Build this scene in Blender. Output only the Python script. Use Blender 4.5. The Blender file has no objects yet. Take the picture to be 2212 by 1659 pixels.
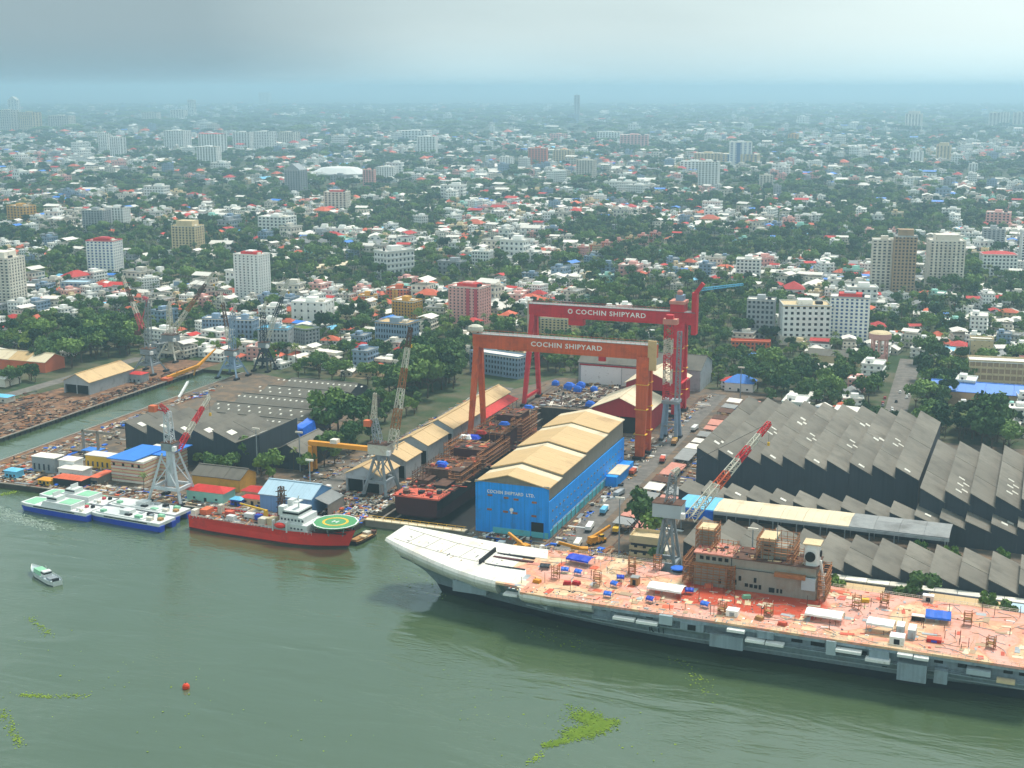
import bpy, math, random
import numpy as np
from mathutils import Vector, Matrix
from mathutils.geometry import tessellate_polygon

R = math.radians
random.seed(7); rng = np.random.default_rng(11)
scene = bpy.context.scene
COL = scene.collection

# ------------------------------------------------------------------ camera
CAM_H = 210.0                       # metres above the harbour water
FPX, CX, CY = 2900.0, 1106.0, 829.5  # focal length and centre in pixels of a 2212 x 1659 frame
PITCH = math.atan((CY - 190.0) / FPX)
cam_data = bpy.data.cameras.new('camera')
cam_data.sensor_width = 36.0
cam_data.lens = 36.0 * FPX / 2212.0
cam_data.clip_start = 1.0
cam_data.clip_end = 120000.0
cam = bpy.data.objects.new('camera', cam_data)
cam.location = (0, 0, CAM_H)
cam.rotation_euler = (math.pi / 2 - PITCH, 0, 0)
COL.objects.link(cam)
scene.camera = cam

# ------------------------------------------------------------------ sky and sun (overcast)
SUN_EL, SUN_AZ = 58.0, 35.0          # azimuth clockwise from +Y (towards +X)
world = bpy.data.worlds.new('World'); scene.world = world; world.use_nodes = True
nt = world.node_tree; nt.nodes.clear()
def wn(t, **kw):
    n = nt.nodes.new(t)
    for k, v in kw.items(): setattr(n, k, v)
    return n
wout = wn('ShaderNodeOutputWorld'); wbg = wn('ShaderNodeBackground')
sky = wn('ShaderNodeTexSky'); sky.sky_type = 'NISHITA'; sky.sun_disc = False
sky.sun_elevation = R(SUN_EL); sky.sun_rotation = R(SUN_AZ); sky.altitude = 200; sky.dust_density = 4.0; sky.air_density = 1.5
tc = wn('ShaderNodeTexCoord')
mp = wn('ShaderNodeMapping'); mp.inputs['Scale'].default_value = (1.0, 1.0, 1.6); mp.inputs['Location'].default_value = (1.3, 0.0, 0.0)
n1 = wn('ShaderNodeTexNoise'); n1.inputs['Scale'].default_value = 1.35; n1.inputs['Detail'].default_value = 1.6; n1.inputs['Roughness'].default_value = 0.45
mp2 = wn('ShaderNodeMapping'); mp2.inputs['Scale'].default_value = (1.0, 1.0, 5.0)
n2 = wn('ShaderNodeTexNoise'); n2.inputs['Scale'].default_value = 5.0; n2.inputs['Detail'].default_value = 5.0; n2.inputs['Roughness'].default_value = 0.5
ramp = wn('ShaderNodeValToRGB')
ramp.color_ramp.elements[0].position = 0.40; ramp.color_ramp.elements[0].color = (1.45, 2.0, 2.25, 1)
ramp.color_ramp.elements[1].position = 0.60; ramp.color_ramp.elements[1].color = (4.3, 5.05, 5.0, 1)
addn = wn('ShaderNodeMath', operation='MULTIPLY_ADD'); addn.inputs[1].default_value = 0.05; 
mixc = wn('ShaderNodeMix', data_type='RGBA'); mixc.inputs[0].default_value = 0.93
L = nt.links.new
L(tc.outputs['Generated'], mp.inputs['Vector']); L(mp.outputs[0], n1.inputs['Vector'])
L(tc.outputs['Generated'], mp2.inputs['Vector']); L(mp2.outputs[0], n2.inputs['Vector'])
sub = wn('ShaderNodeMath', operation='SUBTRACT'); sub.inputs[1].default_value = 0.5
L(n2.outputs['Fac'], sub.inputs[0]); L(sub.outputs[0], addn.inputs[0]); L(n1.outputs['Fac'], addn.inputs[2])
L(addn.outputs[0], ramp.inputs['Fac'])
L(sky.outputs[0], mixc.inputs[6]); L(ramp.outputs[0], mixc.inputs[7])
wbg.inputs['Strength'].default_value = 0.075
# the low sky is veiled by the same damp air as the land
sepz = wn('ShaderNodeSeparateXYZ'); L(tc.outputs['Generated'], sepz.inputs[0])
veil = wn('ShaderNodeMapRange'); veil.interpolation_type = 'SMOOTHSTEP'; veil.inputs[1].default_value = -0.005; veil.inputs[2].default_value = 0.045; veil.inputs[3].default_value = 1.0; veil.inputs[4].default_value = 0.0
L(sepz.outputs[2], veil.inputs[0])
vt = wn('ShaderNodeMix', data_type='RGBA', blend_type='MULTIPLY'); vt.inputs[7].default_value = (0.80, 0.92, 0.97, 1)
L(veil.outputs[0], vt.inputs[0]); L(mixc.outputs[2], vt.inputs[6])
L(vt.outputs[2], wbg.inputs['Color']); L(wbg.outputs[0], wout.inputs['Surface'])

sun_data = bpy.data.lights.new('sun', 'SUN'); sun_data.energy = 1.5; sun_data.angle = R(14); sun_data.color = (1.0, 0.95, 0.87)
sun = bpy.data.objects.new('sun', sun_data); COL.objects.link(sun)
sd = Vector((math.sin(R(SUN_AZ)) * math.cos(R(SUN_EL)), math.cos(R(SUN_AZ)) * math.cos(R(SUN_EL)), math.sin(R(SUN_EL))))
sun.rotation_euler = sd.to_track_quat('Z', 'Y').to_euler(); sun.location = (0, 0, 400)

vs = scene.view_settings
vs.view_transform = 'Standard'; vs.look = 'None'; vs.gamma = 1.0; vs.exposure = 1.55; vs.use_curve_mapping = False
scene.render.engine = 'CYCLES'
cy = scene.cycles
cy.use_denoising = True; cy.use_adaptive_sampling = True; cy.adaptive_threshold = 0.02
cy.max_bounces = 6; cy.diffuse_bounces = 2; cy.glossy_bounces = 3; cy.transmission_bounces = 2; cy.volume_bounces = 3; cy.transparent_max_bounces = 4
cy.caustics_reflective = False; cy.caustics_refractive = False

# ------------------------------------------------------------------ places
GZ = 2.5                             # level of the quays above the water
cP, sP = math.cos(PITCH), math.sin(PITCH)
def at(u, v, z=GZ):                  # the point at height z on the line of sight through (u, v) of the 2212-wide frame
    dx = (u - CX) / FPX; dy = -(v - CY) / FPX
    k = (z - CAM_H) / (-sP + dy * cP)
    return Vector((dx * k, (cP + dy * sP) * k, z))
def height_at(p, v):                 # the height above p that is seen at image row v
    k = (CY - v) / FPX; y = p[1]
    return CAM_H + (k * y * cP - y * sP) / (cP + k * sP)
YAW = R(-20.5)                       # the yard's own axes: s along the quay, t inland
WX, WY = math.cos(YAW), math.sin(YAW)
O0 = at(1185, 1165)
def yd(s, t, z=GZ): return Vector((O0.x + s * WX - t * WY, O0.y + s * WY + t * WX, z))
def ydv(p):
    x, y = p[0] - O0.x, p[1] - O0.y
    return (x * WX + y * WY, -x * WY + y * WX)

# ------------------------------------------------------------------ helpers
class MB:
    def __init__(self): self.v = []; self.f = []; self.m = []
    def add(self, vs_, fs_, m=0):
        b = len(self.v); self.v.extend(tuple(p) for p in vs_)
        for f in fs_: self.f.append(tuple(b + i for i in f)); self.m.append(m)
        return self
    def box(self, x0, x1, y0, y1, z0, z1, m=0):
        return self.add([(x0,y0,z0),(x1,y0,z0),(x1,y1,z0),(x0,y1,z0),(x0,y0,z1),(x1,y0,z1),(x1,y1,z1),(x0,y1,z1)],
                 [(0,3,2,1),(4,5,6,7),(0,1,5,4),(1,2,6,5),(2,3,7,6),(3,0,4,7)], m)
    def cbox(self, cx, cy_, z0, sx, sy, sz, rot=0, m=0):
        c_, s_ = math.cos(rot), math.sin(rot); pts = []
        for z in (z0, z0 + sz):
            for dx, dy in ((-1,-1),(1,-1),(1,1),(-1,1)):
                a, b = dx*sx/2, dy*sy/2; pts.append((cx + a*c_ - b*s_, cy_ + a*s_ + b*c_, z))
        return self.add(pts, [(0,3,2,1),(4,5,6,7),(0,1,5,4),(1,2,6,5),(2,3,7,6),(3,0,4,7)], m)
    def prism(self, poly, z0, z1, m=0):
        n = len(poly)
        pts = [(p[0], p[1], z0) for p in poly] + [(p[0], p[1], z1) for p in poly]
        fs_ = [tuple(range(n-1, -1, -1)), tuple(range(n, 2*n))] + [(i, (i+1) % n, n + (i+1) % n, n + i) for i in range(n)]
        return self.add(pts, fs_, m)
    def extrude_y(self, prof, y0, y1, m=0):   # prof: (x, z) loop
        n = len(prof)
        pts = [(p[0], y0, p[1]) for p in prof] + [(p[0], y1, p[1]) for p in prof]
        fs_ = [tuple(range(n)), tuple(range(2*n-1, n-1, -1))] + [(i, n + i, n + (i+1) % n, (i+1) % n) for i in range(n)]
        return self.add(pts, fs_, m)
    def extrude_x(self, prof, x0, x1, m=0):   # prof: (y, z) loop
        n = len(prof)
        pts = [(x0, p[0], p[1]) for p in prof] + [(x1, p[0], p[1]) for p in prof]
        fs_ = [tuple(range(n)), tuple(range(2*n-1, n-1, -1))] + [(i, n + i, n + (i+1) % n, (i+1) % n) for i in range(n)]
        return self.add(pts, fs_, m)
    def tube(self, p, q, r0, r1=None, n=8, m=0):
        r1 = r0 if r1 is None else r1
        p, q = Vector(p), Vector(q); d = (q - p).normalized()
        a = d.orthogonal().normalized(); b = d.cross(a)
        pts = []
        for c_, r in ((p, r0), (q, r1)):
            for i in range(n):
                an = 2*math.pi*i/n; pts.append(c_ + (a*math.cos(an) + b*math.sin(an))*r)
        fs_ = [(i, (i+1) % n, n + (i+1) % n, n + i) for i in range(n)] + [tuple(range(n-1,-1,-1)), tuple(range(n, 2*n))]
        return self.add(pts, fs_, m)
    def bar(self, p, q, w, h=None, m=0):
        h = w if h is None else h
        p, q = Vector(p), Vector(q); d = (q - p).normalized()
        up = Vector((0,0,1)) if abs(d.z) < 0.95 else Vector((1,0,0))
        a = d.cross(up).normalized(); b = a.cross(d)
        pts = [c_ + a*(sx*w/2) + b*(sy*h/2) for c_ in (p, q) for sx, sy in ((-1,-1),(1,-1),(1,1),(-1,1))]
        return self.add(pts, [(0,1,2,3),(7,6,5,4),(0,4,5,1),(1,5,6,2),(2,6,7,3),(3,7,4,0)], m)
    def taper(self, p, q, w0, w1, m=0, h0=None, h1=None):
        p, q = Vector(p), Vector(q); d = (q - p).normalized(); h0 = h0 or w0; h1 = h1 or w1
        up = Vector((0,0,1)) if abs(d.z) < 0.95 else Vector((0,1,0))
        a = d.cross(up).normalized(); b = a.cross(d)
        pts = [c_ + a*(sx*w/2) + b*(sy*h/2) for c_, w, h in ((p, w0, h0), (q, w1, h1)) for sx, sy in ((-1,-1),(1,-1),(1,1),(-1,1))]
        return self.add(pts, [(0,1,2,3),(7,6,5,4),(0,4,5,1),(1,5,6,2),(2,6,7,3),(3,7,4,0)], m)
    def lattice(self, p, q, w0, w1, n, bw, mats=(0,), side=None):
        p, q = Vector(p), Vector(q); d = (q - p); dn = d.normalized()
        up = Vector((0,0,1)) if abs(dn.z) < 0.95 else Vector((0,1,0))
        a = dn.cross(up).normalized(); b = a.cross(dn)
        def corner(t, k):
            w = w0 + (w1 - w0) * t; sx, sy = ((-1,-1),(1,-1),(1,1),(-1,1))[k]
            return p + d*t + a*(sx*w/2) + b*(sy*w/2)
        for i in range(n):
            m = mats[min(int(i*len(mats)/n), len(mats)-1)]
            t0, t1 = i/n, (i+1)/n
            for k in range(4):
                self.bar(corner(t0,k), corner(t1,k), bw, m=m)
                k2 = (k+1) % 4
                self.bar(corner(t0, k if i % 2 else k2), corner(t1, k2 if i % 2 else k), bw*0.6, m=m)
                self.bar(corner(t1,k), corner(t1,k2), bw*0.6, m=m)
        return self
    def loft(self, rings, caps=True, m=0, closed=True):
        n = len(rings[0]); pts = [p for r in rings for p in r]; fs_ = []
        for i in range(len(rings)-1):
            for j in range(n if closed else n-1):
                k = (j+1) % n
                fs_.append((i*n+j, i*n+k, (i+1)*n+k, (i+1)*n+j))
        if caps: fs_ += [tuple(range(n-1,-1,-1)), tuple(range((len(rings)-1)*n, len(rings)*n))]
        return self.add(pts, fs_, m)
    def quad(self, a, b, c, d, m=0): return self.add([a,b,c,d], [(0,1,2,3)], m)
    def mesh(self, name, mats):
        me = bpy.data.meshes.new(name); me.from_pydata(self.v, [], self.f)
        mats = mats if isinstance(mats, (list, tuple)) else [mats]
        for k in mats: me.materials.append(MT[k])
        if len(mats) > 1: me.polygons.foreach_set('material_index', self.m)
        me.update(); return me
    def build(self, name, mats, parent=None, loc=None, rot=None):
        return place(name, self.mesh(name, mats), parent, loc, rot)
def place(name, me, parent=None, loc=None, rot=None, scale=None):
    o = bpy.data.objects.new(name, me); COL.objects.link(o)
    if parent is not None: o.parent = parent
    if loc is not None: o.location = loc
    if rot is not None: o.rotation_euler = (0, 0, rot) if not isinstance(rot, (tuple, list)) else rot
    if scale is not None: o.scale = scale
    return o
def tag(o, label=None, cat=None, group=None, kind=None):
    if label: o['label'] = label
    if cat: o['category'] = cat
    if group: o['group'] = group
    if kind: o['kind'] = kind
    return o
def thing(name, label, cat, loc, rot=YAW, group=None):
    o = bpy.data.objects.new(name, None); COL.objects.link(o); o.empty_display_size = 2
    o.location = loc; o.rotation_euler = (0, 0, rot)
    return tag(o, label, cat, group)
def ything(name, label, cat, s, t, z=GZ, rot=0.0, group=None): return thing(name, label, cat, yd(s, t, z), YAW + rot, group)
def copy_tree(root, loc, rot=None, label=None, group=None, scale=None):
    r = root.copy(); COL.objects.link(r); r.location = loc
    if rot is not None: r.rotation_euler = (0, 0, rot)
    if scale is not None: r.scale = scale
    if label: r['label'] = label
    if group: r['group'] = group
    for ch in root.children:
        c_ = ch.copy(); COL.objects.link(c_); c_.parent = r
        for g in ch.children:
            d_ = g.copy(); COL.objects.link(d_); d_.parent = c_
    return r
def text_mesh(body, size, depth, mat, name='lettering'):
    cu = bpy.data.curves.new(name, 'FONT'); cu.body = body; cu.size = size; cu.extrude = depth
    cu.align_x = 'CENTER'; cu.align_y = 'CENTER'; cu.resolution_u = 2; cu.offset = size*0.018
    cu.space_character = 1.12
    ob = bpy.data.objects.new(name, cu); COL.objects.link(ob)
    dg = bpy.context.evaluated_depsgraph_get()
    me = bpy.data.meshes.new_from_object(ob.evaluated_get(dg)); me.name = name
    bpy.data.objects.remove(ob); me.materials.clear(); me.materials.append(MT[mat])
    return me

# ------------------------------------------------------------------ materials
MT = {}
def lin(r, g, b):
    return tuple(((c_/255)/12.92 if c_/255 <= 0.04045 else (((c_/255)+0.055)/1.055)**2.4) for c_ in (r, g, b))
def mat(key, col, rough=0.75, metal=0.0, var=0.12, scale=0.15, dirt=0.0, dcol=(70,55,42), dscale=0.08, streak=0.0, rib=0.0, ribdir=0, rnd=0.0, spec=0.3, bump=0.0):
    m = bpy.data.materials.new(key); m.use_nodes = True; MT[key] = m
    t = m.node_tree; b = t.nodes['Principled BSDF']; N = t.nodes.new; K = t.links.new
    b.inputs['Roughness'].default_value = rough; b.inputs['Metallic'].default_value = metal; b.inputs['Specular IOR Level'].default_value = spec
    base = lin(*col)
    tcn = N('ShaderNodeTexCoord')
    nz = N('ShaderNodeTexNoise'); nz.inputs['Scale'].default_value = scale; nz.inputs['Detail'].default_value = 4.0; nz.inputs['Roughness'].default_value = 0.6
    K(tcn.outputs['Object'], nz.inputs['Vector'])
    mr = N('ShaderNodeMapRange'); mr.inputs[1].default_value = 0.25; mr.inputs[2].default_value = 0.75; mr.inputs[3].default_value = 1-var; mr.inputs[4].default_value = 1+var
    K(nz.outputs['Fac'], mr.inputs[0]); fac = mr.outputs[0]
    if streak:
        mpn = N('ShaderNodeMapping'); mpn.inputs['Scale'].default_value = (0.9, 0.9, 0.05); K(tcn.outputs['Object'], mpn.inputs[0])
        ns = N('ShaderNodeTexNoise'); ns.inputs['Scale'].default_value = 1.0; ns.inputs['Detail'].default_value = 3.0; K(mpn.outputs[0], ns.inputs['Vector'])
        m2 = N('ShaderNodeMapRange'); m2.inputs[1].default_value = 0.3; m2.inputs[2].default_value = 0.7; m2.inputs[3].default_value = 1-streak; m2.inputs[4].default_value = 1+streak*0.3
        K(ns.outputs['Fac'], m2.inputs[0]); mu = N('ShaderNodeMath'); mu.operation = 'MULTIPLY'; K(fac, mu.inputs[0]); K(m2.outputs[0], mu.inputs[1]); fac = mu.outputs[0]
    if rib:
        sp = N('ShaderNodeSeparateXYZ'); K(tcn.outputs['Object'], sp.inputs[0])
        w_ = N('ShaderNodeMath'); w_.operation = 'PINGPONG'; w_.inputs[1].default_value = rib; K(sp.outputs[ribdir], w_.inputs[0])
        m3 = N('ShaderNodeMapRange'); m3.inputs[1].default_value = 0.0; m3.inputs[2].default_value = rib*0.12; m3.inputs[3].default_value = 0.82; m3.inputs[4].default_value = 1.0
        K(w_.outputs[0], m3.inputs[0]); mu = N('ShaderNodeMath'); mu.operation = 'MULTIPLY'; K(fac, mu.inputs[0]); K(m3.outputs[0], mu.inputs[1]); fac = mu.outputs[0]
    if rnd:
        oi = N('ShaderNodeObjectInfo'); m4 = N('ShaderNodeMapRange'); m4.inputs[3].default_value = 1-rnd; m4.inputs[4].default_value = 1+rnd
        K(oi.outputs['Random'], m4.inputs[0]); mu = N('ShaderNodeMath'); mu.operation = 'MULTIPLY'; K(fac, mu.inputs[0]); K(m4.outputs[0], mu.inputs[1]); fac = mu.outputs[0]
    sc_ = N('ShaderNodeVectorMath'); sc_.operation = 'SCALE'; sc_.inputs[0].default_value = base; K(fac, sc_.inputs['Scale'])
    out = sc_.outputs[0]
    if dirt:
        nd = N('ShaderNodeTexNoise'); nd.inputs['Scale'].default_value = dscale; nd.inputs['Detail'].default_value = 6.0; nd.inputs['Roughness'].default_value = 0.65
        K(tcn.outputs['Object'], nd.inputs['Vector'])
        m5 = N('ShaderNodeMapRange'); m5.inputs[1].default_value = 0.62 - dirt*0.3; m5.inputs[2].default_value = 0.72; m5.inputs[3].default_value = 0; m5.inputs[4].default_value = min(1.0, 0.5 + dirt*0.5)
        K(nd.outputs['Fac'], m5.inputs[0])
        mx = N('ShaderNodeMix'); mx.data_type = 'RGBA'; K(m5.outputs[0], mx.inputs[0]); K(out, mx.inputs[6]); mx.inputs[7].default_value = (*lin(*dcol), 1); out = mx.outputs[2]
    K(out, b.inputs['Base Color'])
    if bump:
        bp = N('ShaderNodeBump'); bp.inputs['Strength'].default_value = bump; bp.inputs['Distance'].default_value = 0.5; K(nz.outputs['Fac'], bp.inputs['Height']); K(bp.outputs[0], b.inputs['Normal'])
    return m
# paints and sheets
mat('white', (238,238,232), var=0.05, dirt=0.14, dcol=(150,140,125), dscale=0.3, rnd=0.1)
mat('offwhite', (224,216,200), var=0.08, dirt=0.25, dcol=(140,126,110), dscale=0.25, rnd=0.16)
mat('cream', (214,192,150), var=0.08, dirt=0.3, dcol=(140,120,95), dscale=0.25, rnd=0.08)
mat('greywall', (165,170,172), var=0.08, dirt=0.35, dcol=(105,105,102), dscale=0.2, rnd=0.1)
mat('bluewall', (138,160,182), var=0.08, dirt=0.25, dcol=(95,105,115), dscale=0.2)
mat('pinkwall', (232,172,162), var=0.06, dirt=0.2, dcol=(170,110,105), dscale=0.2)
mat('redstripe', (200,82,92), var=0.08)
mat('tanwall', (178,150,120), var=0.08, dirt=0.25, dcol=(120,98,78))
mat('yellowwall', (214,160,70), var=0.1, dirt=0.25, dcol=(150,110,60))
mat('orangewall', (214,110,70), var=0.1, dirt=0.2, dcol=(150,80,60))
mat('limewall', (140,200,60), var=0.1)
mat('mintwall', (150,205,190), var=0.1, rnd=0.1)
mat('redroof', (190,50,45), var=0.18, scale=0.4, dirt=0.25, dcol=(120,50,45), rnd=0.15)
mat('orangeroof', (205,98,66), var=0.18, scale=0.4, dirt=0.3, dcol=(130,70,52), rnd=0.15)
mat('blueroof', (58,128,215), rough=0.5, var=0.1, dirt=0.12, dcol=(50,90,140), rib=3.0)
mat('skyroof', (110,190,225), rough=0.5, var=0.12, dirt=0.15, dcol=(90,140,160), rib=2.5)
mat('greenroof', (70,150,130), var=0.12, dirt=0.3, dcol=(60,100,85), rib=2.5)
mat('greyroof', (140,142,140), var=0.15, scale=0.3, dirt=0.35, dcol=(90,88,84), rnd=0.12)
mat('paleroof', (226,220,208), var=0.1, scale=0.3, dirt=0.2, dcol=(140,130,118), rnd=0.1)
mat('tanroof', (205,172,122), rough=0.6, var=0.08, scale=0.08, dirt=0.2, dcol=(150,112,74), dscale=0.06, rib=1.6, ribdir=1)
mat('tanroofx', (205,172,122), rough=0.6, var=0.08, scale=0.08, dirt=0.25, dcol=(150,112,74), dscale=0.06, rib=2.0, ribdir=0)
mat('creamroof', (222,205,172), rough=0.6, var=0.08, scale=0.1, dirt=0.25, dcol=(170,140,104), dscale=0.08, rib=2.0, ribdir=0)
mat('beigecladding', (140,132,116), rough=0.7, var=0.08, streak=0.12, dirt=0.15, dcol=(100,92,78))
mat('blueclad', (20,158,252), rough=0.55, var=0.08, scale=0.05, streak=0.18, dirt=0.25, dcol=(48,120,178), dscale=0.15, rib=3.0, ribdir=0)
mat('blueclady', (20,158,252), rough=0.55, var=0.08, scale=0.05, streak=0.18, dirt=0.25, dcol=(48,120,178), dscale=0.15, rib=3.0, ribdir=1)
mat('aquatrim', (96,190,200), var=0.15, dirt=0.3, dcol=(120,150,120), dscale=0.2)
mat('paleblueclad', (112,160,210), rough=0.55, var=0.08, streak=0.12, rib=2.0, ribdir=0)
mat('palebluroof', (176,202,216), rough=0.55, var=0.07, dirt=0.15, dcol=(130,150,160), rib=1.5, ribdir=0)
mat('asbestos', (124,119,108), rough=0.9, var=0.14, scale=0.06, dirt=0.5, dcol=(88,84,76), dscale=0.09, rib=2.4, ribdir=1, rnd=0.14)
mat('asbestosx', (112,108,98), rough=0.9, var=0.14, scale=0.06, dirt=0.5, dcol=(68,66,62), dscale=0.05, rib=2.4, ribdir=0)
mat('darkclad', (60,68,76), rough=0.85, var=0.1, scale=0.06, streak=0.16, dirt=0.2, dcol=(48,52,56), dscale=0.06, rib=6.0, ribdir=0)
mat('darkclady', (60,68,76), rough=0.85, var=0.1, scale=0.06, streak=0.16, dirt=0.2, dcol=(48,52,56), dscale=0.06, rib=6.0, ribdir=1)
mat('skylight', (225,222,208), rough=0.5, var=0.15, scale=0.6)
mat('glass', (52,62,72), rough=0.2, var=0.35, scale=0.35, spec=0.6)
mat('blueglass', (62,96,150), rough=0.15, var=0.25, scale=0.3, spec=0.6)
mat('dark', (32,34,38), rough=0.8, var=0.2)
mat('black', (14,15,17), rough=0.8, var=0.2)
# ships
mat('navygrey', (144,160,168), rough=0.6, var=0.08, scale=0.08, streak=0.2, dirt=0.3, dcol=(112,112,104), dscale=0.12, rib=6.0, ribdir=0)
mat('navylight', (172,186,190), rough=0.6, var=0.06, dirt=0.12, dcol=(120,118,108))
mat('navydark', (50,58,64), rough=0.7, var=0.15)
mat('boottop', (22,28,36), rough=0.6, var=0.2)
mat('primerwhite', (226,223,212), rough=0.7, var=0.07, scale=0.12, dirt=0.4, dcol=(190,180,160), dscale=0.09, streak=0.08, rib=4.0, ribdir=0)
mat('islandgrey', (150,146,134), rough=0.75, var=0.08, scale=0.1, streak=0.08, dirt=0.3, dcol=(134,100,74), dscale=0.12)
mat('scaffold', (158,104,64), rough=0.8, var=0.3, scale=0.6)
mat('hullred', (236,50,34), rough=0.5, var=0.1, scale=0.1, dirt=0.2, dcol=(190,40,32), dscale=0.12, spec=0.4)
mat('shipdark', (78,34,38), rough=0.75, var=0.2, scale=0.15, dirt=0.3, dcol=(52,26,28))
mat('primerred', (206,96,74), rough=0.8, var=0.15, scale=0.2, dirt=0.35, dcol=(150,62,48), dscale=0.15)
mat('darkpitfloor', (20,22,23), rough=0.5, var=0.3, scale=0.1)  # dock floor: near-black colour stands in for the shade deep in the pit
mat('rust', (100,72,58), rough=0.95, var=0.35, scale=0.3, dirt=0.4, dcol=(64,46,40), dscale=0.2)
mat('helideck', (84,150,100), rough=0.8, var=0.1)
mat('yellow', (224,178,48), rough=0.6, var=0.12, dirt=0.2, dcol=(150,112,50))
mat('cobalt', (20,66,190), rough=0.4, var=0.1, spec=0.5)
mat('seagreen', (140,196,160), rough=0.7, var=0.12, scale=0.4)
mat('boatwhite', (220,222,218), rough=0.45, var=0.05, dirt=0.12, dcol=(160,160,150), dscale=0.4)
# cranes
mat('craneorange', (212,92,40), rough=0.6, var=0.1, scale=0.05, dirt=0.4, dcol=(150,66,38), dscale=0.14, streak=0.14)
mat('cranered', (208,32,44), rough=0.55, var=0.08, scale=0.05, dirt=0.3, dcol=(150,28,36), dscale=0.14, streak=0.12)
mat('cranegrey', (140,148,152), rough=0.6, var=0.12, dirt=0.3, dcol=(104,98,92), dscale=0.2)
mat('cranelight', (196,202,204), rough=0.6, var=0.1, dirt=0.2, dcol=(130,124,116), dscale=0.2)
mat('cranepale', (205,200,182), rough=0.6, var=0.1, dirt=0.3, dcol=(150,110,80), dscale=0.3)
mat('craneyellow', (222,150,36), rough=0.6, var=0.1, dirt=0.2, dcol=(150,90,40))
mat('tarp', (32,106,214), rough=0.5, var=0.25, scale=0.5)
mat('tarpdark', (28,66,190), rough=0.5, var=0.25, scale=0.5)
mat('concrete', (150,142,130), rough=0.9, var=0.15, scale=0.1, dirt=0.5, dcol=(98,90,80), dscale=0.08)
mat('quaywall', (76,67,59), rough=0.9, var=0.3, scale=0.3, streak=0.3, dirt=0.5, dcol=(44,40,38), dscale=0.2)
mat('redclad', (184,34,44), rough=0.6, var=0.1, streak=0.12)
mat('salmon', (206,140,122), rough=0.8, var=0.12, dirt=0.3, dcol=(160,96,80), dscale=0.2)
mat('timber', (176,134,86), rough=0.9, var=0.25, scale=0.5)

def ground_mat(key, cols, scales, rough=0.95, bump=0.0):
    """three-tone ground from two noises"""
    m = bpy.data.materials.new(key); m.use_nodes = True; MT[key] = m
    t = m.node_tree; b = t.nodes['Principled BSDF']; N = t.nodes.new; K = t.links.new
    b.inputs['Roughness'].default_value = rough; b.inputs['Specular IOR Level'].default_value = 0.15
    tcn = N('ShaderNodeTexCoord'); out = None
    for i, sc_ in enumerate(scales):
        nz = N('ShaderNodeTexNoise'); nz.inputs['Scale'].default_value = sc_; nz.inputs['Detail'].default_value = 6; nz.inputs['Roughness'].default_value = 0.65
        K(tcn.outputs['Object'], nz.inputs['Vector'])
        mr = N('ShaderNodeMapRange'); mr.inputs[1].default_value = 0.42; mr.inputs[2].default_value = 0.6; K(nz.outputs['Fac'], mr.inputs[0])
        mx = N('ShaderNodeMix'); mx.data_type = 'RGBA'; K(mr.outputs[0], mx.inputs[0])
        if out is None: mx.inputs[6].default_value = (*lin(*cols[0]), 1)
        else: K(out, mx.inputs[6])
        mx.inputs[7].default_value = (*lin(*cols[i+1]), 1); out = mx.outputs[2]
    K(out, b.inputs['Base Color'])
    return m
ground_mat('soil', [(50,70,42),(66,84,52),(98,94,74)], (0.012, 0.03))
ground_mat('yardground', [(104,96,86),(82,78,72),(128,108,88)], (0.03, 0.12))
ground_mat('rustground', [(118,86,64),(86,72,62),(146,110,84)], (0.04, 0.2))
ground_mat('road', [(112,108,102),(96,94,90),(128,122,114)], (0.05, 0.2))
ground_mat('grass', [(78,108,44),(98,122,56),(112,118,72)], (0.03, 0.12))
ground_mat('dirt', [(126,112,88),(108,100,80),(146,130,104)], (0.03, 0.12))

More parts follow.
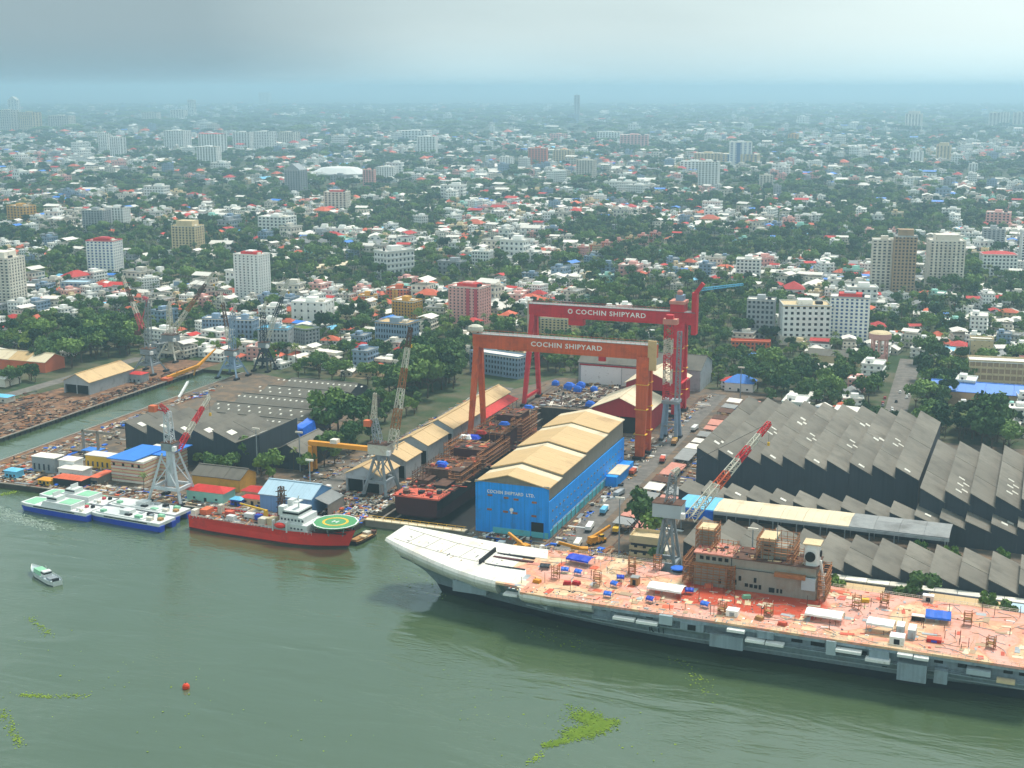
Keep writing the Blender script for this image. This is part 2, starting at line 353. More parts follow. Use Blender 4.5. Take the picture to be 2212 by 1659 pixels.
# deck: primer laid in patches of several coats
def deck_mat():
    m = bpy.data.materials.new('deck'); m.use_nodes = True; MT['deck'] = m
    t = m.node_tree; b = t.nodes['Principled BSDF']; N = t.nodes.new; K = t.links.new
    b.inputs['Roughness'].default_value = 0.8; b.inputs['Specular IOR Level'].default_value = 0.2
    tcn = N('ShaderNodeTexCoord'); sp = N('ShaderNodeSeparateXYZ'); K(tcn.outputs['Object'], sp.inputs[0])
    nz = N('ShaderNodeTexNoise'); nz.inputs['Scale'].default_value = 0.045; nz.inputs['Detail'].default_value = 5; nz.inputs['Roughness'].default_value = 0.6; nz.inputs['Distortion'].default_value = 1.0
    K(tcn.outputs['Object'], nz.inputs['Vector'])
    r1 = N('ShaderNodeValToRGB'); K(nz.outputs['Fac'], r1.inputs[0])
    el = r1.color_ramp.elements; el[0].position = 0.3; el[0].color = (*lin(226,172,158), 1); el[1].position = 0.72; el[1].color = (*lin(222,200,164), 1)
    for pos, c_ in ((0.46, (224,166,148)), (0.53, (216,150,120)), (0.59, (220,184,146))):
        e = el.new(pos); e.color = (*lin(*c_), 1)
    br = N('ShaderNodeTexBrick'); br.inputs['Scale'].default_value = 1.0; br.inputs['Brick Width'].default_value = 15.0; br.inputs['Row Height'].default_value = 8.0; br.inputs['Mortar Size'].default_value = 0.08
    br.inputs['Color1'].default_value = (0.92,0.92,0.92,1); br.inputs['Color2'].default_value = (1.06,1.04,1.02,1); br.inputs['Mortar'].default_value = (0.72,0.68,0.64,1)
    K(tcn.outputs['Object'], br.inputs['Vector'])
    mu = N('ShaderNodeMix'); mu.data_type = 'RGBA'; mu.blend_type = 'MULTIPLY'; mu.inputs[0].default_value = 1.0; K(r1.outputs[0], mu.inputs[6]); K(br.outputs['Color'], mu.inputs[7])
    # fresh red oxide coat around the foot of the island (a = 100..170 along the ship)
    nd = N('ShaderNodeTexNoise'); nd.inputs['Scale'].default_value = 0.1; nd.inputs['Detail'].default_value = 5; K(tcn.outputs['Object'], nd.inputs['Vector'])
    def band(sock, lo, hi, soft):
        a = N('ShaderNodeMapRange'); a.interpolation_type = 'SMOOTHSTEP'; a.inputs[1].default_value = lo - soft; a.inputs[2].default_value = lo + soft; K(sock, a.inputs[0])
        c2 = N('ShaderNodeMapRange'); c2.interpolation_type = 'SMOOTHSTEP'; c2.inputs[1].default_value = hi - soft; c2.inputs[2].default_value = hi + soft; c2.inputs[3].default_value = 1; c2.inputs[4].default_value = 0; K(sock, c2.inputs[0])
        mm = N('ShaderNodeMath'); mm.operation = 'MULTIPLY'; K(a.outputs[0], mm.inputs[0]); K(c2.outputs[0], mm.inputs[1]); return mm.outputs[0]
    bx = band(sp.outputs[0], 104, 162, 8); by = band(sp.outputs[1], -16, 10, 6)
    mm = N('ShaderNodeMath'); mm.operation = 'MULTIPLY'; K(bx, mm.inputs[0]); K(by, mm.inputs[1])
    th = N('ShaderNodeMath'); th.operation = 'ADD'; K(mm.outputs[0], th.inputs[0]); K(nd.outputs['Fac'], th.inputs[1])
    t2 = N('ShaderNodeMapRange'); t2.inputs[1].default_value = 0.95; t2.inputs[2].default_value = 1.2; K(th.outputs[0], t2.inputs[0])
    mx = N('ShaderNodeMix'); mx.data_type = 'RGBA'; K(t2.outputs[0], mx.inputs[0]); K(mu.outputs[2], mx.inputs[6]); mx.inputs[7].default_value = (*lin(186,74,48), 1)
    # small scuffs
    ns = N('ShaderNodeTexNoise'); ns.inputs['Scale'].default_value = 0.5; ns.inputs['Detail'].default_value = 5; K(tcn.outputs['Object'], ns.inputs['Vector'])
    t3 = N('ShaderNodeMapRange'); t3.inputs[1].default_value = 0.56; t3.inputs[2].default_value = 0.68; t3.inputs[4].default_value = 0.6; K(ns.outputs['Fac'], t3.inputs[0])
    m3 = N('ShaderNodeMix'); m3.data_type = 'RGBA'; K(t3.outputs[0], m3.inputs[0]); K(mx.outputs[2], m3.inputs[6]); m3.inputs[7].default_value = (*lin(176,118,96), 1)
    K(m3.outputs[2], b.inputs['Base Color'])
deck_mat()

def water_mat():
    m = bpy.data.materials.new('water'); m.use_nodes = True; MT['water'] = m
    t = m.node_tree; b = t.nodes['Principled BSDF']; N = t.nodes.new; K = t.links.new
    b.inputs['Roughness'].default_value = 0.04; b.inputs['IOR'].default_value = 2.15; b.inputs['Specular IOR Level'].default_value = 0.6
    tcn = N('ShaderNodeTexCoord')
    big = N('ShaderNodeTexNoise'); big.inputs['Scale'].default_value = 0.006; big.inputs['Detail'].default_value = 4; K(tcn.outputs['Object'], big.inputs['Vector'])
    mx = N('ShaderNodeMix'); mx.data_type = 'RGBA'; K(big.outputs['Fac'], mx.inputs[0])
    mx.inputs[6].default_value = (*lin(68,86,56), 1); mx.inputs[7].default_value = (*lin(80,98,68), 1); K(mx.outputs[2], b.inputs['Base Color'])
    mpn = N('ShaderNodeMapping'); mpn.inputs['Rotation'].default_value = (0, 0, R(28)); mpn.inputs['Scale'].default_value = (0.35, 1.0, 1.0); K(tcn.outputs['Object'], mpn.inputs[0])
    w1 = N('ShaderNodeTexNoise'); w1.inputs['Scale'].default_value = 0.6; w1.inputs['Detail'].default_value = 6; w1.inputs['Roughness'].default_value = 0.55; K(mpn.outputs[0], w1.inputs['Vector'])
    w2 = N('ShaderNodeTexNoise'); w2.inputs['Scale'].default_value = 0.05; w2.inputs['Detail'].default_value = 2; w2.inputs['Distortion'].default_value = 1.2; K(mpn.outputs[0], w2.inputs['Vector'])
    cl = N('ShaderNodeTexNoise'); cl.inputs['Scale'].default_value = 0.012; cl.inputs['Detail'].default_value = 3; K(tcn.outputs['Object'], cl.inputs['Vector'])
    cm = N('ShaderNodeMapRange'); cm.inputs[1].default_value = 0.35; cm.inputs[2].default_value = 0.65; cm.inputs[3].default_value = 0.07; cm.inputs[4].default_value = 0.34; K(cl.outputs['Fac'], cm.inputs[0])
    b1 = N('ShaderNodeBump'); b1.inputs['Distance'].default_value = 1.0; K(cm.outputs[0], b1.inputs['Strength']); K(w1.outputs['Fac'], b1.inputs['Height'])
    b2 = N('ShaderNodeBump'); b2.inputs['Distance'].default_value = 3.0; b2.inputs['Strength'].default_value = 0.3; K(w2.outputs['Fac'], b2.inputs['Height']); K(b1.outputs[0], b2.inputs['Normal'])
    K(b2.outputs[0], b.inputs['Normal'])
water_mat()

# ------------------------------------------------------------------ the setting: water, land, dock, roads
FAR = 42000.0
DOCK = (-93.0, -40.0, -3.0, 252.0)          # s0, s1, t0, t1 of the building dock
Q_LEFT, Q_RIGHT = -16.0, -48.0              # quay lines either side of the dock
shore = [(-FAR, -30), (-372, -30), (-372, 279), (-337, 279), (-337, 4), (-321, Q_LEFT), (-94, Q_LEFT), (-94, -3), (-39, -3), (-39, Q_RIGHT), (FAR, Q_RIGHT)]
def sheet(name, outer, holes, z, m):
    loops = [[Vector((p[0], p[1], 0)) for p in outer]] + [[Vector((p[0], p[1], 0)) for p in h] for h in holes]
    tris = tessellate_polygon(loops); pts = [p for l in loops for p in l]
    mb = MB(); fs_ = []
    for a, b, c_ in tris:
        nz = (pts[b]-pts[a]).cross(pts[c_]-pts[a]).z
        fs_.append((a, b, c_) if nz > 0 else (a, c_, b))
    mb.add([(p.x, p.y, 0) for p in pts], fs_)
    o = mb.build(name, m, None, yd(0, 0, z), YAW); tag(o, kind='structure'); return o
dock_loop = [(DOCK[0], DOCK[2]), (DOCK[1], DOCK[2]), (DOCK[1], DOCK[3]), (DOCK[0], DOCK[3])]
dock_hole = [(DOCK[0], DOCK[2]+0.6), (DOCK[1], DOCK[2]+0.6), (DOCK[1], DOCK[3]), (DOCK[0], DOCK[3])]
sheet('water', shore + [(FAR, -3000), (-FAR, -3000)], [], 0.0, 'water')
sheet('ground', shore + [(FAR, FAR), (-FAR, FAR)], [dock_hole], GZ, 'soil')
sheet('yard_paving', [(-336.5, 4.2), (-320.8, Q_LEFT+.4), (-94.4, Q_LEFT+.4), (-94.4, -2.6), (-38.6, -2.6), (-38.6, Q_RIGHT+.4), (330, Q_RIGHT+.4), (330, 250), (60, 250), (60, 330), (40, 345), (-110, 345), (-145, 250), (-145, 110), (-190, 110), (-190, 232), (-336.5, 285)],
      [[(p[0] + (0.3 if p[0] > -60 else -0.3), p[1] + (0.3 if p[1] > 100 else 0.0)) for p in dock_hole]], GZ + 0.03, 'yardground')
sheet('quay_paving', [(-700, -29.6), (-372.4, -29.6), (-372.4, 305), (-412, 305), (-440, 120), (-520, 60), (-700, 40)], [], GZ + 0.03, 'rustground')
sheet('pier_apron', [(-336.3, 6), (-319, Q_LEFT+.8), (-200, Q_LEFT+.8), (-200, -4), (-300, 4), (-322, 30), (-322, 200), (-336.3, 200)], [], GZ + 0.06, 'rustground')
# quay walls
q = MB(); 
for a, b in zip(shore[1:-1], shore[2:-1]): q.quad((a[0], a[1], -4), (b[0], b[1], -4), (b[0], b[1], GZ - 0.01), (a[0], a[1], GZ - 0.01))
q.quad((-900, -30, -4), (-372, -30, -4), (-372, -30, GZ-.01), (-900, -30, GZ-.01)); q.quad((-39, Q_RIGHT, -4), (900, Q_RIGHT, -4), (900, Q_RIGHT, GZ-.01), (-39, Q_RIGHT, GZ-.01))
o = q.build('quay_wall', 'quaywall', None, yd(0, 0, 0), YAW); tag(o, kind='structure')
# coping beams along the quays, the canal fender piles
cp = MB()
for (a, b) in [((-372, -30), (-372, 279)), ((-337, 4), (-337, 279)), ((-337, 4), (-321, Q_LEFT)), ((-321, Q_LEFT), (-94, Q_LEFT)), ((-39, Q_RIGHT), (330, Q_RIGHT))]:
    cp.bar((a[0], a[1], 0.15), (b[0], b[1], 0.15), 1.2, 0.5)
o = cp.build('quay_coping', 'concrete', None, yd(0, 0, GZ), YAW); tag(o, kind='structure')
pile = MB(); pile.box(-0.35, 0.35, -0.3, 0.3, -3, 2.3)
pm = pile.mesh('fender_pile', 'dark')
fp = tag(bpy.data.objects.new('canal_fender', None), 'row of dark fender piles along the rusty canal quay', 'fender'); COL.objects.link(fp); fp.location = yd(-372, 0, 0); fp.rotation_euler = (0, 0, YAW)
for k in range(56): place('pile', pm, fp, (0.45, 5 + k*4.8, 0))
# the dry dock
d = MB(); s0, s1, t0, t1 = DOCK; zf = -9.0
d.quad((s0, t0, zf), (s1, t0, zf), (s1, t1, zf), (s0, t1, zf), 2)
for k, (zs, inset) in enumerate(((GZ, 0.0), (-1.0, 1.4), (-5.0, 2.8))):
    zn = (-1.0, -5.0, zf)[k]
    d.quad((s0+inset, t0, zs), (s0+inset, t1, zs), (s0+inset, t1, zn), (s0+inset, t0, zn)); d.quad((s1-inset, t1, zs), (s1-inset, t0, zs), (s1-inset, t0, zn), (s1-inset, t1, zn))
    if k < 2:
        d.quad((s0+inset, t0, zn), (s0+inset, t1, zn), (s0+inset+1.4, t1, zn), (s0+inset+1.4, t0, zn), 1); d.quad((s1-inset-1.4, t0, zn), (s1-inset-1.4, t1, zn), (s1-inset, t1, zn), (s1-inset, t0, zn), 1)
d.quad((s0, t1, zf), (s1, t1, zf), (s1, t1, GZ), (s0, t1, GZ))
o = d.build('dock_floor', ['quaywall', 'concrete', 'darkpitfloor'], None, yd(0, 0, 0), YAW); tag(o, kind='structure')
g = ything('dock_gate', 'concrete caisson gate closing the mouth of the building dock', 'gate', -66.5, -4.6, 0)
MB().box(-26.4, 26.4, -1.4, 1.4, -6, 3.2).build('caisson', 'concrete', g); MB().box(-26.4, 26.4, -1.9, 1.9, 3.2, 3.7).build('walkway', 'creamroof', g)
for x in (-1.6, 1.6):
    rl = MB()
    for k in range(12): rl.box(-26 + k*4.6, -25.8 + k*4.6, x-.08, x+.08, 3.7, 4.8)
    rl.box(-26, 26, x-.08, x+.08, 4.7, 4.85); rl.build('handrail', 'yellow', g)
# roads
sheet('road', [(124, 298), (138, 298), (134, 505), (118, 505)], [], GZ + 0.07, 'road')
sheet('crane_road', [(5, -30), (17, -30), (17, 330), (5, 330)], [], GZ + 0.07, 'road')
sheet('yard_road', [(-148, 10), (-126.5, 10), (-129, 300), (-146, 300)], [], GZ + 0.07, 'road')
sheet('canal_road', [(-460, 40), (-448, 40), (-436, 300), (-448, 300)], [], GZ + 0.07, 'road')
# crane rails
rl = MB()
for s_ in (1.5, 3.0, 25.5, 31.0, -101.5, -104.5, -112, -98): rl.box(s_-.25, s_+.25, -25 if s_ > 0 else -12, 320, 0.0, 0.16)
o = rl.build('crane_rail', 'rust', None, yd(0, 0, GZ+.07), YAW); tag(o, kind='structure')
sheet('grass_field', [ydv(at(*p)) for p in ((1035,523),(1150,515),(1160,530),(1050,538))], [], GZ + 0.08, 'grass')
sheet('dirt_lot', [ydv(at(*p)) for p in ((735,795),(850,800),(840,825),(720,812))], [], GZ + 0.08, 'dirt')
mat('buoyorange', (226,66,24), rough=0.5, var=0.05)
# ------------------------------------------------------------------ the aircraft carrier
DK = 17.0
CROT = R(-22.0); CP0 = at(955, 1278, 0.0)
def cf(p):   # world -> carrier frame
    x, y = p[0]-CP0.x, p[1]-CP0.y; c_, s_ = math.cos(CROT), math.sin(CROT)
    return (x*c_ + y*s_, -x*s_ + y*c_)
def cw(a, b, z=DK):
    c_, s_ = math.cos(CROT), math.sin(CROT); return Vector((CP0.x + a*c_ - b*s_, CP0.y + a*s_ + b*c_, z))
car = thing('aircraft_carrier', 'huge grey aircraft carrier under construction with pink primer deck and white upswept bow', 'aircraft carrier', CP0, CROT)
LEN = 237.0
lev = [-6.0, 0.0, 3.7, 5.8, 9.5, 13.0, 16.0]
xs = [3.0, 0.0, -2.0, -4.0, -7.5, -11.5, -16.0]
BB = [14.0, 19.2, 20.6, 21.8, 23.6, 24.8, 25.4]
b0 = [0.3, 0.3, 0.5, 0.8, 2.0, 4.5, 7.5]
def hull_ring(u):
    pts = []
    for k in range(len(lev)):
        x = xs[k] + (LEN - xs[k]) * u; ue = (0.62, 0.56, 0.54, 0.5, 0.46, 0.42, 0.38)[k]
        sh = 1 - (1 - min(u/ue, 1.0))**1.9
        if u > 0.85 and k < 3: sh *= 1 - 0.15*((u-0.85)/0.15)
        pts.append((x, b0[k] + (BB[k]-b0[k])*sh, lev[k]))
    return pts
us = [0, .01, .025, .05, .08, .12, .17, .23, .3, .38, .46, .55, .65, .75, .85, .93, 1.0]
rings = [hull_ring(u) for u in us]
h = MB()
for side in (-1, 1):
    for i in range(len(us)-1):
        for k in range(len(lev)-1):
            A, B = rings[i], rings[i+1]
            pts = [(A[k][0], side*A[k][1], A[k][2]), (B[k][0], side*B[k][1], B[k][2]), (B[k+1][0], side*B[k+1][1], B[k+1][2]), (A[k+1][0], side*A[k+1][1], A[k+1][2])]
            if side > 0: pts.reverse()
            h.add(pts, [(0,1,2,3)], 1 if k < 2 else 0)
for A in (rings[0], rings[-1]):
    n = len(lev); h.add([(p[0], -p[1], p[2]) for p in A] + [(p[0], p[1], p[2]) for p in A], [(k, k+1, n+k+1, n+k) for k in range(n-1)], 0)
ho = h.build('hull', ['navygrey', 'boottop'], car)
# knuckle and rubbing strakes along the near side
for (z, off, u0, u1) in ((9.6, 0.25, .06, 1.0), (5.9, 0.2, .2, 1.0)):
    st = MB(); pr = None
    for i in range(25):
        u = u0 + (u1-u0)*i/24; rg = hull_ring(u); k = lev.index(9.5) if z > 9 else lev.index(5.8)
        p = (rg[k][0], -rg[k][1]-off, z)
        if pr: st.bar(pr, p, 0.5, 0.35)
        pr = p
    st.build('strake', 'navylight', ho)
# flight deck with the angled-deck edge, starboard lift notch beside the island
out = [(34,-22.3),(44,-22.8),(46.2,-25),(47,-28.6),(60,-29.2),(110,-28.8),(170,-29.4),(236,-29.6),(236,22),(190,23),(160,23.5),(156.4,24.5),(107,24.5),(106.8,14.5),(91,14.5),(91,23.5),(60,23),(34,22.3)]
deck = MB().prism(out, DK-0.9, DK).build('flight_deck', 'deck', car)
# ramp: cross-sections rising to the lip
tab = [(-23.0,-7.5,12.5),(-16,-9.6,15.2),(-8,-11.9,17.6),(0,-14.2,19.2),(8,-16.4,20.3),(16,-18.6,21.2),(25,-20.6,21.9),(34.02,-22.3,22.3)]
def rz(a): return DK + 6.3*max(0.0, (34-a)/57)**1.8
rg = []
for a, bp, bs in tab:
    z = rz(a); nose = 1.0 if a > -20 else 0.35
    rg.append([(a+(0 if a > -20 else 2.5), bs-3.5, z-5*nose-.4), (a, bs-.5, z-3.2*nose), (a, bs, z-1.0), (a, bs-.7, z), (a, bp+1.0, z), (a, bp, z-1.0), (a, bp-.2, z-2.2*nose), (a, bp+.7, z-3.8*nose), (a+(0 if a > -20 else 2.5), bp+3.0, z-6.0*nose)])
ramp_o = MB().loft(rg).build('ski_jump_ramp', 'primerwhite', car)
ln = MB()
for b in (-4.5, 9.5):
    pr = None
    for a in range(-20, 30, 5):
        p = (a, b, rz(a)+.06)
        if pr: ln.bar(pr, p, 0.35, 0.1)
        pr = p
for a in range(-14, 26, 8): ln.bar((a, -4.5, rz(a)+.07), (a+1.5, 9.5, rz(a+1.5)+.07), 0.25, 0.08)
ln.build('deck_seam', 'concrete', ramp_o)
MB().box(20.2, 20.9, -7, 10, DK-.3, DK+2.4).build('blast_screen', 'dark', car)
MB().box(22, 40, 3.5, 5.2, DK+.02, DK+.5).build('deck_channel', 'shipdark', car); MB().box(22, 39, 8.2, 9.4, DK+.02, DK+.5).build('deck_channel', 'dark', car); MB().box(21, 40, -5.6, -4.6, DK+.02, DK+.4).build('deck_channel', 'dark', car)
MB().prism([(34.1,-21),(47,-21.5),(40,-4),(34.1,-4)], DK+.01, DK+.06).build('white_deck_patch', 'primerwhite', car)
MB().prism([(24,10.5),(44,10.5),(40,22),(34.1,21.7),(24,21.2)], DK+.012, DK+.2).build('white_deck_patch', 'primerwhite', car)
# forward port gallery: rounded white edge of the sponson
rg = []
for a, d_ in ((45.2,3.6),(46.5,1.4),(48.5,.35),(54,0),(77,0)):
    b = -29.3
    rg.append([(a,b+d_+7,DK-.2),(a,b+d_+1.1,DK-.15),(a,b+d_+.2,DK-.8),(a,b+d_-.1,DK-1.9),(a,b+d_+.5,DK-3.2),(a,b+d_+2.2,DK-4.6),(a,b+d_+8,DK-5.2)])
MB().loft(rg).build('port_sponson', 'primerwhite', car)
# side galleries between hull and deck edge on the port side
def hb(a, z):
    k = min(range(len(lev)), key=lambda i: abs(lev[i]-z)); best = None
    for u in [i/200 for i in range(201)]:
        x = xs[k] + (LEN-xs[k])*u
        if x >= a: return hull_ring(u)[k][1]
    return BB[k]
gw = MB(); gw.box(77, 236, -26.4, -25.0, 11.0, DK-.95); gw.build('gallery_wall', 'navygrey', car)
for (a0, a1, z) in ((77,104,11.2),(104,128,12.0),(128,168,11.4),(168,200,11.0),(200,236,10.6)):
    MB().box(a0, a1-.3, -29.0, -24, z-.35, z).build('gallery_floor', 'navygrey', car)
    rl = MB(); 
    for zz in (z+.6, z+1.2): rl.box(a0, a1-.3, -29.05, -28.9, zz-.06, zz+.06)
    for k in range(int((a1-a0)/3)): rl.box(a0+k*3, a0+k*3+.15, -29.05, -28.9, z, z+1.2)
    rl.build('guard_rail', 'navygrey', car)
MB().box(77.2, 236, -29.4, -28.9, DK-2.0, DK-.92).build('deck_edge_beam', 'navygrey', car)
# lower shelf of the hull under the galleries
sh = MB(); sh.extrude_x([(-23.4, 8.6), (-24.0, 11.0), (-27.2, 11.0), (-26.6, 10.2)], 70, 236)
sh.build('sponson_shelf', 'navygrey', car)
MB().add([(46,-15.5,9.0),(58,-20,6.5),(58,-27.6,11.0),(58,-27.6,12.2),(46,-26.2,12.2),(58,-20,12.2),(46,-16,12.2)], [(0,1,2),(0,2,3,4),(0,4,6),(1,5,3,2)]).build('sponson_gusset', 'navylight', car)
# boxes, platforms and doors seen along that side
for (a0, a1, b0_, b1_, z0, z1, m, nm) in (
  (13,28,-17.5,-9,8.6,13.2,'navygrey','side_sponson'),(123.5,136,-30.2,-25,7.4,12.4,'navygrey','side_sponson'),(166,169.5,-30.4,-28,11.2,16.4,'navylight','side_locker'),
  (191,201,-30.8,-25,6.0,12.6,'navygrey','side_sponson'),(203.5,208,-30.6,-25,6.8,11.6,'navygrey','side_sponson'),(181,188,-30.2,-27,12.6,15.4,'navygrey','side_locker'),
  (104,109,-30.4,-27,13.2,16.8,'navylight','side_locker'),(141,147,-29.9,-27,13.4,16.2,'navygrey','side_locker'),(112,121,-29.8,-27,12.2,15.0,'navygrey','side_locker'),(214,222,-30.2,-27,11.8,13.6,'navylight','side_locker'),
  (86,94.5,-31.2,-28.6,12.6,13.6,'white','boat_platform'),(95.2,103.5,-31.2,-28.6,12.4,13.4,'white','boat_platform'),(130,136.5,-31.4,-28.6,14.6,15.6,'white','boat_platform'),
  (137,144,-31.6,-28.6,11.8,12.8,'white','boat_platform'),(144.4,151,-31.6,-28.6,11.7,12.7,'white','boat_platform'),(169.6,178.5,-31.8,-28.6,13.3,14.3,'white','boat_platform'),(180,188.5,-32.0,-28.8,11.6,12.6,'white','boat_platform'),
  (190.8,196,-31.8,-28.4,15.0,16.0,'white','boat_platform'),(196.4,201.4,-31.8,-28.4,14.8,15.8,'white','boat_platform'),(224,230,-31.4,-28.4,10.8,11.8,'cream','boat_platform'),(38,44,-24.2,-20.6,12.6,13.4,'white','boat_platform')):
    MB().box(a0, a1, b0_, b1_, z0, z1).build(nm, m, car)
for k, (a, z, w, hh, b) in enumerate(((66,13.4,2.6,1.9,-26.6),(70,13.2,5,1.2,-26.7),(80,14.5,2,1.8,-26.4),(84,14.5,2,1.8,-26.4),(98,14.2,2.5,1.7,-26.5),(115,13.5,3,2,-30.0),(153,13.6,4,2,-26.6),(160,13.4,5,2.2,-26.6),(175,12.2,5,1.5,-26.6),(203,13.8,3,2,-26.6),(211,13.4,3,2,-26.6),(217,14.5,3,1.7,-26.6),(226,13.8,3,2.1,-26.6),(231,13.8,2,2.1,-26.6),(185,7.4,1.8,2.4,-21.9),(126,3.9,1.6,2.4,-20.6))):
    MB().box(a, a+w, b-.25, b+.3, z-hh/2, z+hh/2).build('side_opening', 'black', car)
for (a, b, m) in ((25,-14,'black'),(31,-17.2,'black'),(21,-13.6,'black')):
    MB().box(a, a+1.6, -hb(a, 13)-.9, -hb(a, 13)+.6, 12.4, 14.2).build('side_opening', m, car)
MB().box(16,26,-16.6,-10,13.2,13.6).build('boat_deck', 'primerred', car); MB().box(19,23,-16.9,-12.5,13.6,15.4).build('deck_house', 'white', car)
tm = text_mesh('R 11', 3.2, 0.12, 'navydark', 'pennant_number')
o = place('pennant_number', tm, car, (101.5, -23.6, 7.6)); o.rotation_euler = (R(110), 0, 0)
# the island
isl = bpy.data.objects.new('island', None); COL.objects.link(isl); isl.parent = car; isl.location = (0, 0, DK)
def ib(name, m, *b): return MB().box(*b).build(name, m, isl)
ib('lower_block', 'islandgrey', 108, 156, 5.5, 21.5, 0, 9.0); ib('upper_block', 'islandgrey', 123, 155.6, 6.2, 20.5, 9.0, 12.6); ib('bridge_block', 'islandgrey', 108.4, 122.6, 6.4, 19.5, 9.02, 13.0)
ib('bridge_roof', 'salmon', 107.6, 123.2, 5.6, 20, 13.0, 13.5); ib('upper_roof', 'rust', 123.4, 156.2, 5.8, 20.9, 12.6, 12.9); ib('bridge_gallery', 'scaffold', 107.4, 123.4, 4.6, 6.4, 8.4, 9.2)
for k in range(5): ib('bridge_window', 'black', 110 + k*2.5, 111.5 + k*2.5, 6.22, 6.5, 10.6, 12.0)
for (a, z, w, hh) in ((126,5,1,1.9),(132,5,1,1.9),(124,3.2,1.2,2),(128.5,2.6,1.3,1.4),(130.4,2.5,1.3,1.4),(132.2,2.4,1.3,1.4),(134,2.4,1.0,1.8),(138,1.9,2.2,1.9),(141,1.9,.8,1.6),(142.4,1.9,.8,1.6),(118,2.5,1,2)):
    ib('door', 'black', a, a+w, 5.3, 5.7, z-hh/2, z+hh/2)
for (a0, a1, z) in ((122.6,123.1,4.4),): ib('pilaster', 'scaffold', a0, a1, 5.2, 5.6, 0, 9)
ib('side_shelf', 'scaffold', 140, 152, 4.2, 6.2, 8.0, 9.6); ib('plate_band', 'navydark', 123.2, 156, 5.35, 5.6, 8.8, 9.0)
ib('aft_house', 'navylight', 150.5, 155.8, 4.6, 6.3, 4.0, 9.0)
def tower(a0, a1, b0_, b1_, z0, z1, name):
    ib(name, 'islandgrey', a0, a1, b0_, b1_, z0, z1); ib(name + '_cap', 'cream', a0-.6, a1+.6, b0_-.6, b1_+.6, z1, z1+.7)
tower(107.5, 112.6, 15.5, 22.5, 9.0, 19.6, 'fore_mast_tower'); tower(133.5, 138.5, 9.5, 19, 12.9, 20.6, 'main_mast_tower'); ib('radar_house', 'islandgrey', 138.7, 143.5, 11, 19, 12.9, 18.0)
for k in range(3): ib('slit_window', 'dark', 134.6, 137.4, 9.3, 9.6, 14.4 + k*1.9, 14.9 + k*1.9)
fun = MB(); n = 10
def sec(z, k): return [(153.2 + 3.0*k*math.copysign(abs(math.cos(2*math.pi*i/16))**.5, math.cos(2*math.pi*i/16)), 11.5 + 3.6*k*math.copysign(abs(math.sin(2*math.pi*i/16))**.5, math.sin(2*math.pi*i/16)), z) for i in range(16)]
fo = fun.loft([sec(12.9, 1.0), sec(19.5, 0.98), sec(21.2, 0.8)]).build('funnel', 'boatwhite', isl)
MB().tube((152.9, 7.4, 16.6), (152.9, 8.2, 16.6), 2.0, 2.0, 16).build('exhaust_opening', 'black', isl); MB().tube((156.0, 11.5, 17.2), (156.7, 11.5, 17.2), 1.3, 1.3, 12).build('exhaust_opening', 'black', isl)
MB().box(149.8,156.6,8,15.2,21.2,21.6).build('funnel_cap', 'cream', isl)
MB().bar((158.5, 12, 0), (156.4, 11, 14.5), 1.0, 1.0).build('vent_pipe', 'white', isl)
MB().tube((139.5, 10.5, 18), (139.5, 10.5, 28), 0.3, 0.12, 6).build('mast_pole', 'cranegrey', isl)
def scaffold(name, a0, a1, b0_, b1_, z0, z1, parent, step=2.4, m='scaffold'):
    sc = MB(); na = max(1, round((a1-a0)/step)); nb = max(1, round((b1_-b0_)/step)); nz = max(1, round((z1-z0)/2.0))
    for i in range(na+1):
        for j in range(nb+1):
            if 0 < i < na and 0 < j < nb: continue
            a = a0+(a1-a0)*i/na; b = b0_+(b1_-b0_)*j/nb; sc.box(a-.1,a+.1,b-.1,b+.1,z0,z1+random.uniform(0,1))
    for k in range(1, nz+1):
        z = z0+(z1-z0)*k/nz
        for (p, q_) in (((a0,b0_),(a1,b0_)),((a1,b0_),(a1,b1_)),((a1,b1_),(a0,b1_)),((a0,b1_),(a0,b0_))):
            sc.bar((*p,z),(*q_,z),.16)
            if random.random() < .8: sc.bar((*p,z-.9),(*q_,z-.9),.7,.12)
    return sc.build(name, m, parent)
for args in ((106.2,114,14.2,23.6,8,21),(132,146.5,8.4,20.5,13,21.5),(106.4,123.4,4.2,6.0,0,8.6),(121.5,124.6,3.8,5.4,0,9.5),(156.6,159.5,6,20,0,11),(114,123,8,18,13.4,15.6),(144,151,8,19,12.9,15.4),(103.4,107,6,22,0,10)):
    scaffold('scaffolding', *args, isl)
sp_ = []
for _ in range(150):
    a = random.uniform(109,155); b = random.uniform(7,20); w_ = cw(a, b); sp_.append((w_.x, w_.y, DK+(13.45 if a < 123 else 12.85)))
ISLAND_SPOTS = sp_
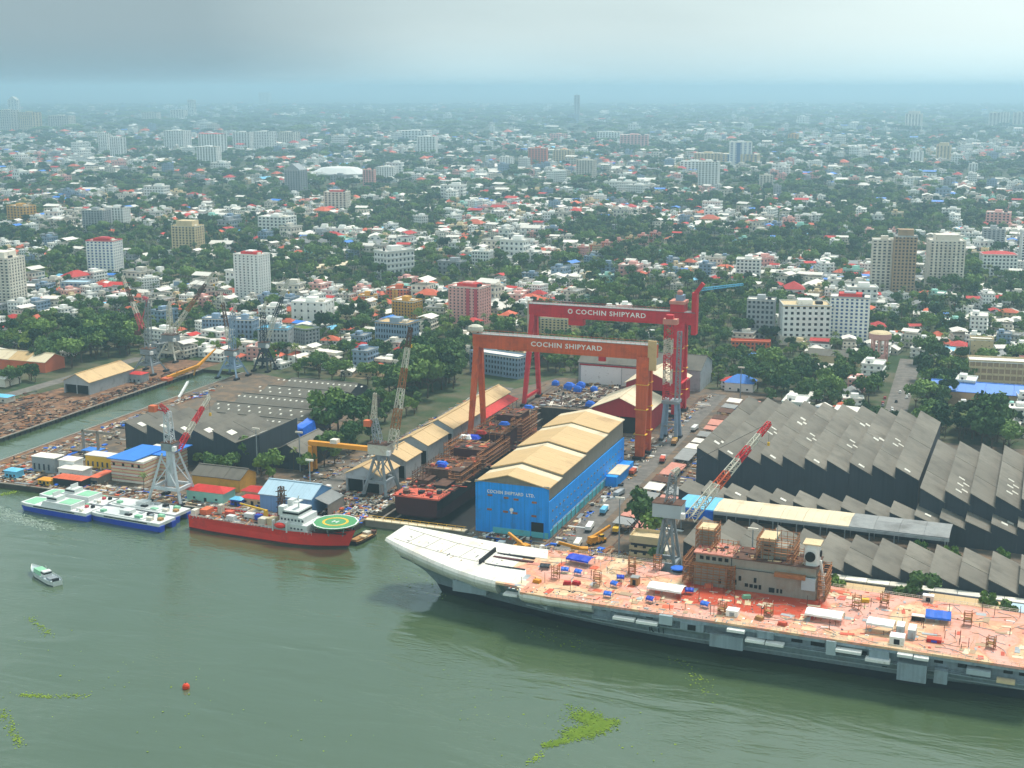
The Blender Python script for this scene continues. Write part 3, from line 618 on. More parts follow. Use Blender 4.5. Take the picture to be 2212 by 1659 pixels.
# things lying on the flight deck
def on_deck(name, label, cat, u, v, z=DK, rot=0.0, group=None):
    p = at(u, v, z); return thing(name, label, cat, p, CROT + rot, group)
def awning(name, label, u, v, w, d_, hgt, m, frame='cranegrey', pitch=0.6, rot=0, group=None, cat='awning'):
    t = on_deck(name, label, cat, u, v, rot=R(rot), group=group)
    n = 6; top = MB()
    for i in range(n):
        x0, x1 = -w/2 + w*i/n, -w/2 + w*(i+1)/n; s0_ = .12*math.sin(i*2.1); s1_ = .12*math.sin((i+1)*2.1)
        top.add([(x0,-d_/2,hgt-pitch+s0_),(x1,-d_/2,hgt-pitch+s1_),(x1,0,hgt+s1_),(x0,0,hgt+s0_),(x1,d_/2,hgt-pitch),(x0,d_/2,hgt-pitch)], [(0,1,2,3),(3,2,4,5)])
        top.add([(x0,-d_/2,hgt-pitch+s0_),(x1,-d_/2,hgt-pitch+s1_),(x1,-d_/2-.1,hgt-pitch-.7),(x0,-d_/2-.1,hgt-pitch-.7)], [(0,1,2,3)])
    top.build('sheet', m, t)
    for x in (-w/2+.15, w/2-.15):
        for y in (-d_/2+.1, d_/2-.1): MB().box(x-.09,x+.09,y-.09,y+.09,0,hgt-pitch).build('post', frame, t)
    return t
for k, (u, v, h_) in enumerate(((1200,1250,5),(1290,1265,6),(1365,1240,7),(1420,1230,6),(1560,1325,4),(1660,1330,4),(1850,1315,5),(1910,1310,5),(2090,1350,5),(2140,1400,4))):
    t = on_deck('scaffold_tower', 'brown tubular scaffold tower standing on the flight deck', 'scaffold', u, v, rot=random.uniform(-.3,.3), group='scaffold towers on the flight deck')
    scaffold('scaffold_frame', -1.3, 1.3, -1.1, 1.1, 0, h_, t, step=2.2); MB().box(-1.3,1.3,-1.1,1.1,h_*.5,h_*.5+.15).build('platform','timber',t)
er = MB()
for (p, q_) in (((60,-29.0),(236,-29.4)),((34,22.0),(91,23.2)),((160,23.2),(236,21.8))):
    n = int((q_[0]-p[0])/2.5)
    for k in range(n+1):
        a, b = p[0]+(q_[0]-p[0])*k/n, p[1]+(q_[1]-p[1])*k/n; er.box(a-.06,a+.06,b-.06,b+.06,DK,DK+1.3)
    for z in (.7,1.3): er.bar((*p,DK+z),(*q_,DK+z),.1)
er.build('deck_edge_rail','offwhite',car)
awning('tarpaulin_shelter', 'large dark blue tarpaulin shelter on the pink deck behind the white bow', 1254, 1218, 10.5, 6.5, 3.4, 'tarpdark', rot=-8)
for u, v, w in ((1221,1237,3.2),(1251,1242,3.4),(1340,1254,3.0),(1329,1268,3.2),(1314,1290,3.2),(1406,1301,3.2),(1489,1282,3.4),(1524,1312,3.4)):
    awning('work_tent', 'small blue tarpaulin work tent on the open pink flight deck', u, v, w, 2.6, 2.5, 'tarp' if random.random() < .6 else 'tarpdark', rot=random.uniform(-25, 25), group='blue work tents scattered on the flight deck')
awning('welding_tent', 'grey-blue covered stores stack at the edge of the white ramp', 1178, 1228, 4.2, 3.4, 2.2, 'navydark', rot=10)
awning('deck_shed', 'wide white sheet-roofed shed on the deck near the round blue crane foot', 1440, 1281, 14, 7.5, 3.6, 'white', pitch=.9, rot=-2)
awning('deck_shed', 'wide white sheet-roofed shed on red primer beneath the funnel', 1781, 1338, 13.5, 7.2, 3.6, 'white', pitch=.9, rot=-2)
awning('deck_shed', 'long white roof with open cream front beside two upright containers', 1902, 1363, 9.6, 6.6, 4.0, 'white', pitch=.3, rot=-2)
awning('tarpaulin_arch', 'bright blue humped tarpaulin over a deck opening near the stern', 2026, 1341, 9.0, 6.5, 4.2, 'tarp', pitch=1.8, rot=4)
def container(name, label, u, v, w, d_, hgt, m, rot=0, group=None, z=DK):
    t = on_deck(name, label, 'container', u, v, z=z, rot=R(rot), group=group)
    MB().box(-w/2, w/2, -d_/2, d_/2, 0, hgt-.12).build('body', m[0], t); MB().box(-w/2-.08, w/2+.08, -d_/2-.08, d_/2+.08, hgt-.12, hgt+.1).build('roof', m[1], t)
    MB().box(-w*.2, w*.2, -d_/2-.06, -d_/2+.05, .15, hgt*.75).build('door', m[2], t); return t
container('container', 'upright white site container, inner one of a pair on deck', 1945, 1368, 2.6, 5, 3.6, ('navylight','white','greywall'))
container('container', 'upright white site container, outer one of a pair on deck', 1970, 1374, 2.6, 6, 3.4, ('navylight','white','greywall'))
container('container', 'low white container with dark open front near the port deck edge', 1938, 1388, 5.0, 4.5, 2.8, ('white','white','black'))
container('container', 'small square white cabin near the deck edge amidships', 1583, 1328, 4.4, 4.0, 2.2, ('white','white','greywall'))
container('container', 'long black-fronted low container behind the white sheds', 1983, 1340, 4.6, 2.4, 2.0, ('black','offwhite','dark'))
container('container', 'small white-topped cabin at the starboard edge beside trees', 2005, 1298, 4.0, 2.4, 2.4, ('offwhite','white','dark'), z=DK)
container('container', 'flat red and blue welding set lying on pink deck', 2018, 1386, 5.0, 2.6, 1.3, ('redclad','primerred','cobalt'))
container('container', 'grey-roofed square workshop box between the blue tents', 1372, 1262, 3.2, 3.2, 3.2, ('timber','greyroof','dark'))
t = on_deck('capstan_reel', 'round blue cable reel standing in the lift notch by the crane', 'cable reel', 1464, 1236)
MB().tube((0,0,0),(0,0,.5),3.1,3.1,18).build('lower_flange','cranegrey',t); MB().tube((0,0,.5),(0,0,1.6),2.2,2.2,16).build('drum','dark',t); MB().tube((0,0,1.6),(0,0,2.0),3.0,2.8,18).build('upper_flange','tarp',t)
for (u, v, m, lab) in ((1530,1268,'orangewall','orange'),(1245,1262,'redclad','dark red'),(1225,1262,'redclad','dark red'),(1640,1338,'timber','tan timber'),(1690,1350,'primerred','rust red'),(1868,1300,'yellow','yellow'),(1160,1258,'craneyellow','orange-yellow'),(1612,1292,'seagreen','pale green'),(1635,1275,'white','white')):
    p = on_deck('pallet_stack', lab + ' stack of pallets and plates on the flight deck', 'pallet', u, v, rot=random.uniform(-.5,.5), group='pallet stacks on the flight deck')
    for k in range(3): MB().box(-1.6+.2*k, 1.6, -1.1, 1.1-.2*k, k*.5, k*.5+.38).build('layer', m, p)
# uncountable bits of building gear on the deck
def clutter(name, label, cat, spots, mats, size, parent_z, base_rot, kind='stuff', pipes=0.45, flat=1.0):
    mb = MB()
    for (x, y, z) in spots:
        m = random.randrange(len(mats)); q_ = base_rot + random.choice((0, math.pi/2)) + random.gauss(0, .12)
        if random.random() < pipes:
            L_ = random.uniform(1.5, 5.5)*size; n_ = random.choice((1,1,2,3)); w = random.uniform(.12,.3)*size
            for k in range(n_): mb.cbox(x - math.sin(q_)*k*w*1.5, y + math.cos(q_)*k*w*1.5, z, L_, w, w*random.uniform(.7,1.2), q_, m)
        else:
            a = abs(random.gauss(size*.7, size*.5)) + .2; b = a*random.uniform(.3,1.0); hh = random.uniform(.15,.8)*size*.7*flat
            mb.cbox(x, y, z, a, b, hh, q_, m)
            if random.random() < .3: mb.cbox(x, y, z+hh, a*.6, b*.6, hh*.7, q_+.2, random.randrange(len(mats)))
    o = mb.build(name, mats); tag(o, label, cat, kind=kind); return o
sp_ = []
for _ in range(850):
    a = random.triangular(38, 234, 130); b = random.uniform(-27.5, 22)
    if 104 < a < 160 and 3 < b < 23 or 90 < a < 108 and b > 13: continue
    if random.random() < .35: a = 40 + abs(random.gauss(0, 1))*60; b = random.choice((-26, 20)) + random.gauss(0, 2)
    a = min(a, 233); b = max(-28, min(21.5, b)); w_ = cw(a, b)
    if 104 < a < 160 and 3 < b < 23 or 90 < a < 108 and b > 13: continue
    sp_.append((w_.x, w_.y, DK))
clutter('deck_gear', 'scattered tools, cables and small gear lying on the flight deck', 'gear', sp_, ['primerred','timber','cream','greywall','dark','offwhite','salmon','white','cranegrey','salmon'], .6, DK, CROT)
clutter('island_gear', 'rusty gear and scaffold boards heaped on the island roofs', 'gear', ISLAND_SPOTS, ['scaffold','primerred','rust','cream','dark','shipdark'], 1.0, DK, CROT)
pl = MB(); PM = ['cream','salmon','primerred','tanwall','creamroof','orangeroof','creamroof','greywall']
for _ in range(200):
    a = random.uniform(40, 232); b = random.uniform(-26.5, 20.5)
    if 90 < a < 160 and b > 2.5: continue
    w_ = cw(a, b); L_ = random.uniform(1.2, 5.5)
    pl.cbox(w_.x, w_.y, DK+.005, L_, L_*random.uniform(.25,.8), random.uniform(.03,.22), CROT + random.choice((0, math.pi/2)) + random.gauss(0,.08), random.randrange(len(PM)))
for _ in range(90):      # hoses and cables
    a = random.uniform(44, 230); b = random.uniform(-25, 18); an = random.uniform(-.5,.5) + random.choice((0,1.57)); pr = None
    if 88 < a < 162 and b > -2: continue
    for k in range(7):
        w_ = cw(max(41,min(233,a)), max(-27,min(20.5,b)), DK+.12)
        if pr: pl.bar(pr, w_, .16, .14, 3 if random.random() < .5 else 7)
        pr = w_; an += random.gauss(0,.35); a += math.cos(an)*2.4; b += math.sin(an)*2.4
        if 104 < a < 160 and b > 2: break
tag(pl.build('deck_plates_and_hoses', PM), 'loose steel plates, mats and hoses lying over the flight deck', 'plates', kind='stuff')
sp_ = []
for _ in range(45):
    a = random.uniform(-18, 30); b = random.uniform(-8, 16); w_ = cw(a, b); sp_.append((w_.x, w_.y, rz(a)-.05))
clutter('ramp_gear', 'few small items of gear lying on the white bow ramp', 'gear', sp_, ['timber','greywall','dark','cream'], .6, DK, CROT)
st = MB()
for _ in range(70):
    a = random.uniform(42, 232); b = random.uniform(-27, 21)
    if 90 < a < 160 and b > 3: continue
    w_ = cw(a, b); st.box(w_.x-.09, w_.x+.09, w_.y-.09, w_.y+.09, DK, DK+random.uniform(1.5, 4.5))
tag(st.build('lighting_poles_and_stanchions', 'rust'), 'thin brown stanchions standing all over the flight deck', 'stanchion', kind='stuff')

# ------------------------------------------------------------------ red offshore vessel
def hull_mesh(L_, B, zdeck, bow_rake=5.0, keel=-3.0, stern=0.85, wl=0.0, fl=1.06, sheer=1.2, n=20, split=None):
    """ship hull with +x bow; returns MB with material 0 topsides, 1 below split, 2 deck"""
    mb = MB(); lv = [keel, 0.0, split if split else 0.6, zdeck*0.6, zdeck]; rg_ = []
    for i in range(n+1):
        u = i/n; row = []
        for k, z in enumerate(lv):
            tz = (z-keel)/(zdeck-keel); xb = L_/2 - bow_rake*(1-tz); x = -L_/2 + (xb + L_/2)*u
            sh_ = min(1.0, stern + (1-stern)*min(1, u*6)); 
            if u > .62: sh_ *= max(0.015, 1-((u-.62)/.38)**2.2)
            zz = z + (sheer*max(0, (u-.55)/.45)**2 if k == 4 else 0) + (sheer*.6*max(0, (u-.55)/.45)**2 if k == 3 else 0)
            row.append((x, B/2*sh_*(0.7 if k == 0 else 1.0)*(fl if k == 4 else 1), zz))
        rg_.append(row)
    for side in (-1, 1):
        for i in range(n):
            for k in range(4):
                A, Bq = rg_[i], rg_[i+1]
                pts = [(A[k][0], side*A[k][1], A[k][2]), (Bq[k][0], side*Bq[k][1], Bq[k][2]), (Bq[k+1][0], side*Bq[k+1][1], Bq[k+1][2]), (A[k+1][0], side*A[k+1][1], A[k+1][2])]
                if side > 0: pts.reverse()
                mb.add(pts, [(0,1,2,3)], 1 if (k < 2 and split) else 0)
    for i in range(n):
        A, Bq = rg_[i][4], rg_[i+1][4]; mb.add([(A[0],-A[1],A[2]-.7),(Bq[0],-Bq[1],Bq[2]-.7),(Bq[0],Bq[1],Bq[2]-.7),(A[0],A[1],A[2]-.7)], [(0,1,2,3)], 2)
    A = rg_[0]; mb.add([(p[0],-p[1],p[2]) for p in A] + [(p[0],p[1],p[2]) for p in A], [(k,5+k,6+k,k+1) for k in range(4)], 0)
    return mb
rv = ything('offshore_vessel', 'red-hulled offshore vessel with white bridge and green round helideck', 'ship', -127, -34.5, 0, R(-3))
hm = hull_mesh(89, 17, 7.0, bow_rake=6, sheer=1.6, split=.9); hm.build('hull', ['hullred','shipdark','rust'], rv)
def rb(name, m, *b, parent=None): return MB().box(*b).build(name, m, parent or rv)
for y in (-8.4, 8.4):
    gr = MB(); gr.box(-43, 26, y-.06, y+.06, 7.9, 8.05); gr.box(-43, 26, y-.06, y+.06, 7.4, 7.5)
    for k in range(36): gr.box(-43+k*1.97, -42.9+k*1.97, y-.06, y+.06, 6.4, 8.05)
    gr.build('guard_rail', 'boatwhite', rv)
rb('accommodation_block', 'boatwhite', 6, 23, -7.6, 7.6, 6.3, 10.2); rb('bridge_deck', 'boatwhite', 7.5, 20, -6.6, 6.6, 10.2, 13.2); br = rb('wheelhouse', 'boatwhite', 9, 17.5, -6, 6, 13.2, 16.0)
rb('wheelhouse_windows', 'dark', 8.9, 17.6, -6.1, 6.1, 14.3, 15.3, parent=br); rb('funnel', 'boatwhite', 6.5, 9.5, 2, 6, 13.2, 18.5); rb('funnel', 'boatwhite', 6.5, 9.5, -6, -2, 13.2, 17.5)
for z in (7.6, 11.4):
    for k in range(7): rb('window', 'glass', 8.2+k*1.9, 9.2+k*1.9, (-7.7 if z < 9 else -6.7), (-7.5 if z < 9 else -6.5), z, z+1.0)
MB().tube((14,0,16),(14,0,22),.5,.2,8).build('radar_mast','boatwhite',rv); rb('radar_bar','boatwhite',13,15,-2.5,2.5,19,19.4)
MB().lattice((2.5, 3, 6.3), (2.5, 3, 24), 3.0, 2.0, 9, .35).build('lattice_mast', 'rust', rv)
fr = MB()
for k in range(6): fr.bar((2.5-1.9, 3-1.9, 9+k*2.6), (2.5+1.9, 3+1.9, 9+k*2.6), .5, .3); fr.bar((2.5-1.9, 3+1.9, 9+k*2.6), (2.5+1.9, 3-1.9, 9+k*2.6), .5, .3)
fr.build('mast_crossarms','rust',rv)
lb = MB().loft([[(9+1.0*(x*x)*0+x*3.2, -8.9+(1.5*(1-abs(x)**3))*math.cos(2*math.pi*i/10), 9.2+1.4*(1-abs(x)**3)*math.sin(2*math.pi*i/10)) for i in range(10)] for x in (-.98,-.8,-.4,0,.4,.8,.98)]).build('lifeboat','hullred',rv)
rb('davit','boatwhite',5.0,5.5,-9.6,-7.4,6.3,11.5); rb('davit','boatwhite',12.6,13.1,-9.6,-7.4,6.3,11.5)
# helideck: octagon with ring and H
def ngon(cx, cy_, r, n, ph=0): return [(cx + r*math.cos(ph+2*math.pi*i/n), cy_ + r*math.sin(ph+2*math.pi*i/n)) for i in range(n)]
hd = MB().prism(ngon(34,0,11,12,R(15)), 11.2, 11.7).build('helideck','helideck',rv)
def ring(mb, cx, cy_, r0, r1, z, n=28):
    for i in range(n):
        a, b = 2*math.pi*i/n, 2*math.pi*(i+1)/n
        mb.add([(cx+r0*math.cos(a),cy_+r0*math.sin(a),z),(cx+r1*math.cos(a),cy_+r1*math.sin(a),z),(cx+r1*math.cos(b),cy_+r1*math.sin(b),z),(cx+r0*math.cos(b),cy_+r0*math.sin(b),z)],[(0,1,2,3)])
    return mb
ring(MB(),34,0,5.0,6.2,11.73).build('landing_circle','yellow',hd); ring(MB(),34,0,10.2,11.0,11.73,12).build('deck_border','boatwhite',hd)
MB().box(32.6,33.2,-1.5,1.5,11.72,11.76).box(34.8,35.4,-1.5,1.5,11.72,11.76).box(33.2,34.8,-.3,.3,11.72,11.76).build('landing_mark','boatwhite',hd)
for (x, y) in ((27,-6),(27,6),(34,-6.5),(34,6.5),(40,-4),(40,4)): MB().bar((x,y,6.6),(34+(x-34)*1.25,y*1.25,11.2),.5,.5).build('helideck_strut','cranegrey',rv)
MB().bar((24,-8,7.8),(43,-6,8.6),.8,.6).build('bow_rail','shipdark',rv)
for (nm, m, b) in (('cable_drum','cranepale',(-6,-2,-5,-1,6.3,9.6)),('cable_drum','cream',(-1.5,2,-4,1,6.3,9.8)),('deck_container','boatwhite',(-18,-13,1,4,6.3,8.8)),('deck_container','cobalt',(-12,-9,1,4,6.3,8.6)),('deck_container','boatwhite',(-24,-20,-5,-2,6.3,8.6)),('winch','orangewall',(-41,-37,-3,3,6.3,9.0)),('winch','cranepale',(-34,-32,2,5,6.3,10.6)),('deck_crane_base','yellow',(-8,-6.4,3,4.6,6.3,11)),('deck_container','primerred',(-30,-26,2,5,6.3,8)),('bulwark_house','offwhite',(-44,-41.5,-6,-2,5.8,9.2))):
    rb(nm, m, *b)
MB().bar((-7.2,3.8,10.8),(-20,1,13.5),.7,.7).build('deck_crane_jib','yellow',rv)
rvspots = []
for _ in range(240):
    x = random.uniform(-43, 4); y = random.uniform(-7, 7); p = rv.matrix_basis @ Vector((x, y, 6.3)); rvspots.append((p.x, p.y, 6.2))
clutter('vessel_deck_gear', 'brown and white gear crowding the work deck of the red vessel', 'gear', rvspots, ['rust','timber','offwhite','cranegrey','dark','orangewall','primerred'], 1.2, 6.3, YAW)

# ------------------------------------------------------------------ catamarans
def catamaran(label, s, t, rot, clean, grp='white and blue catamarans moored along the quay'):
    c_ = ything('catamaran', label, 'catamaran', s, t, 0, rot, grp)
    for y in (-4.3, 4.3):
        hmb = MB(); rg_ = []
        for x in (-23,-21,-15,-8,0,10,18,22):
            u = (x+23)/45; w = 1.7*min(1, .15+u*2.6); rise = 0.7*max(0, 1-u*2)
            rg_.append([(x, y-w, 3.0+rise*.3), (x+1.5*(1-u), y-w*.8, .0), (x+2*(1-u), y, -1.2), (x+1.5*(1-u), y+w*.8, 0), (x, y+w, 3.0+rise*.3)])
        hmb.loft(rg_, closed=True).build('hull', 'cobalt', c_)
    dk_ = MB().prism([(-22.4,-5),(-18,-6.1),(21.5,-6.1),(21.5,6.1),(-18,6.1),(-22.4,5)], 2.9, 4.4).build('main_deck', 'boatwhite', c_)
    MB().box(-13,14,-6.17,-6.1,3.3,3.9).build('side_window','black',c_); MB().box(-13,14,6.1,6.17,3.3,3.9).build('side_window','black',c_)
    MB().box(19,21.6,-5.9,-2.6,0.6,3.0).build('transom','cobalt',c_); MB().box(19,21.6,2.6,5.9,.6,3.0).build('transom','cobalt',c_)
    if clean:
        MB().prism([(-21,-4.2),(-13,-5.2),(-13,5.2),(-21,4.2)], 4.4, 4.5).build('fore_deck_paint','seagreen',c_)
        up = MB().loft([[(-9+sx,-5+.2*sx,z),(11,-5,z),(11,5,z),(-9+sx,5-.2*sx,z)] for z, sx in ((4.4,0),(6.8,1.5))]).build('cabin','boatwhite',c_)
        wh = MB().loft([[(-7+sx,-3,z),(0,-3,z),(0,3,z),(-7+sx,3,z)] for z, sx in ((6.8,0),(8.9,1.2))]).build('wheelhouse','boatwhite',c_)
        MB().box(-6.6,-.1,-3.05,-2.95,7.5,8.3).build('side_window','black',wh); MB().add([(-6.75,-2.6,7.4),(-6.75,2.6,7.4),(-6.2,2.5,8.4),(-6.2,-2.5,8.4)],[(0,3,2,1)]).build('windscreen','black',wh)
        MB().box(2,10,-4,4,6.82,6.95).build('top_deck_paint','seagreen',c_); MB().box(-3,-2.6,-2.6,2.6,8.9,11).build('radar_mast','boatwhite',c_)
        for (x,y,m) in ((13,-3,'white'),(14,2,'redstripe'),(16,-4,'offwhite'),(17,3,'dark'),(12.5,4,'seagreen')): MB().box(x,x+1.6,y-.7,y+.7,4.4,5.6).build('locker',m,c_)
    else:
        MB().prism([(-20,-4),(-14,-5),(10,-5),(10,5),(-14,5),(-20,4)], 4.4, 4.9).build('upper_deck','boatwhite',c_)
        for (x,y,w,m) in ((-17,-3,2.5,'seagreen'),(-8,2,3,'greywall'),(-2,-2.5,3.2,'dark'),(2,3,2.5,'greywall'),(5,-3.5,3.5,'seagreen'),(8,2,2.6,'dark'),(12,-3,3,'offwhite'),(14,3,3,'seagreen'),(17,-1,2.4,'timber'),(11,0,1.6,'cranegrey')): MB().box(x,x+w,y-1.1,y+1.1,4.4,4.9+random.uniform(.4,1.3)).build('engine_hatch',m,c_)
        MB().box(-6,0,-2.5,2.5,4.9,6.8).build('half_built_cabin','boatwhite',c_)
    return c_
catamaran('white catamaran with blue hull and green foredeck, outer of a moored pair', -246, -41, R(-5), True)
catamaran('white catamaran with green decks, inner of a moored pair against the quay', -246.5, -26.5, R(-5), True)
catamaran('unfinished white catamaran with open engine hatches, outer of a moored pair', -202.5, -42, R(-5), False)
catamaran('unfinished white catamaran, inner of a moored pair beneath the grey crane', -203.5, -27.5, R(-5), False)
# small craft
sb = ything('motor_launch', 'small grey and white launch with green roof crossing the open harbour', 'boat', -192.5, -119.5, 0, R(-26)+math.pi)
hull_mesh(26*.98, 6.2, 2.2, bow_rake=3.5, keel=-1, stern=.7, sheer=1.2, n=14, split=.4).build('hull',['boatwhite','navydark','navylight'],sb)
sbc = MB().loft([[(x0,-2.1*k,z),(x1,-2.1*k,z),(x1,2.1*k,z),(x0,2.1*k,z)] for x0,x1,z,k in ((0,7,1.5,1),(0.4,6.4,3.4,.9))]).build('canopy','seagreen',sb)
MB().box(-3.4,-.6,-1.8,1.8,1.5,4.0).build('wheelhouse','boatwhite',sb); MB().box(-3.45,-.55,-1.85,1.85,2.8,3.5).build('window','black',sb); MB().box(-9,-5,-1.7,1.7,1.5,2.3).build('engine_box','cranegrey',sb); MB().box(-11.4,-10.4,-1.4,1.4,.8,2.7).build('outboard','dark',sb)
MB().tube((-2,0,4),(-2,0,6.4),.12,.06,6).build('mast','white',sb)
bg = ything('work_barge', 'black-hulled work barge with sandy cargo beside the dock mouth', 'barge', -85, -23, 0, R(90-7))
hull_mesh(21, 6.5, 1.9, bow_rake=1.5, keel=-1, stern=.8, sheer=.3, n=14).build('hull',['black','black','timber'],bg)
for (x,y,w,m) in ((-7,0,4,'timber'),(-2,-1,3,'cream'),(3,.5,3.4,'cranepale'),(6,-1,2,'rust')): MB().box(x-w/2,x+w/2,y-1.5,y+1.5,1.2,2.0+random.random()).build('cargo_heap',m,bg)
bu = thing('mooring_buoy', 'bright orange-red mooring buoy floating alone on the water', 'buoy', at(402,1487,0), 0)
bm_ = MB(); bm_.loft([[(r*math.cos(2*math.pi*i/14), r*math.sin(2*math.pi*i/14), z) for i in range(14)] for r, z in ((.6,-.6),(1.15,-.2),(1.35,.5),(1.25,1.2),(.8,1.75),(.2,1.95))]).build('float','buoyorange',bu)
MB().tube((0,0,1.9),(0,0,2.6),.15,.15,6).build('ring_post','dark',bu)

# ------------------------------------------------------------------ shipyard halls
def gable_hall(name, label, s0, s1, t0, t1, eave, ridge, axis='t', wall='greywall', roof='tanroofx', bays=4, front='open', gable=None, over=0.8, z=GZ, cat='shed', rot=0.0, group=None, wall_lo=None, thick=0.35):
    """gabled hall in the yard frame; axis = direction of the ridge"""
    cs, ct = (s0+s1)/2, (t0+t1)/2
    t = ything(name, label, cat, cs, ct, z, rot, group)
    L_, W_ = (t1-t0, s1-s0) if axis == 't' else (s1-s0, t1-t0)
    def tr(x, y, zz): return (x, y, zz) if axis == 't' else (y, x, zz)   # x across, y along
    h2, l2 = W_/2, L_/2
    e, r_ = eave, ridge
    def put(mb, nm, m, par=t):
        if axis != 't': mb.v = [(p[1], p[0], p[2]) for p in mb.v]; mb.f = [tuple(reversed(f)) for f in mb.f]
        return mb.build(nm, m, par)
    for sx in (-1, 1): put(MB().box(sx*h2-.15, sx*h2+.15, -l2, l2, 0, e), 'side_wall', wall)
    gb = MB(); prof = [(-h2, 0 if front != 'open' else e*0.72), (h2, 0 if front != 'open' else e*0.72), (h2, e), (0, r_), (-h2, e)]
    gb.extrude_y(prof, -l2-.02, -l2+.25); put(gb, 'front_gable', gable or wall)
    gb = MB(); gb.extrude_y([(-h2, 0), (h2, 0), (h2, e), (0, r_), (-h2, e)], l2-.25, l2+.02); put(gb, 'rear_gable', gable or wall)
    if front == 'open': 
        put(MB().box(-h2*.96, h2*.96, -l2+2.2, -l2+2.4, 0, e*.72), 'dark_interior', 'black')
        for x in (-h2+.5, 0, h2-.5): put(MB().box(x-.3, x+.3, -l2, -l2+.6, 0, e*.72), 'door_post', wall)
    for k in range(bays):
        y0, y1 = -l2-over + (L_+2*over)*k/bays, -l2-over + (L_+2*over)*(k+1)/bays - .12
        lift = .05*(k % 2)
        for sx in (-1, 1):
            p = MB(); ex = sx*(h2+over); ez = e - (r_-e)*over/h2
            p.add([(0,y0,r_+lift),(0,y1,r_+lift),(ex,y1,ez+lift),(ex,y0,ez+lift),(0,y0,r_+lift+thick),(0,y1,r_+lift+thick),(ex,y1,ez+lift+thick),(ex,y0,ez+lift+thick)],
                  [(4,5,6,7),(3,2,1,0),(0,4,7,3),(1,2,6,5),(3,7,6,2)] if sx < 0 else [(7,6,5,4),(0,1,2,3),(3,7,4,0),(5,6,2,1),(2,6,7,3)])
            put(p, 'roof_panel', roof if isinstance(roof, str) else roof[k % len(roof)])
    put(MB().box(-.45, .45, -l2-over, l2+over, r_+thick+.0, r_+thick+.25), 'ridge_cap', roof if isinstance(roof, str) else roof[0])
    return t
def sawtooth(name, label, s0, n, pitch, t0, t1, zlow, dz, roof='asbestos', wall='darkclad', wally='darkclady', sky=(), rot=0.0, strips=2, mirror_last=False):
    t = ything(name, label, 'factory hall', s0, t0, GZ, rot); D_ = t1-t0
    for k in range(n):
        x0, x1 = k*pitch, (k+1)*pitch
        mir = mirror_last and k == n-1
        za, zb = (zlow, zlow+dz) if mir else (zlow+dz, zlow)
        th = .3
        for j in range(strips):
            y0, y1 = -.8 + (D_+1.6)*j/strips, -.8 + (D_+1.6)*(j+1)/strips - .15; lf = .12*((j+k) % 2)
            p = MB().add([(x0-.25,y0,za+lf),(x1+.25,y0,zb+lf),(x1+.25,y1,zb+lf),(x0-.25,y1,za+lf),(x0-.25,y0,za+th+lf),(x1+.25,y0,zb+th+lf),(x1+.25,y1,zb+th+lf),(x0-.25,y1,za+th+lf)],
                [(0,3,2,1),(4,5,6,7),(0,1,5,4),(1,2,6,5),(2,3,7,6),(3,0,4,7)]).build('roof_panel', roof, t)
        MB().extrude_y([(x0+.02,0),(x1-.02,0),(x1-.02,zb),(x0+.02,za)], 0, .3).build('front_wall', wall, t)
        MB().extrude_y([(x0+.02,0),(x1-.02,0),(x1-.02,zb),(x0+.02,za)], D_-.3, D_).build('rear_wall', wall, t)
        if not mir: MB().box(x0-.1, x0+.08, .3, D_-.3, zlow-.2, zlow+dz-.1).build('north_light', 'glass', t)
        for (kk, yy, ln, nn) in sky:
            if kk == k:
                for i in range(nn):
                    u0 = .35 + .22*(i % 2) ; xa = x0 + pitch*u0; zz = za + (zb-za)*u0 + th
                    y_ = yy + i*5.5
                    sl = (zb-za)/pitch
                    MB().add([(xa,y_,zz+.1),(xa+pitch*.25,y_,zz+.1+sl*pitch*.25),(xa+pitch*.25,y_+ln,zz+.1+sl*pitch*.25),(xa,y_+ln,zz+.1),(xa,y_,zz+.3),(xa+pitch*.25,y_,zz+.3+sl*pitch*.25),(xa+pitch*.25,y_+ln,zz+.3+sl*pitch*.25),(xa,y_+ln,zz+.3)],[(4,5,6,7),(0,1,5,4),(1,2,6,5),(2,3,7,6),(3,0,4,7)]).build('skylight', 'skylight', t)
    MB().box(n*pitch-.05, n*pitch+.25, 0, D_, 0, zlow + (dz if mirror_last else 0)).build('side_wall', wally, t); MB().box(-.25, .05, 0, D_, 0, zlow+dz).build('side_wall', wally, t)
    return t
# --- blue building-dock hall with stepped sliding roofs
bh = ything('blue_hall', 'tall bright blue hall with tan stepped roofs beside the building dock', 'hall', 0, 0)
MB().extrude_y([(-37,0),(0,0),(0,25.0),(-37,25.0)], 0, .5).build('front_wall', 'blueclad', bh)
MB().box(-.5, 0, .5, 129, 0, 18.0).build('side_wall', 'blueclady', bh); MB().box(-37, -36.5, .5, 129, 0, 18.0).build('side_wall', 'blueclady', bh); MB().box(-36.5, -.5, 128.5, 129, 0, 18).build('rear_wall', 'beigecladding', bh)
MB().box(-28, -.1, -.35, -.02, 0.2, 3.0).build('plinth', 'aquatrim', bh); MB().box(.02, .35, 2, 128, .2, 3.6).build('plinth', 'aquatrim', bh)
MB().box(-8.6, -2.4, -.3, .05, 0, 7.6).build('doorway', 'black', bh); MB().box(-9.0, -8.6, -.4, .05, 0, 8).build('door_jamb', 'blueclad', bh); MB().box(-2.4, -2.0, -.4, .05, 0, 8).build('door_jamb', 'blueclad', bh)
for (x, z) in ((-29.5,18.6),(-21.3,18.1),(-16.3,17.8),(-7.2,17.3),(-29.8,11.5),(-21.6,11.2),(-16.8,11.0),(-7.3,10.6)): MB().box(x-1.2, x+1.2, -.25, -.03, z-.45, z+.45).build('vent', 'scaffold', bh)
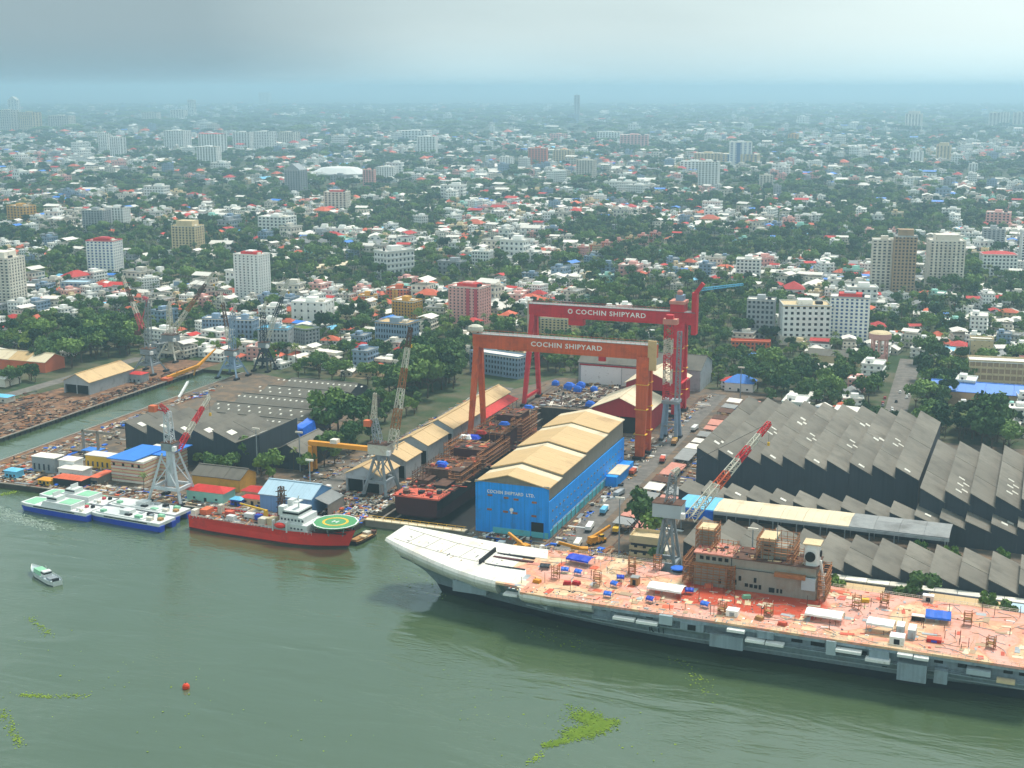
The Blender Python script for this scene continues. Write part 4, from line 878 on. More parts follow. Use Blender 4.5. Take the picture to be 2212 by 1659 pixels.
for k in range(22):
    for z in (7.5, 12.5): MB().box(.03, .25, 5+k*5.6, 6.3+k*5.6, z-.35, z+.35).build('vent', 'beigecladding', bh)
tm = text_mesh('COCHIN SHIPYARD  LTD.', 2.0, .08, 'white'); o = place('lettering', tm, bh, (-19.0, -.12, 20.4), (R(90), 0, 0)); o.scale = (.95, 1.1, 1)
em = MB().tube((-18.6, -.02, 12.4), (-18.6, -.2, 12.4), .95, .95, 16).tube((-18.6,-.02,10.9),(-18.6,-.2,10.9),.5,.5,10); em.build('emblem', 'white', bh)
segs = [(0.0, 20, 24.6, 29.0), (20, 58, 26.0, 30.2), (58, 97, 27.2, 31.2), (97, 129, 28.0, 32.0)]
for k, (a, b, e, r_) in enumerate(segs):
    w0 = -36.2 + .0*k; w1 = -.8
    mid = -20.5
    sg = MB().extrude_y([(w0,18.02),(w1,18.02),(w1,e),(mid,r_),(w0,e)], a+.52 if k == 0 else a+.05, b-.05)
    so = sg.build('roof_section', 'beigecladding', bh)
    for sx in (0, 1):
        n = max(2, round((b-a)/6.5))
        for j in range(n):
            y0, y1 = a-.5*(k == 0)+(b-a+.5*(k==0))*j/n, a-.5*(k==0)+(b-a+.5*(k==0))*(j+1)/n-.06
            x0, z0 = (w0-1.0, e-.25) if sx == 0 else (w1+1.0, e-.22)
            m = 'creamroof' if j == n-1 else 'tanroof'
            MB().add([(x0,y0,z0+.05),(mid,y0,r_+.05),(mid,y1,r_+.05),(x0,y1,z0+.05),(x0,y0,z0+.5),(mid,y0,r_+.5),(mid,y1,r_+.5),(x0,y1,z0+.5)], [(4,5,6,7),(0,1,5,4),(2,3,7,6),(3,0,4,7),(0,3,2,1)] if sx == 0 else [(7,6,5,4),(4,5,1,0),(6,7,3,2),(7,4,0,3),(1,2,3,0)]).build('roof_sheet', m, so)
    if k == 2: MB().extrude_y([(w0,25.4),(w1,25.4),(w1,e-.4),(mid,r_-.4),(w0,e-.4)], a-.04, a+.04).build('roof_slot', 'black', bh)
MB().box(-37.2, .2, -.3, .6, 25.0, 25.5).build('fascia', 'beigecladding', bh)
MB().box(.4, 6.5, 92, 126, 0, 5.6).build('annex', 'blueclady', bh); MB().box(.3, 7.2, 96, 116, 5.6, 6.0).build('annex_roof', 'creamroof', bh)
sc = MB()
for k in range(14): sc.box(.6, .9, 4+k*7, 4.3+k*7, 0, 5.0)
sc.box(.6,.9,4,96,4.8,5.0); sc.build('fence_rail', 'cranegrey', bh)
# --- rows of tan and cream gabled halls left of the dock
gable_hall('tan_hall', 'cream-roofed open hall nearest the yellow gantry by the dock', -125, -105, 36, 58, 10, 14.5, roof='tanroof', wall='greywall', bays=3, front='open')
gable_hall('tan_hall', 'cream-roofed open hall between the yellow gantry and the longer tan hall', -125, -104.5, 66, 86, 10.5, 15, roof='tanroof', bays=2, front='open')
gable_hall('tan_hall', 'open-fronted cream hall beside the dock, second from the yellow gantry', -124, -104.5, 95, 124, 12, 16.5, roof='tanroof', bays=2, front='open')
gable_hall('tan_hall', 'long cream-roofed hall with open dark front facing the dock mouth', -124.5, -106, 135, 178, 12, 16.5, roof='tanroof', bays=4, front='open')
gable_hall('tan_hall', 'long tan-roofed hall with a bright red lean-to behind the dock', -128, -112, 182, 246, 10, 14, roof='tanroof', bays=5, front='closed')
t = ything('lean_to_roof', 'long bright red lean-to roof beside the tan hall', 'roof', -108, 212)
MB().add([(-3.8,-30,9),(3.8,-30,6.6),(3.8,30,6.6),(-3.8,30,9),(-3.8,-30,9.4),(3.8,-30,7.0),(3.8,30,7.0),(-3.8,30,9.4)],[(4,5,6,7),(0,3,2,1),(0,1,5,4),(1,2,6,5),(2,3,7,6)]).build('roof_sheet','redroof',t)
for k in range(9): MB().box(3.2,3.5,-29+k*7,-28.7+k*7,0,6.6).build('post','cranegrey',t)
# --- dark saw-tooth halls on the left
sawtooth('dark_hall', 'dark grey sheet-clad saw-tooth hall with zigzag roof above the striped office', -273, 6, 14.6, 50, 92, 15.5, 6.0, sky=((0,4,4,1),(1,5,4,1),(2,4,4,1),(3,5,6,1),(4,5,6,1),(5,4,4,2)), roof='asbestosx', mirror_last=True)
gable_hall('side_hall', 'low grey gabled annex beside the dark zigzag hall', -185, -165, 62, 98, 9, 14, roof='asbestos', wall='darkclad', bays=3, front='closed')
for k, (t0, lab) in enumerate(((100,'nearest the dark zigzag hall'),(126,'second behind the dark zigzag hall'),(152,'middle one of five parallel bays'),(178,'next to the rearmost of the parallel bays'),(204,'rearmost of the parallel bays, by the trees'))):
    hh = gable_hall('long_hall', 'long grey asbestos-roofed hall dotted with small skylights, ' + lab, -272+k*3, -193-k*4, t0, t0+25.6, 10, 14.2, axis='s', roof='asbestosx', wall='darkclad', bays=3, front='closed', over=.2)
    W2 = 12.8
    for j in range(16 if k % 2 == 0 else 9):
        for row in ((0.3,) if k % 2 == 0 else (.25, .6)):
            x = -34 + j*(4.2 if k % 2 == 0 else 7.4) + (3 if row > .5 else 0); y = -W2*row; zz = 14.2 - 4.2*row + .42
            if x > 34: continue
            MB().add([(x,y-.7,zz-.23),(x+1.3,y-.7,zz-.23),(x+1.3,y+.7,zz+.23),(x,y+.7,zz+.23)],[(0,1,2,3)]).build('skylight','skylight',hh)
t = ything('tarpaulin', 'bright blue tarpaulin hung over the corner of the long grey halls', 'tarpaulin', -191, 112, GZ)
MB().add([(-2.5,-8,13),(2.2,-8,12),(2.6,6,13.4),(-2,6,15),(3.6,-8,5),(4,6,7),(3.2,-10,3),(-1,-10,11)],[(0,1,2,3),(1,4,5,2),(0,7,6,4,1)]).build('sheet','tarp',t)
# --- big grey-white shed behind the gantries and the two red portal shelters
gable_hall('grey_shed', 'big pale grey shed with dark roof and two wide doors behind the cranes', -92, -3, 334, 372, 15, 22, axis='s', roof='asbestosx', wall='greywall', bays=4, front='closed')
bsd = ything('shed_door_pair', 'pair of wide white sliding doors on the grey shed', 'door', -58, 333.6)
MB().box(-32,-2,-.3,.0,0,13).build('door_leaf','white',bsd); MB().box(-1.5,28,-.3,.0,0,13).build('door_leaf','white',bsd); MB().box(-33,29,-.5,.1,13.2,14.2).build('door_track','redclad',bsd)
def portal(label, s, t_, L_):
    g_ = gable_hall('red_portal_shelter', label, s-17.5, s+17.5, t_, t_+L_, 15, 22.5, roof='creamroof', wall='redclad', gable='redclad', bays=3, front='open', over=1.4)
    return g_
portal('red portal shelter with cream gabled roof beside the blue hall', -24, 203, 40)
portal('red portal shelter with cream gabled roof in front of the grey shed', -24, 281, 36)
# --- pale blue shed, red-roofed workshops, cream block at the left quay
gable_hall('pale_blue_shed', 'pale blue metal shed with light roof behind the red ship', -150, -121, -9, 12, 9, 13.5, axis='s', roof='palebluroof', wall='paleblueclad', bays=4, front='closed')
t = ything('workshop_lean_to', 'grey lean-to at the end of the pale blue shed', 'shed', -117, 2)
MB().add([(-3.6,-8,8.5),(4,-8,6),(4,9,6),(-3.6,9,8.5),(-3.6,-8,8.8),(4,-8,6.3),(4,9,6.3),(-3.6,9,8.8)],[(4,5,6,7),(0,1,5,4),(1,2,6,5),(2,3,7,6)]).build('roof','greyroof',t); MB().box(3.4,3.8,-8,9,0,6).build('wall','concrete',t); MB().box(-3.6,3.8,8.4,8.8,0,6).build('rear_wall','concrete',t)
def hip_hut(name, label, s, t_, w, d_, eave, ridge, wall, roof, rot=0, cat='shed', group=None):
    h_ = ything(name, label, cat, s, t_, GZ, rot, group); MB().box(-w/2,w/2,-d_/2,d_/2,0,eave).build('wall',wall,h_)
    a, b, r_ = w/2+.6, d_/2+.6, max(w-d_, 1)/2
    MB().add([(-a,-b,eave),(a,-b,eave),(a,b,eave),(-a,b,eave),(-r_,0,ridge),(r_,0,ridge)],[(0,1,5,4),(1,2,5),(2,3,4,5),(3,0,4),(0,3,2,1)]).build('roof',roof,h_)
    MB().box(-.8,.8,-d_/2-.06,-d_/2+.05,0,2.2).build('door','dark',h_)
    for x in (-w*.3, w*.3): MB().box(x-.7,x+.7,-d_/2-.06,-d_/2+.05,1.2,2.3).build('window','glass',h_)
    return h_
hip_hut('red_roof_store', 'long bright red roof with pale wall beside the grey quay crane', -184, -1, 22, 11, 5.5, 7.6, 'mintwall', 'redroof')
hip_hut('red_roof_store', 'stepped bright red double roof near the pale blue shed', -160, 8, 17, 9, 5, 7.0, 'cream', 'redroof')
hip_hut('red_roof_store', 'small lower red roof adjoining the stepped red roof', -158.5, 0, 13, 6, 3.6, 4.6, 'cream', 'redroof')
gable_hall('dark_roof_store', 'low dark-roofed store with yellow arched gable near the trees', -205, -176, 14, 30, 7, 10.5, axis='s', roof='asbestosx', wall='yellowwall', bays=3, front='closed')
hip_hut('blue_hut', 'small sky-blue hut beside the red stores', -166, -4, 6, 5, 3.2, 4.2, 'cobalt', 'skyroof')
hip_hut('blue_hut', 'sky-blue tank hut by the tip of the pier', -307, -4, 8, 6, 4.2, 4.8, 'skyroof', 'skyroof')
hip_hut('orange_shelter', 'bright orange roofed shelter on the pier behind the catamarans', -268, -5, 18, 8, 4.2, 5.4, 'dark', 'orangeroof')
hip_hut('orange_shelter', 'narrow orange awning running back from the pier shelter', -257, 6, 5, 14, 4.2, 4.8, 'concrete', 'orangeroof')
hip_hut('yellow_hut', 'low yellow tank house at the end of the pier', -281, -9, 8, 5, 3.0, 3.6, 'yellow', 'craneyellow')
# striped office with blue roofs
so = ything('striped_office', 'cream three-storey office banded in brown under bright blue roofs', 'office building', -242, 26)
for (x0,x1,y0,y1) in ((-11,10,-17,-2),(-6,14,-2,18)):
    core = MB().box(x0+.4,x1-.4,y0+.4,y1-.4,0,12).build('core','glass',so)
    for f in range(7): MB().box(x0,x1,y0,y1,f*1.85,f*1.85+1.15).build('wall_band','offwhite' if f % 2 == 0 else 'cream',so)
    MB().box(x0+.15,x1-.15,y0+.15,y1-.15,0,12.2).build('plaster_wall','salmon',so)
for (x, z) in ((-9,9.6),(-3,9.6),(3,9.6),(7,9.6)): MB().box(x-.7,x+.7,-17.12,-16.9,z-.8,z+.8).build('window','black',so)
MB().add([(-12.5,-18.5,12.5),(5,-18.5,12.5),(8,9,13.5),(-9,9,13.5),(-12.5,-18.5,13),(5,-18.5,13),(8,9,14),(-9,9,14)],[(4,5,6,7),(0,1,5,4),(1,2,6,5),(2,3,7,6),(3,0,4,7),(0,3,2,1)]).build('roof','blueroof',so)
MB().add([(5.4,-4,12.6),(15,-4,12.6),(17,19,13.2),(8.2,19,13.2),(5.4,-4,13),(15,-4,13),(17,19,13.6),(8.2,19,13.6)],[(4,5,6,7),(0,1,5,4),(1,2,6,5),(2,3,7,6),(3,0,4,7),(0,3,2,1)]).build('roof','blueroof',so)
for k in range(4):
    MB().box(-11.2+k*.001,-11.0,-15+k*3.5,-13.6+k*3.5,8.6,10.2).build('window','black',so)
# other quay-side blocks by the pier
for (s, t_, w, d_, hh, m, lab) in ((-299,14,15,8,8,'greywall','pale grey twin workshop block on the pier'),(-285,16,10,8,7,'white','white square workshop on the pier beside a blue tank'),(-276,8,16,8,5,'white','low white workshop behind the orange pier shelter'),(-272,30,22,8,7,'yellow','lime-yellow long workshop on the pier'),(-253,20,10,8,7,'white','white-roofed store beside the tree by the striped office')):
    b_ = ything('pier_workshop', lab, 'workshop', s, t_); MB().box(-w/2,w/2,-d_/2,d_/2,0,hh).build('wall',m,b_); MB().box(-w/2-.4,w/2+.4,-d_/2-.4,d_/2+.4,hh,hh+.4).build('roof','paleroof',b_)
    for x in [i*3.2 - w/2 + 1.6 for i in range(int(w/3.2))]: MB().box(x-.6,x+.6,-d_/2-.05,-d_/2+.05,1.0,hh*.55).build('window','glass',b_)
# concrete frame of two posts and a beam in front of the dark hall
fr = ything('portal_frame', 'tall grey concrete post-and-beam frame beside the dark zigzag hall', 'frame', -289, 44)
for x in (-9,1): MB().box(x-.6,x+.6,-.6,.6,0,16).build('post','concrete',fr)
MB().box(-9.6,12,-.6,.6,14.6,16).build('beam','concrete',fr)
MB().box(-8,3,-4,4,4.6,5.0).build('canopy','blueroof',fr)
# left bank of the canal
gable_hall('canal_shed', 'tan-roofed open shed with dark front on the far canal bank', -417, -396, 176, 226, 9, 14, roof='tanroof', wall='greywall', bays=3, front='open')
hip_hut('red_hut', 'small scarlet-roofed hut between the canal shed and the crane', -392, 226, 12, 9, 6, 7.5, 'greywall', 'redroof')
gable_hall('terracotta_hall', 'long terracotta and white roofed hall among dark trees', -575, -474, 226, 248, 8, 12.5, axis='s', roof=('creamroof','tanroofx','creamroof'), wall='orangewall', bays=6, front='closed')
gable_hall('pale_hall', 'long pale roofed hall below the terracotta hall', -520, -468, 176, 192, 6, 9, axis='s', roof='paleroof', wall='offwhite', bays=3, front='closed')
hip_hut('aqua_store', 'low store with pale aqua roof beside the canal road', -441, 140, 18, 8, 4, 4.8, 'offwhite', 'skyroof')
# --- right-hand factory
FR = R(-1.5)
sk1 = tuple((k, 3, 2.4, 1) for k in (1, 3, 5, 7, 9)) + tuple((k, 40+6*(k % 3), 1.8, 3) for k in (2, 4, 6, 8)) + ((0,20,3,2),(7,60,3,2),(3,80,3,3),(6,90,3,2))
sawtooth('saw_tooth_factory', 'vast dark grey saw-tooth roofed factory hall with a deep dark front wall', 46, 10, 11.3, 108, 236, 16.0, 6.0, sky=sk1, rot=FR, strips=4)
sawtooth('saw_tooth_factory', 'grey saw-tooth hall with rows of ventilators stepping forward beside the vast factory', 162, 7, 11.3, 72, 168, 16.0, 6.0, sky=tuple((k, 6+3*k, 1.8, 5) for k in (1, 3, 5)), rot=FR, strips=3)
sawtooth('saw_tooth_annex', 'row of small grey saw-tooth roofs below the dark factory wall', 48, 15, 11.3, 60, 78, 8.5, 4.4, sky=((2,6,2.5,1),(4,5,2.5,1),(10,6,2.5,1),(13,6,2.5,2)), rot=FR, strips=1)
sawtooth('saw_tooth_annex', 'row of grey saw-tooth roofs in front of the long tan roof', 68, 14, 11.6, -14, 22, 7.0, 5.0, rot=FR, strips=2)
tr = ything('long_canopy', 'long crane-way roof in sky blue, tan and grey crossing between saw-tooth rows', 'roof', 53, 46, GZ, FR)
def canopy_piece(x0, x1, m, zz=0.0):
    for sy, (ya, yb, za, zb) in enumerate(((-10.5,0,11.2,12.2),(0,10.5,12.2,11.2))):
        MB().add([(x0,ya,za+zz),(x1,ya,za+zz),(x1,yb,zb+zz),(x0,yb,zb+zz),(x0,ya,za+.4+zz),(x1,ya,za+.4+zz),(x1,yb,zb+.4+zz),(x0,yb,zb+.4+zz)],[(4,5,6,7),(0,1,5,4),(1,2,6,5),(2,3,7,6),(3,0,4,7),(0,3,2,1)]).build('roof_sheet', m, tr)
for k in range(3): canopy_piece(k*6, k*6+5.9, 'skyroof', .05)
for k in range(6): canopy_piece(18+k*10.5, 18+k*10.5+10.4, 'creamroof')
for k in range(4): canopy_piece(81+k*11, 81+k*11+10.9, 'greyroof', .03)
MB().box(0,17.8,-11,-10.4,6.5,11.2).build('fascia','tarp',tr); MB().box(18,125,-10.9,-10.5,9.8,11.2).build('fascia','greywall',tr)
for k in range(12): MB().box(2+k*11,2.5+k*11,-10.4,-9.9,0,10).build('column','cranegrey',tr); MB().box(2+k*11,2.5+k*11,9.9,10.4,0,10).build('column','cranegrey',tr)
# long low concrete strip and quay stores between factory and carrier
ls = ything('concrete_gallery', 'long pale concrete gallery roof along the front of the saw-tooth row', 'roof', 130, -20, GZ, FR)
for k in range(14): MB().box(k*9, k*9+8.8, -2.5, 2.5, 6.0, 6.5).build('roof_slab','offwhite',ls)
for k in range(29): MB().box(k*4.4, k*4.4+.4, -2.4, -2.0, 0, 6).build('column','concrete',ls)
MB().box(0,126,1.8,2.4,0,6).build('rear_wall','greywall',ls)
for (s, w, wl, rf, lab) in ((147,16,'offwhite','tanroofx','low tan-roofed quay store with white wall between two trees'),(187,27,'cobalt','tanroofx','long tan-roofed quay store with deep blue front'),(210,10,'greywall','palebluroof','pale square-roofed store at the end of the quay row'),(226,16,'cream','tanroofx','tan-roofed quay store past the pale square roof')):
    q_ = ything('quay_store', lab, 'shed', s, -31, GZ, FR)
    MB().box(-w/2,w/2,-3.5,3.5,0,5).build('wall',wl,q_)
    MB().add([(-w/2-.6,-4.6,5),(w/2+.6,-4.6,5),(w/2+.6,4.2,6.4),(-w/2-.6,4.2,6.4),(-w/2-.6,-4.6,5.3),(w/2+.6,-4.6,5.3),(w/2+.6,4.2,6.7),(-w/2-.6,4.2,6.7)],[(4,5,6,7),(0,1,5,4),(1,2,6,5),(2,3,7,6),(3,0,4,7),(0,3,2,1)]).build('roof',rf,q_)
    MB().box(-w*.3,w*.3,-3.6,-3.4,.3,3.6).build('door','tarp' if wl == 'cobalt' else 'dark',q_)
qo = ything('quay_office', 'three-storey cream quay office with open flat roof beside the grey crane', 'office building', 51, -12)
MB().box(-6.5,6.5,-5,5,0,10.6).build('core','glass',qo)
for f in range(4): MB().box(-7,7,-5.5,5.5,f*3.2,f*3.2+1.9).build('wall_band','cream',qo)
MB().box(-6.9,6.9,-5.4,-5.2,10,13).build('parapet','cream',qo); MB().box(-6.9,6.9,5.2,5.4,10,13).build('parapet','cream',qo); MB().box(-7,-6.8,-5.4,5.4,10,13).build('parapet','cream',qo); MB().box(6.8,7,-5.4,5.4,10,13).build('parapet','cream',qo)
for x in (-4,0,4): MB().box(x-.7,x+.7,-5.6,-5.4,4.4,5.9).build('window','dark',qo); MB().box(x-.7,x+.7,-5.6,-5.4,7.6,9).build('window','dark',qo)
MB().box(7.1,10,-4,4,0,7).build('stair_block','offwhite',qo)
# block-assembly lots right of the blue hall: flat salmon and grey section roofs
k = 0
for t_ in range(26, 300, 15):
    for (s, w) in ((29, 9), (40.5, 9)):
        if s > 40 and 100 < t_ < 240: continue
        if random.random() < .08: continue
        m, col_ = random.choice((('salmon','salmon-pink'),('salmon','salmon-pink'),('greyroof','grey'),('paleroof','pale grey'),('rust','rust-brown')))
        sb_ = ything('block_shelter', col_ + ' flat sheet shelter over ship sections beside the crane road', 'shelter', s + random.uniform(-.6,.6), t_ + random.uniform(-2,2), GZ, R(random.uniform(-3,3)), 'flat shelters beside the crane road')
        L_ = random.uniform(9, 15); z_ = random.uniform(3.2, 4.6)
        MB().add([(-w/2,-L_/2,z_),(w/2,-L_/2,z_-.5),(w/2,L_/2,z_-.5),(-w/2,L_/2,z_),(-w/2,-L_/2,z_+.25),(w/2,-L_/2,z_-.25),(w/2,L_/2,z_-.25),(-w/2,L_/2,z_+.25)],[(4,5,6,7),(0,1,5,4),(1,2,6,5),(2,3,7,6),(3,0,4,7),(0,3,2,1)]).build('roof',m,sb_)
        for x in (-w/2+.3, w/2-.3):
            for y in (-L_/2+.3, L_/2-.3): MB().box(x-.12,x+.12,y-.12,y+.12,0,z_-.2).build('post','cranegrey',sb_)
hip_hut('blue_roof_office', 'small white hall with pitched pale blue roof at the gantry end', 22, 352, 20, 15, 6, 11, 'white', 'blueroof', cat='hall')
hip_hut('green_roof_hut', 'small hut with pale green roof beside the saw-tooth factory', 56, 254, 9, 14, 5, 6, 'mintwall', 'seagreen')
ps = gable_hall('grey_store_hall', 'low grey store hall half hidden by trees behind the saw-tooth factory', 55, 97, 262, 284, 8, 10.5, axis='s', roof='asbestosx', wall='offwhite', bays=3, front='closed')
bl = gable_hall('blue_long_hall', 'very long low hall with bright blue segmented roof behind trees', 150, 290, 352, 380, 10, 14, axis='s', roof='blueroof', wall='tanwall', bays=8, front='closed')

# ------------------------------------------------------------------ the ship on the building dock
DOCK_TOPS = []
sp = ything('ship_under_construction', 'dark red ship hull under construction with salmon stern deck in the dry dock', 'ship', -77.5, 20, 0)
rg_ = []
for (y, w, zk) in ((0,11.6,-1),(6,12.4,-4.5),(18,12.6,-6.5),(60,12.6,-7.2),(110,12.6,-7.2),(135,11.4,-7.0),(150,8,-6.5),(160,3,-6)):
    rg_.append([(-w,y,8.6),(-w,y,3),(-w*.92,y,zk*.5),(-w*.55,y,zk),(w*.55,y,zk),(w*.92,y,zk*.5),(w,y,3),(w,y,8.6)])
hb_ = MB(); n_ = 8
for i in range(len(rg_)-1):
    for j in range(n_-1): hb_.add([rg_[i][j], rg_[i][j+1], rg_[i+1][j+1], rg_[i+1][j]], [(0,3,2,1)], 1 if j in (0,6) else 0)
hb_.add(rg_[0], [(0,1,2,3,4,5,6,7)], 0); hb_.build('hull', ['shipdark','black'], sp)
MB().prism([(-12.8,-.6),(12.8,-.6),(13,14),(-13,14)], 8.4, 9.2).build('stern_deck','primerred',sp)
MB().prism([(-12.6,17),(12.6,17),(12.6,110),(11.4,135),(8,150),(-8,150),(-11.4,135),(-12.6,110)], 7.6, 8.4).build('main_deck','rust',sp)
for (x0,x1,y0,y1,z,m) in ((-10,10,34,52,14,'rust'),(-11,9,70,88,16,'shipdark'),(-9,10,100,128,18,'shipdark'),(-6,8,128,146,22,'shipdark'),(-12,-4,54,66,12,'rust'),(3,11,56,68,13,'rust'),(-9,-3,22,32,11,'rust'),(2,9,18,30,10.5,'dark'),(-12,-8,100,126,13,'rust'),(9.5,12.4,76,98,12,'concrete')):
    MB().box(x0,x1,y0,y1,8.4,z).build('hull_block',m,sp); MB().box(x0-.3,x1+.3,y0-.3,y1+.3,z,z+.25).build('block_deck','rust',sp)
for _b in ((-10,10,34,52,14),(-11,9,70,88,16),(-9,10,100,128,18),(-6,8,128,146,22),(-12,-4,54,66,12),(3,11,56,68,13)):
    _s = []
    for _ in range(int((_b[1]-_b[0])*(_b[3]-_b[2])/9)):
        p = sp.matrix_basis @ Vector((random.uniform(_b[0]+1,_b[1]-1), random.uniform(_b[2]+1,_b[3]-1), 0)); _s.append((p.x, p.y, _b[4]+.2))
    DOCK_TOPS.extend(_s)
for args in ((-12,-6,22,60,8.4,15),(5,12,30,58,8.4,14),(-13,-9,66,100,8.4,19),(9,13,60,100,8.4,17),(-8,9,96,130,16,21),(-11,11,50,54,8,16),(6,13,120,146,8.4,22),(-13.4,-13,20,100,0,9)):
    scaffold('scaffolding', *args, sp, step=3.4, m=random.choice(('rust','scaffold')))
for (x,y,z,w,m) in ((-4,42,14.4,3.4,'tarp'),(-2,38,14.4,2.4,'tarpdark'),(6,150,22,3,'tarp'),(-7,92,16.4,5,'tarpdark'),(-3,96,18.4,3,'redroof'),(-10,90,16.6,4,'white'),(2,120,18.4,3,'tarp')):
    MB().loft([[(x-w,y-w*.6,z),(x+w,y-w*.6,z),(x+w,y+w*.6,z),(x-w,y+w*.6,z)],[(x-w*.6,y-w*.4,z+1.8),(x+w*.7,y-w*.3,z+1.5),(x+w*.6,y+w*.3,z+1.9),(x-w*.7,y+w*.4,z+1.6)]]).build('tarpaulin_cover',m,sp)
sp_ = []
for _ in range(1100):
    x = random.uniform(-12,12); y = random.uniform(17,150); p = sp.matrix_basis @ Vector((x,y,0)); sp_.append((p.x,p.y,8.35))
clutter('hull_block_gear', 'scaffold boards, pipes and primed plates on the ship blocks', 'gear', DOCK_TOPS, ['rust','scaffold','primerred','concrete','dark','orangeroof','timber'], 1.8, 8.4, YAW)
clutter('dock_ship_gear', 'rusty gear and steelwork piled on the ship in the dock', 'gear', sp_, ['rust','shipdark','dark','primerred','concrete','rust','tanwall','dark'], 2.0, 8.4, YAW)
for (x,y,w,l_,hh,m) in ((-7,4,3,2.4,1.6,'rust'),(0,7,2.6,3.2,1.2,'dark'),(6,4,2.4,2,1.4,'redclad'),(9,9,2,2.6,1.8,'navydark'),(-10,10,2,3,1.0,'concrete'),(3,11,4,1.6,.9,'orangeroof')): MB().box(x-w/2,x+w/2,y-l_/2,y+l_/2,9.2,9.2+hh).build('deck_machine',m,sp)
for x in (-12.5,12.5):
    r_ = MB(); r_.box(x-.07,x+.07,-.4,14,10.2,10.35)
    for k in range(8): r_.box(x-.07,x+.07,k*2,k*2+.14,9.2,10.3)
    r_.build('guard_rail','rust',sp)
sp_ = []
for _ in range(60): p = sp.matrix_basis @ Vector((random.uniform(-12,12), random.uniform(0,13.5), 0)); sp_.append((p.x,p.y,9.2))
clutter('stern_deck_gear', 'small gear and plates lying on the salmon stern deck in the dock', 'gear', sp_, ['primerred','salmon','rust','dark','tanwall'], 1.1, 9.2, YAW)
# hull sections beyond the ship at the head of the dock
sp_ = []
for _ in range(480):
    s = random.uniform(-98,-40); t_ = random.uniform(255,332); p = yd(s,t_); sp_.append((p.x,p.y,GZ))
clutter('dock_head_gear', 'steel sections and gear spread at the head of the dock', 'gear', sp_, ['rust','shipdark','dark','concrete','timber','offwhite','rust','concrete','cranegrey'], 2.6, GZ, YAW)
for (u, v, w) in ((1200,832,2.4),(1230,842,3.6),(1255,838,3.0),(1248,846,2.8),(1283,845,2.4),(1275,880,3.0)):
    p = at(u, v); o = thing('covered_section', 'hull section wrapped in bright blue tarpaulin at the dock head', 'tarpaulin', p, YAW, 'blue wrapped hull sections at the dock head')
    MB().loft([[(-w,-w*.8,0),(w,-w*.8,0),(w,w*.8,0),(-w,w*.8,0)],[(-w*.95,-w*.7,w),(w*.9,-w*.75,w*.9),(w*.95,w*.7,w),(-w,w*.7,w*1.1)],[(-w*.4,-w*.3,w*1.5),(w*.5,-w*.3,w*1.4),(w*.4,w*.3,w*1.45),(-w*.5,w*.3,w*1.5)]]).build('cover','tarp',o)
# ------------------------------------------------------------------ cranes
def gantry(label, t_, s0, s1, ztop, m, word, wpos, wsize, spread, emblem=False, right_extra=6.0):
    g = ything('gantry_crane', label, 'gantry crane', (s0+s1)/2, t_, GZ)
    h2 = (s1-s0)/2; zt = ztop-GZ; zb = zt-8.2
    bm_ = MB().extrude_y([(-h2-1.5,zb+1.2),(-h2+6,zb),(h2+1,zb),(h2+right_extra,zb+.6),(h2+right_extra,zt),(-h2-1.5,zt)], -3.6, 3.6).build('main_girder', m, g)
    MB().box(-h2-1.5,h2+right_extra,-3.9,3.9,zt,zt+.35).build('girder_walkway','greyroof',bm_)
    MB().box(-h2,h2+right_extra,-3.75,-3.6,zt-1.9,zt-1.6).build('girder_flange',m,bm_); MB().box(-h2,h2+right_extra,-3.75,-3.6,zb+1.3,zb+1.6).build('girder_flange',m,bm_)
    rl = MB()
    for y in (-3.85, 3.85):
        rl.box(-h2-1.5,h2+right_extra,y-.06,y+.06,zt+1.3,zt+1.45)
        for k in range(40): x = -h2-1.5 + k*(2*h2+1.5+right_extra)/39; rl.box(x-.06,x+.06,y-.06,y+.06,zt+.3,zt+1.4)
    rl.build('guard_rail', m, bm_)
    tmx = text_mesh(word, wsize, .1, 'white'); o = place('lettering', tmx, bm_, (wpos, -3.72, zb+4.6), (R(90), 0, 0)); o.scale = (1.12, 1.0, 1)
    if emblem: MB().tube((wpos-27.5,-3.55,zb+4.8),(wpos-27.5,-3.8,zb+4.8),1.7,1.7,18).build('emblem','white',bm_); MB().tube((wpos-27.5,-3.6,zb+4.8),(wpos-27.5,-3.9,zb+4.8),.9,.9,12).build('emblem_centre',m,bm_)
    for sy in (-1, 1):   # slender hinged leg
        lg = MB().taper((-h2+.8, sy*2.2, zb+1), (-h2-.6, sy*spread, 1.6), 3.4, 2.4).build('leg', m, g)
        MB().box(-h2-2.0,-h2+.8,sy*spread-4.2,sy*spread+4.2,.4,1.8).build('bogie','dark',g)
    MB().bar((-h2-.4,-spread+1,5.2),(-h2-.4,spread-1,5.2),1.4,1.8).build('sill_beam', m, g)
    for sy in (-1, 1):   # heavy rigid leg
        lg = MB().taper((h2-.8, sy*3.2, zb+1.5), (h2-.8, sy*spread*.62, 1.6), 7.2, 5.0, h0=3.4, h1=3.0).build('leg', m, g)
        MB().box(h2-4.2,h2+2.6,sy*spread*.62-4,sy*spread*.62+4,.3,1.8).build('bogie','dark',g)
        ld = MB(); 
        for k in range(3): ld.box(h2-4.6,h2+2.9,sy*(3.2+(spread*.62-3.2)*(.25+.25*k))-2.0,sy*(3.2+(spread*.62-3.2)*(.25+.25*k))+2.0,zb*(.75-.25*k),zb*(.75-.25*k)+.3)
        ld.build('leg_platform', 'yellow', lg)
    MB().bar((h2-.8,-spread*.6+1,4.6),(h2-.8,spread*.6-1,4.6),2.2,2.4).build('sill_beam', m, g)
    return g, bm_, h2, zb, zt
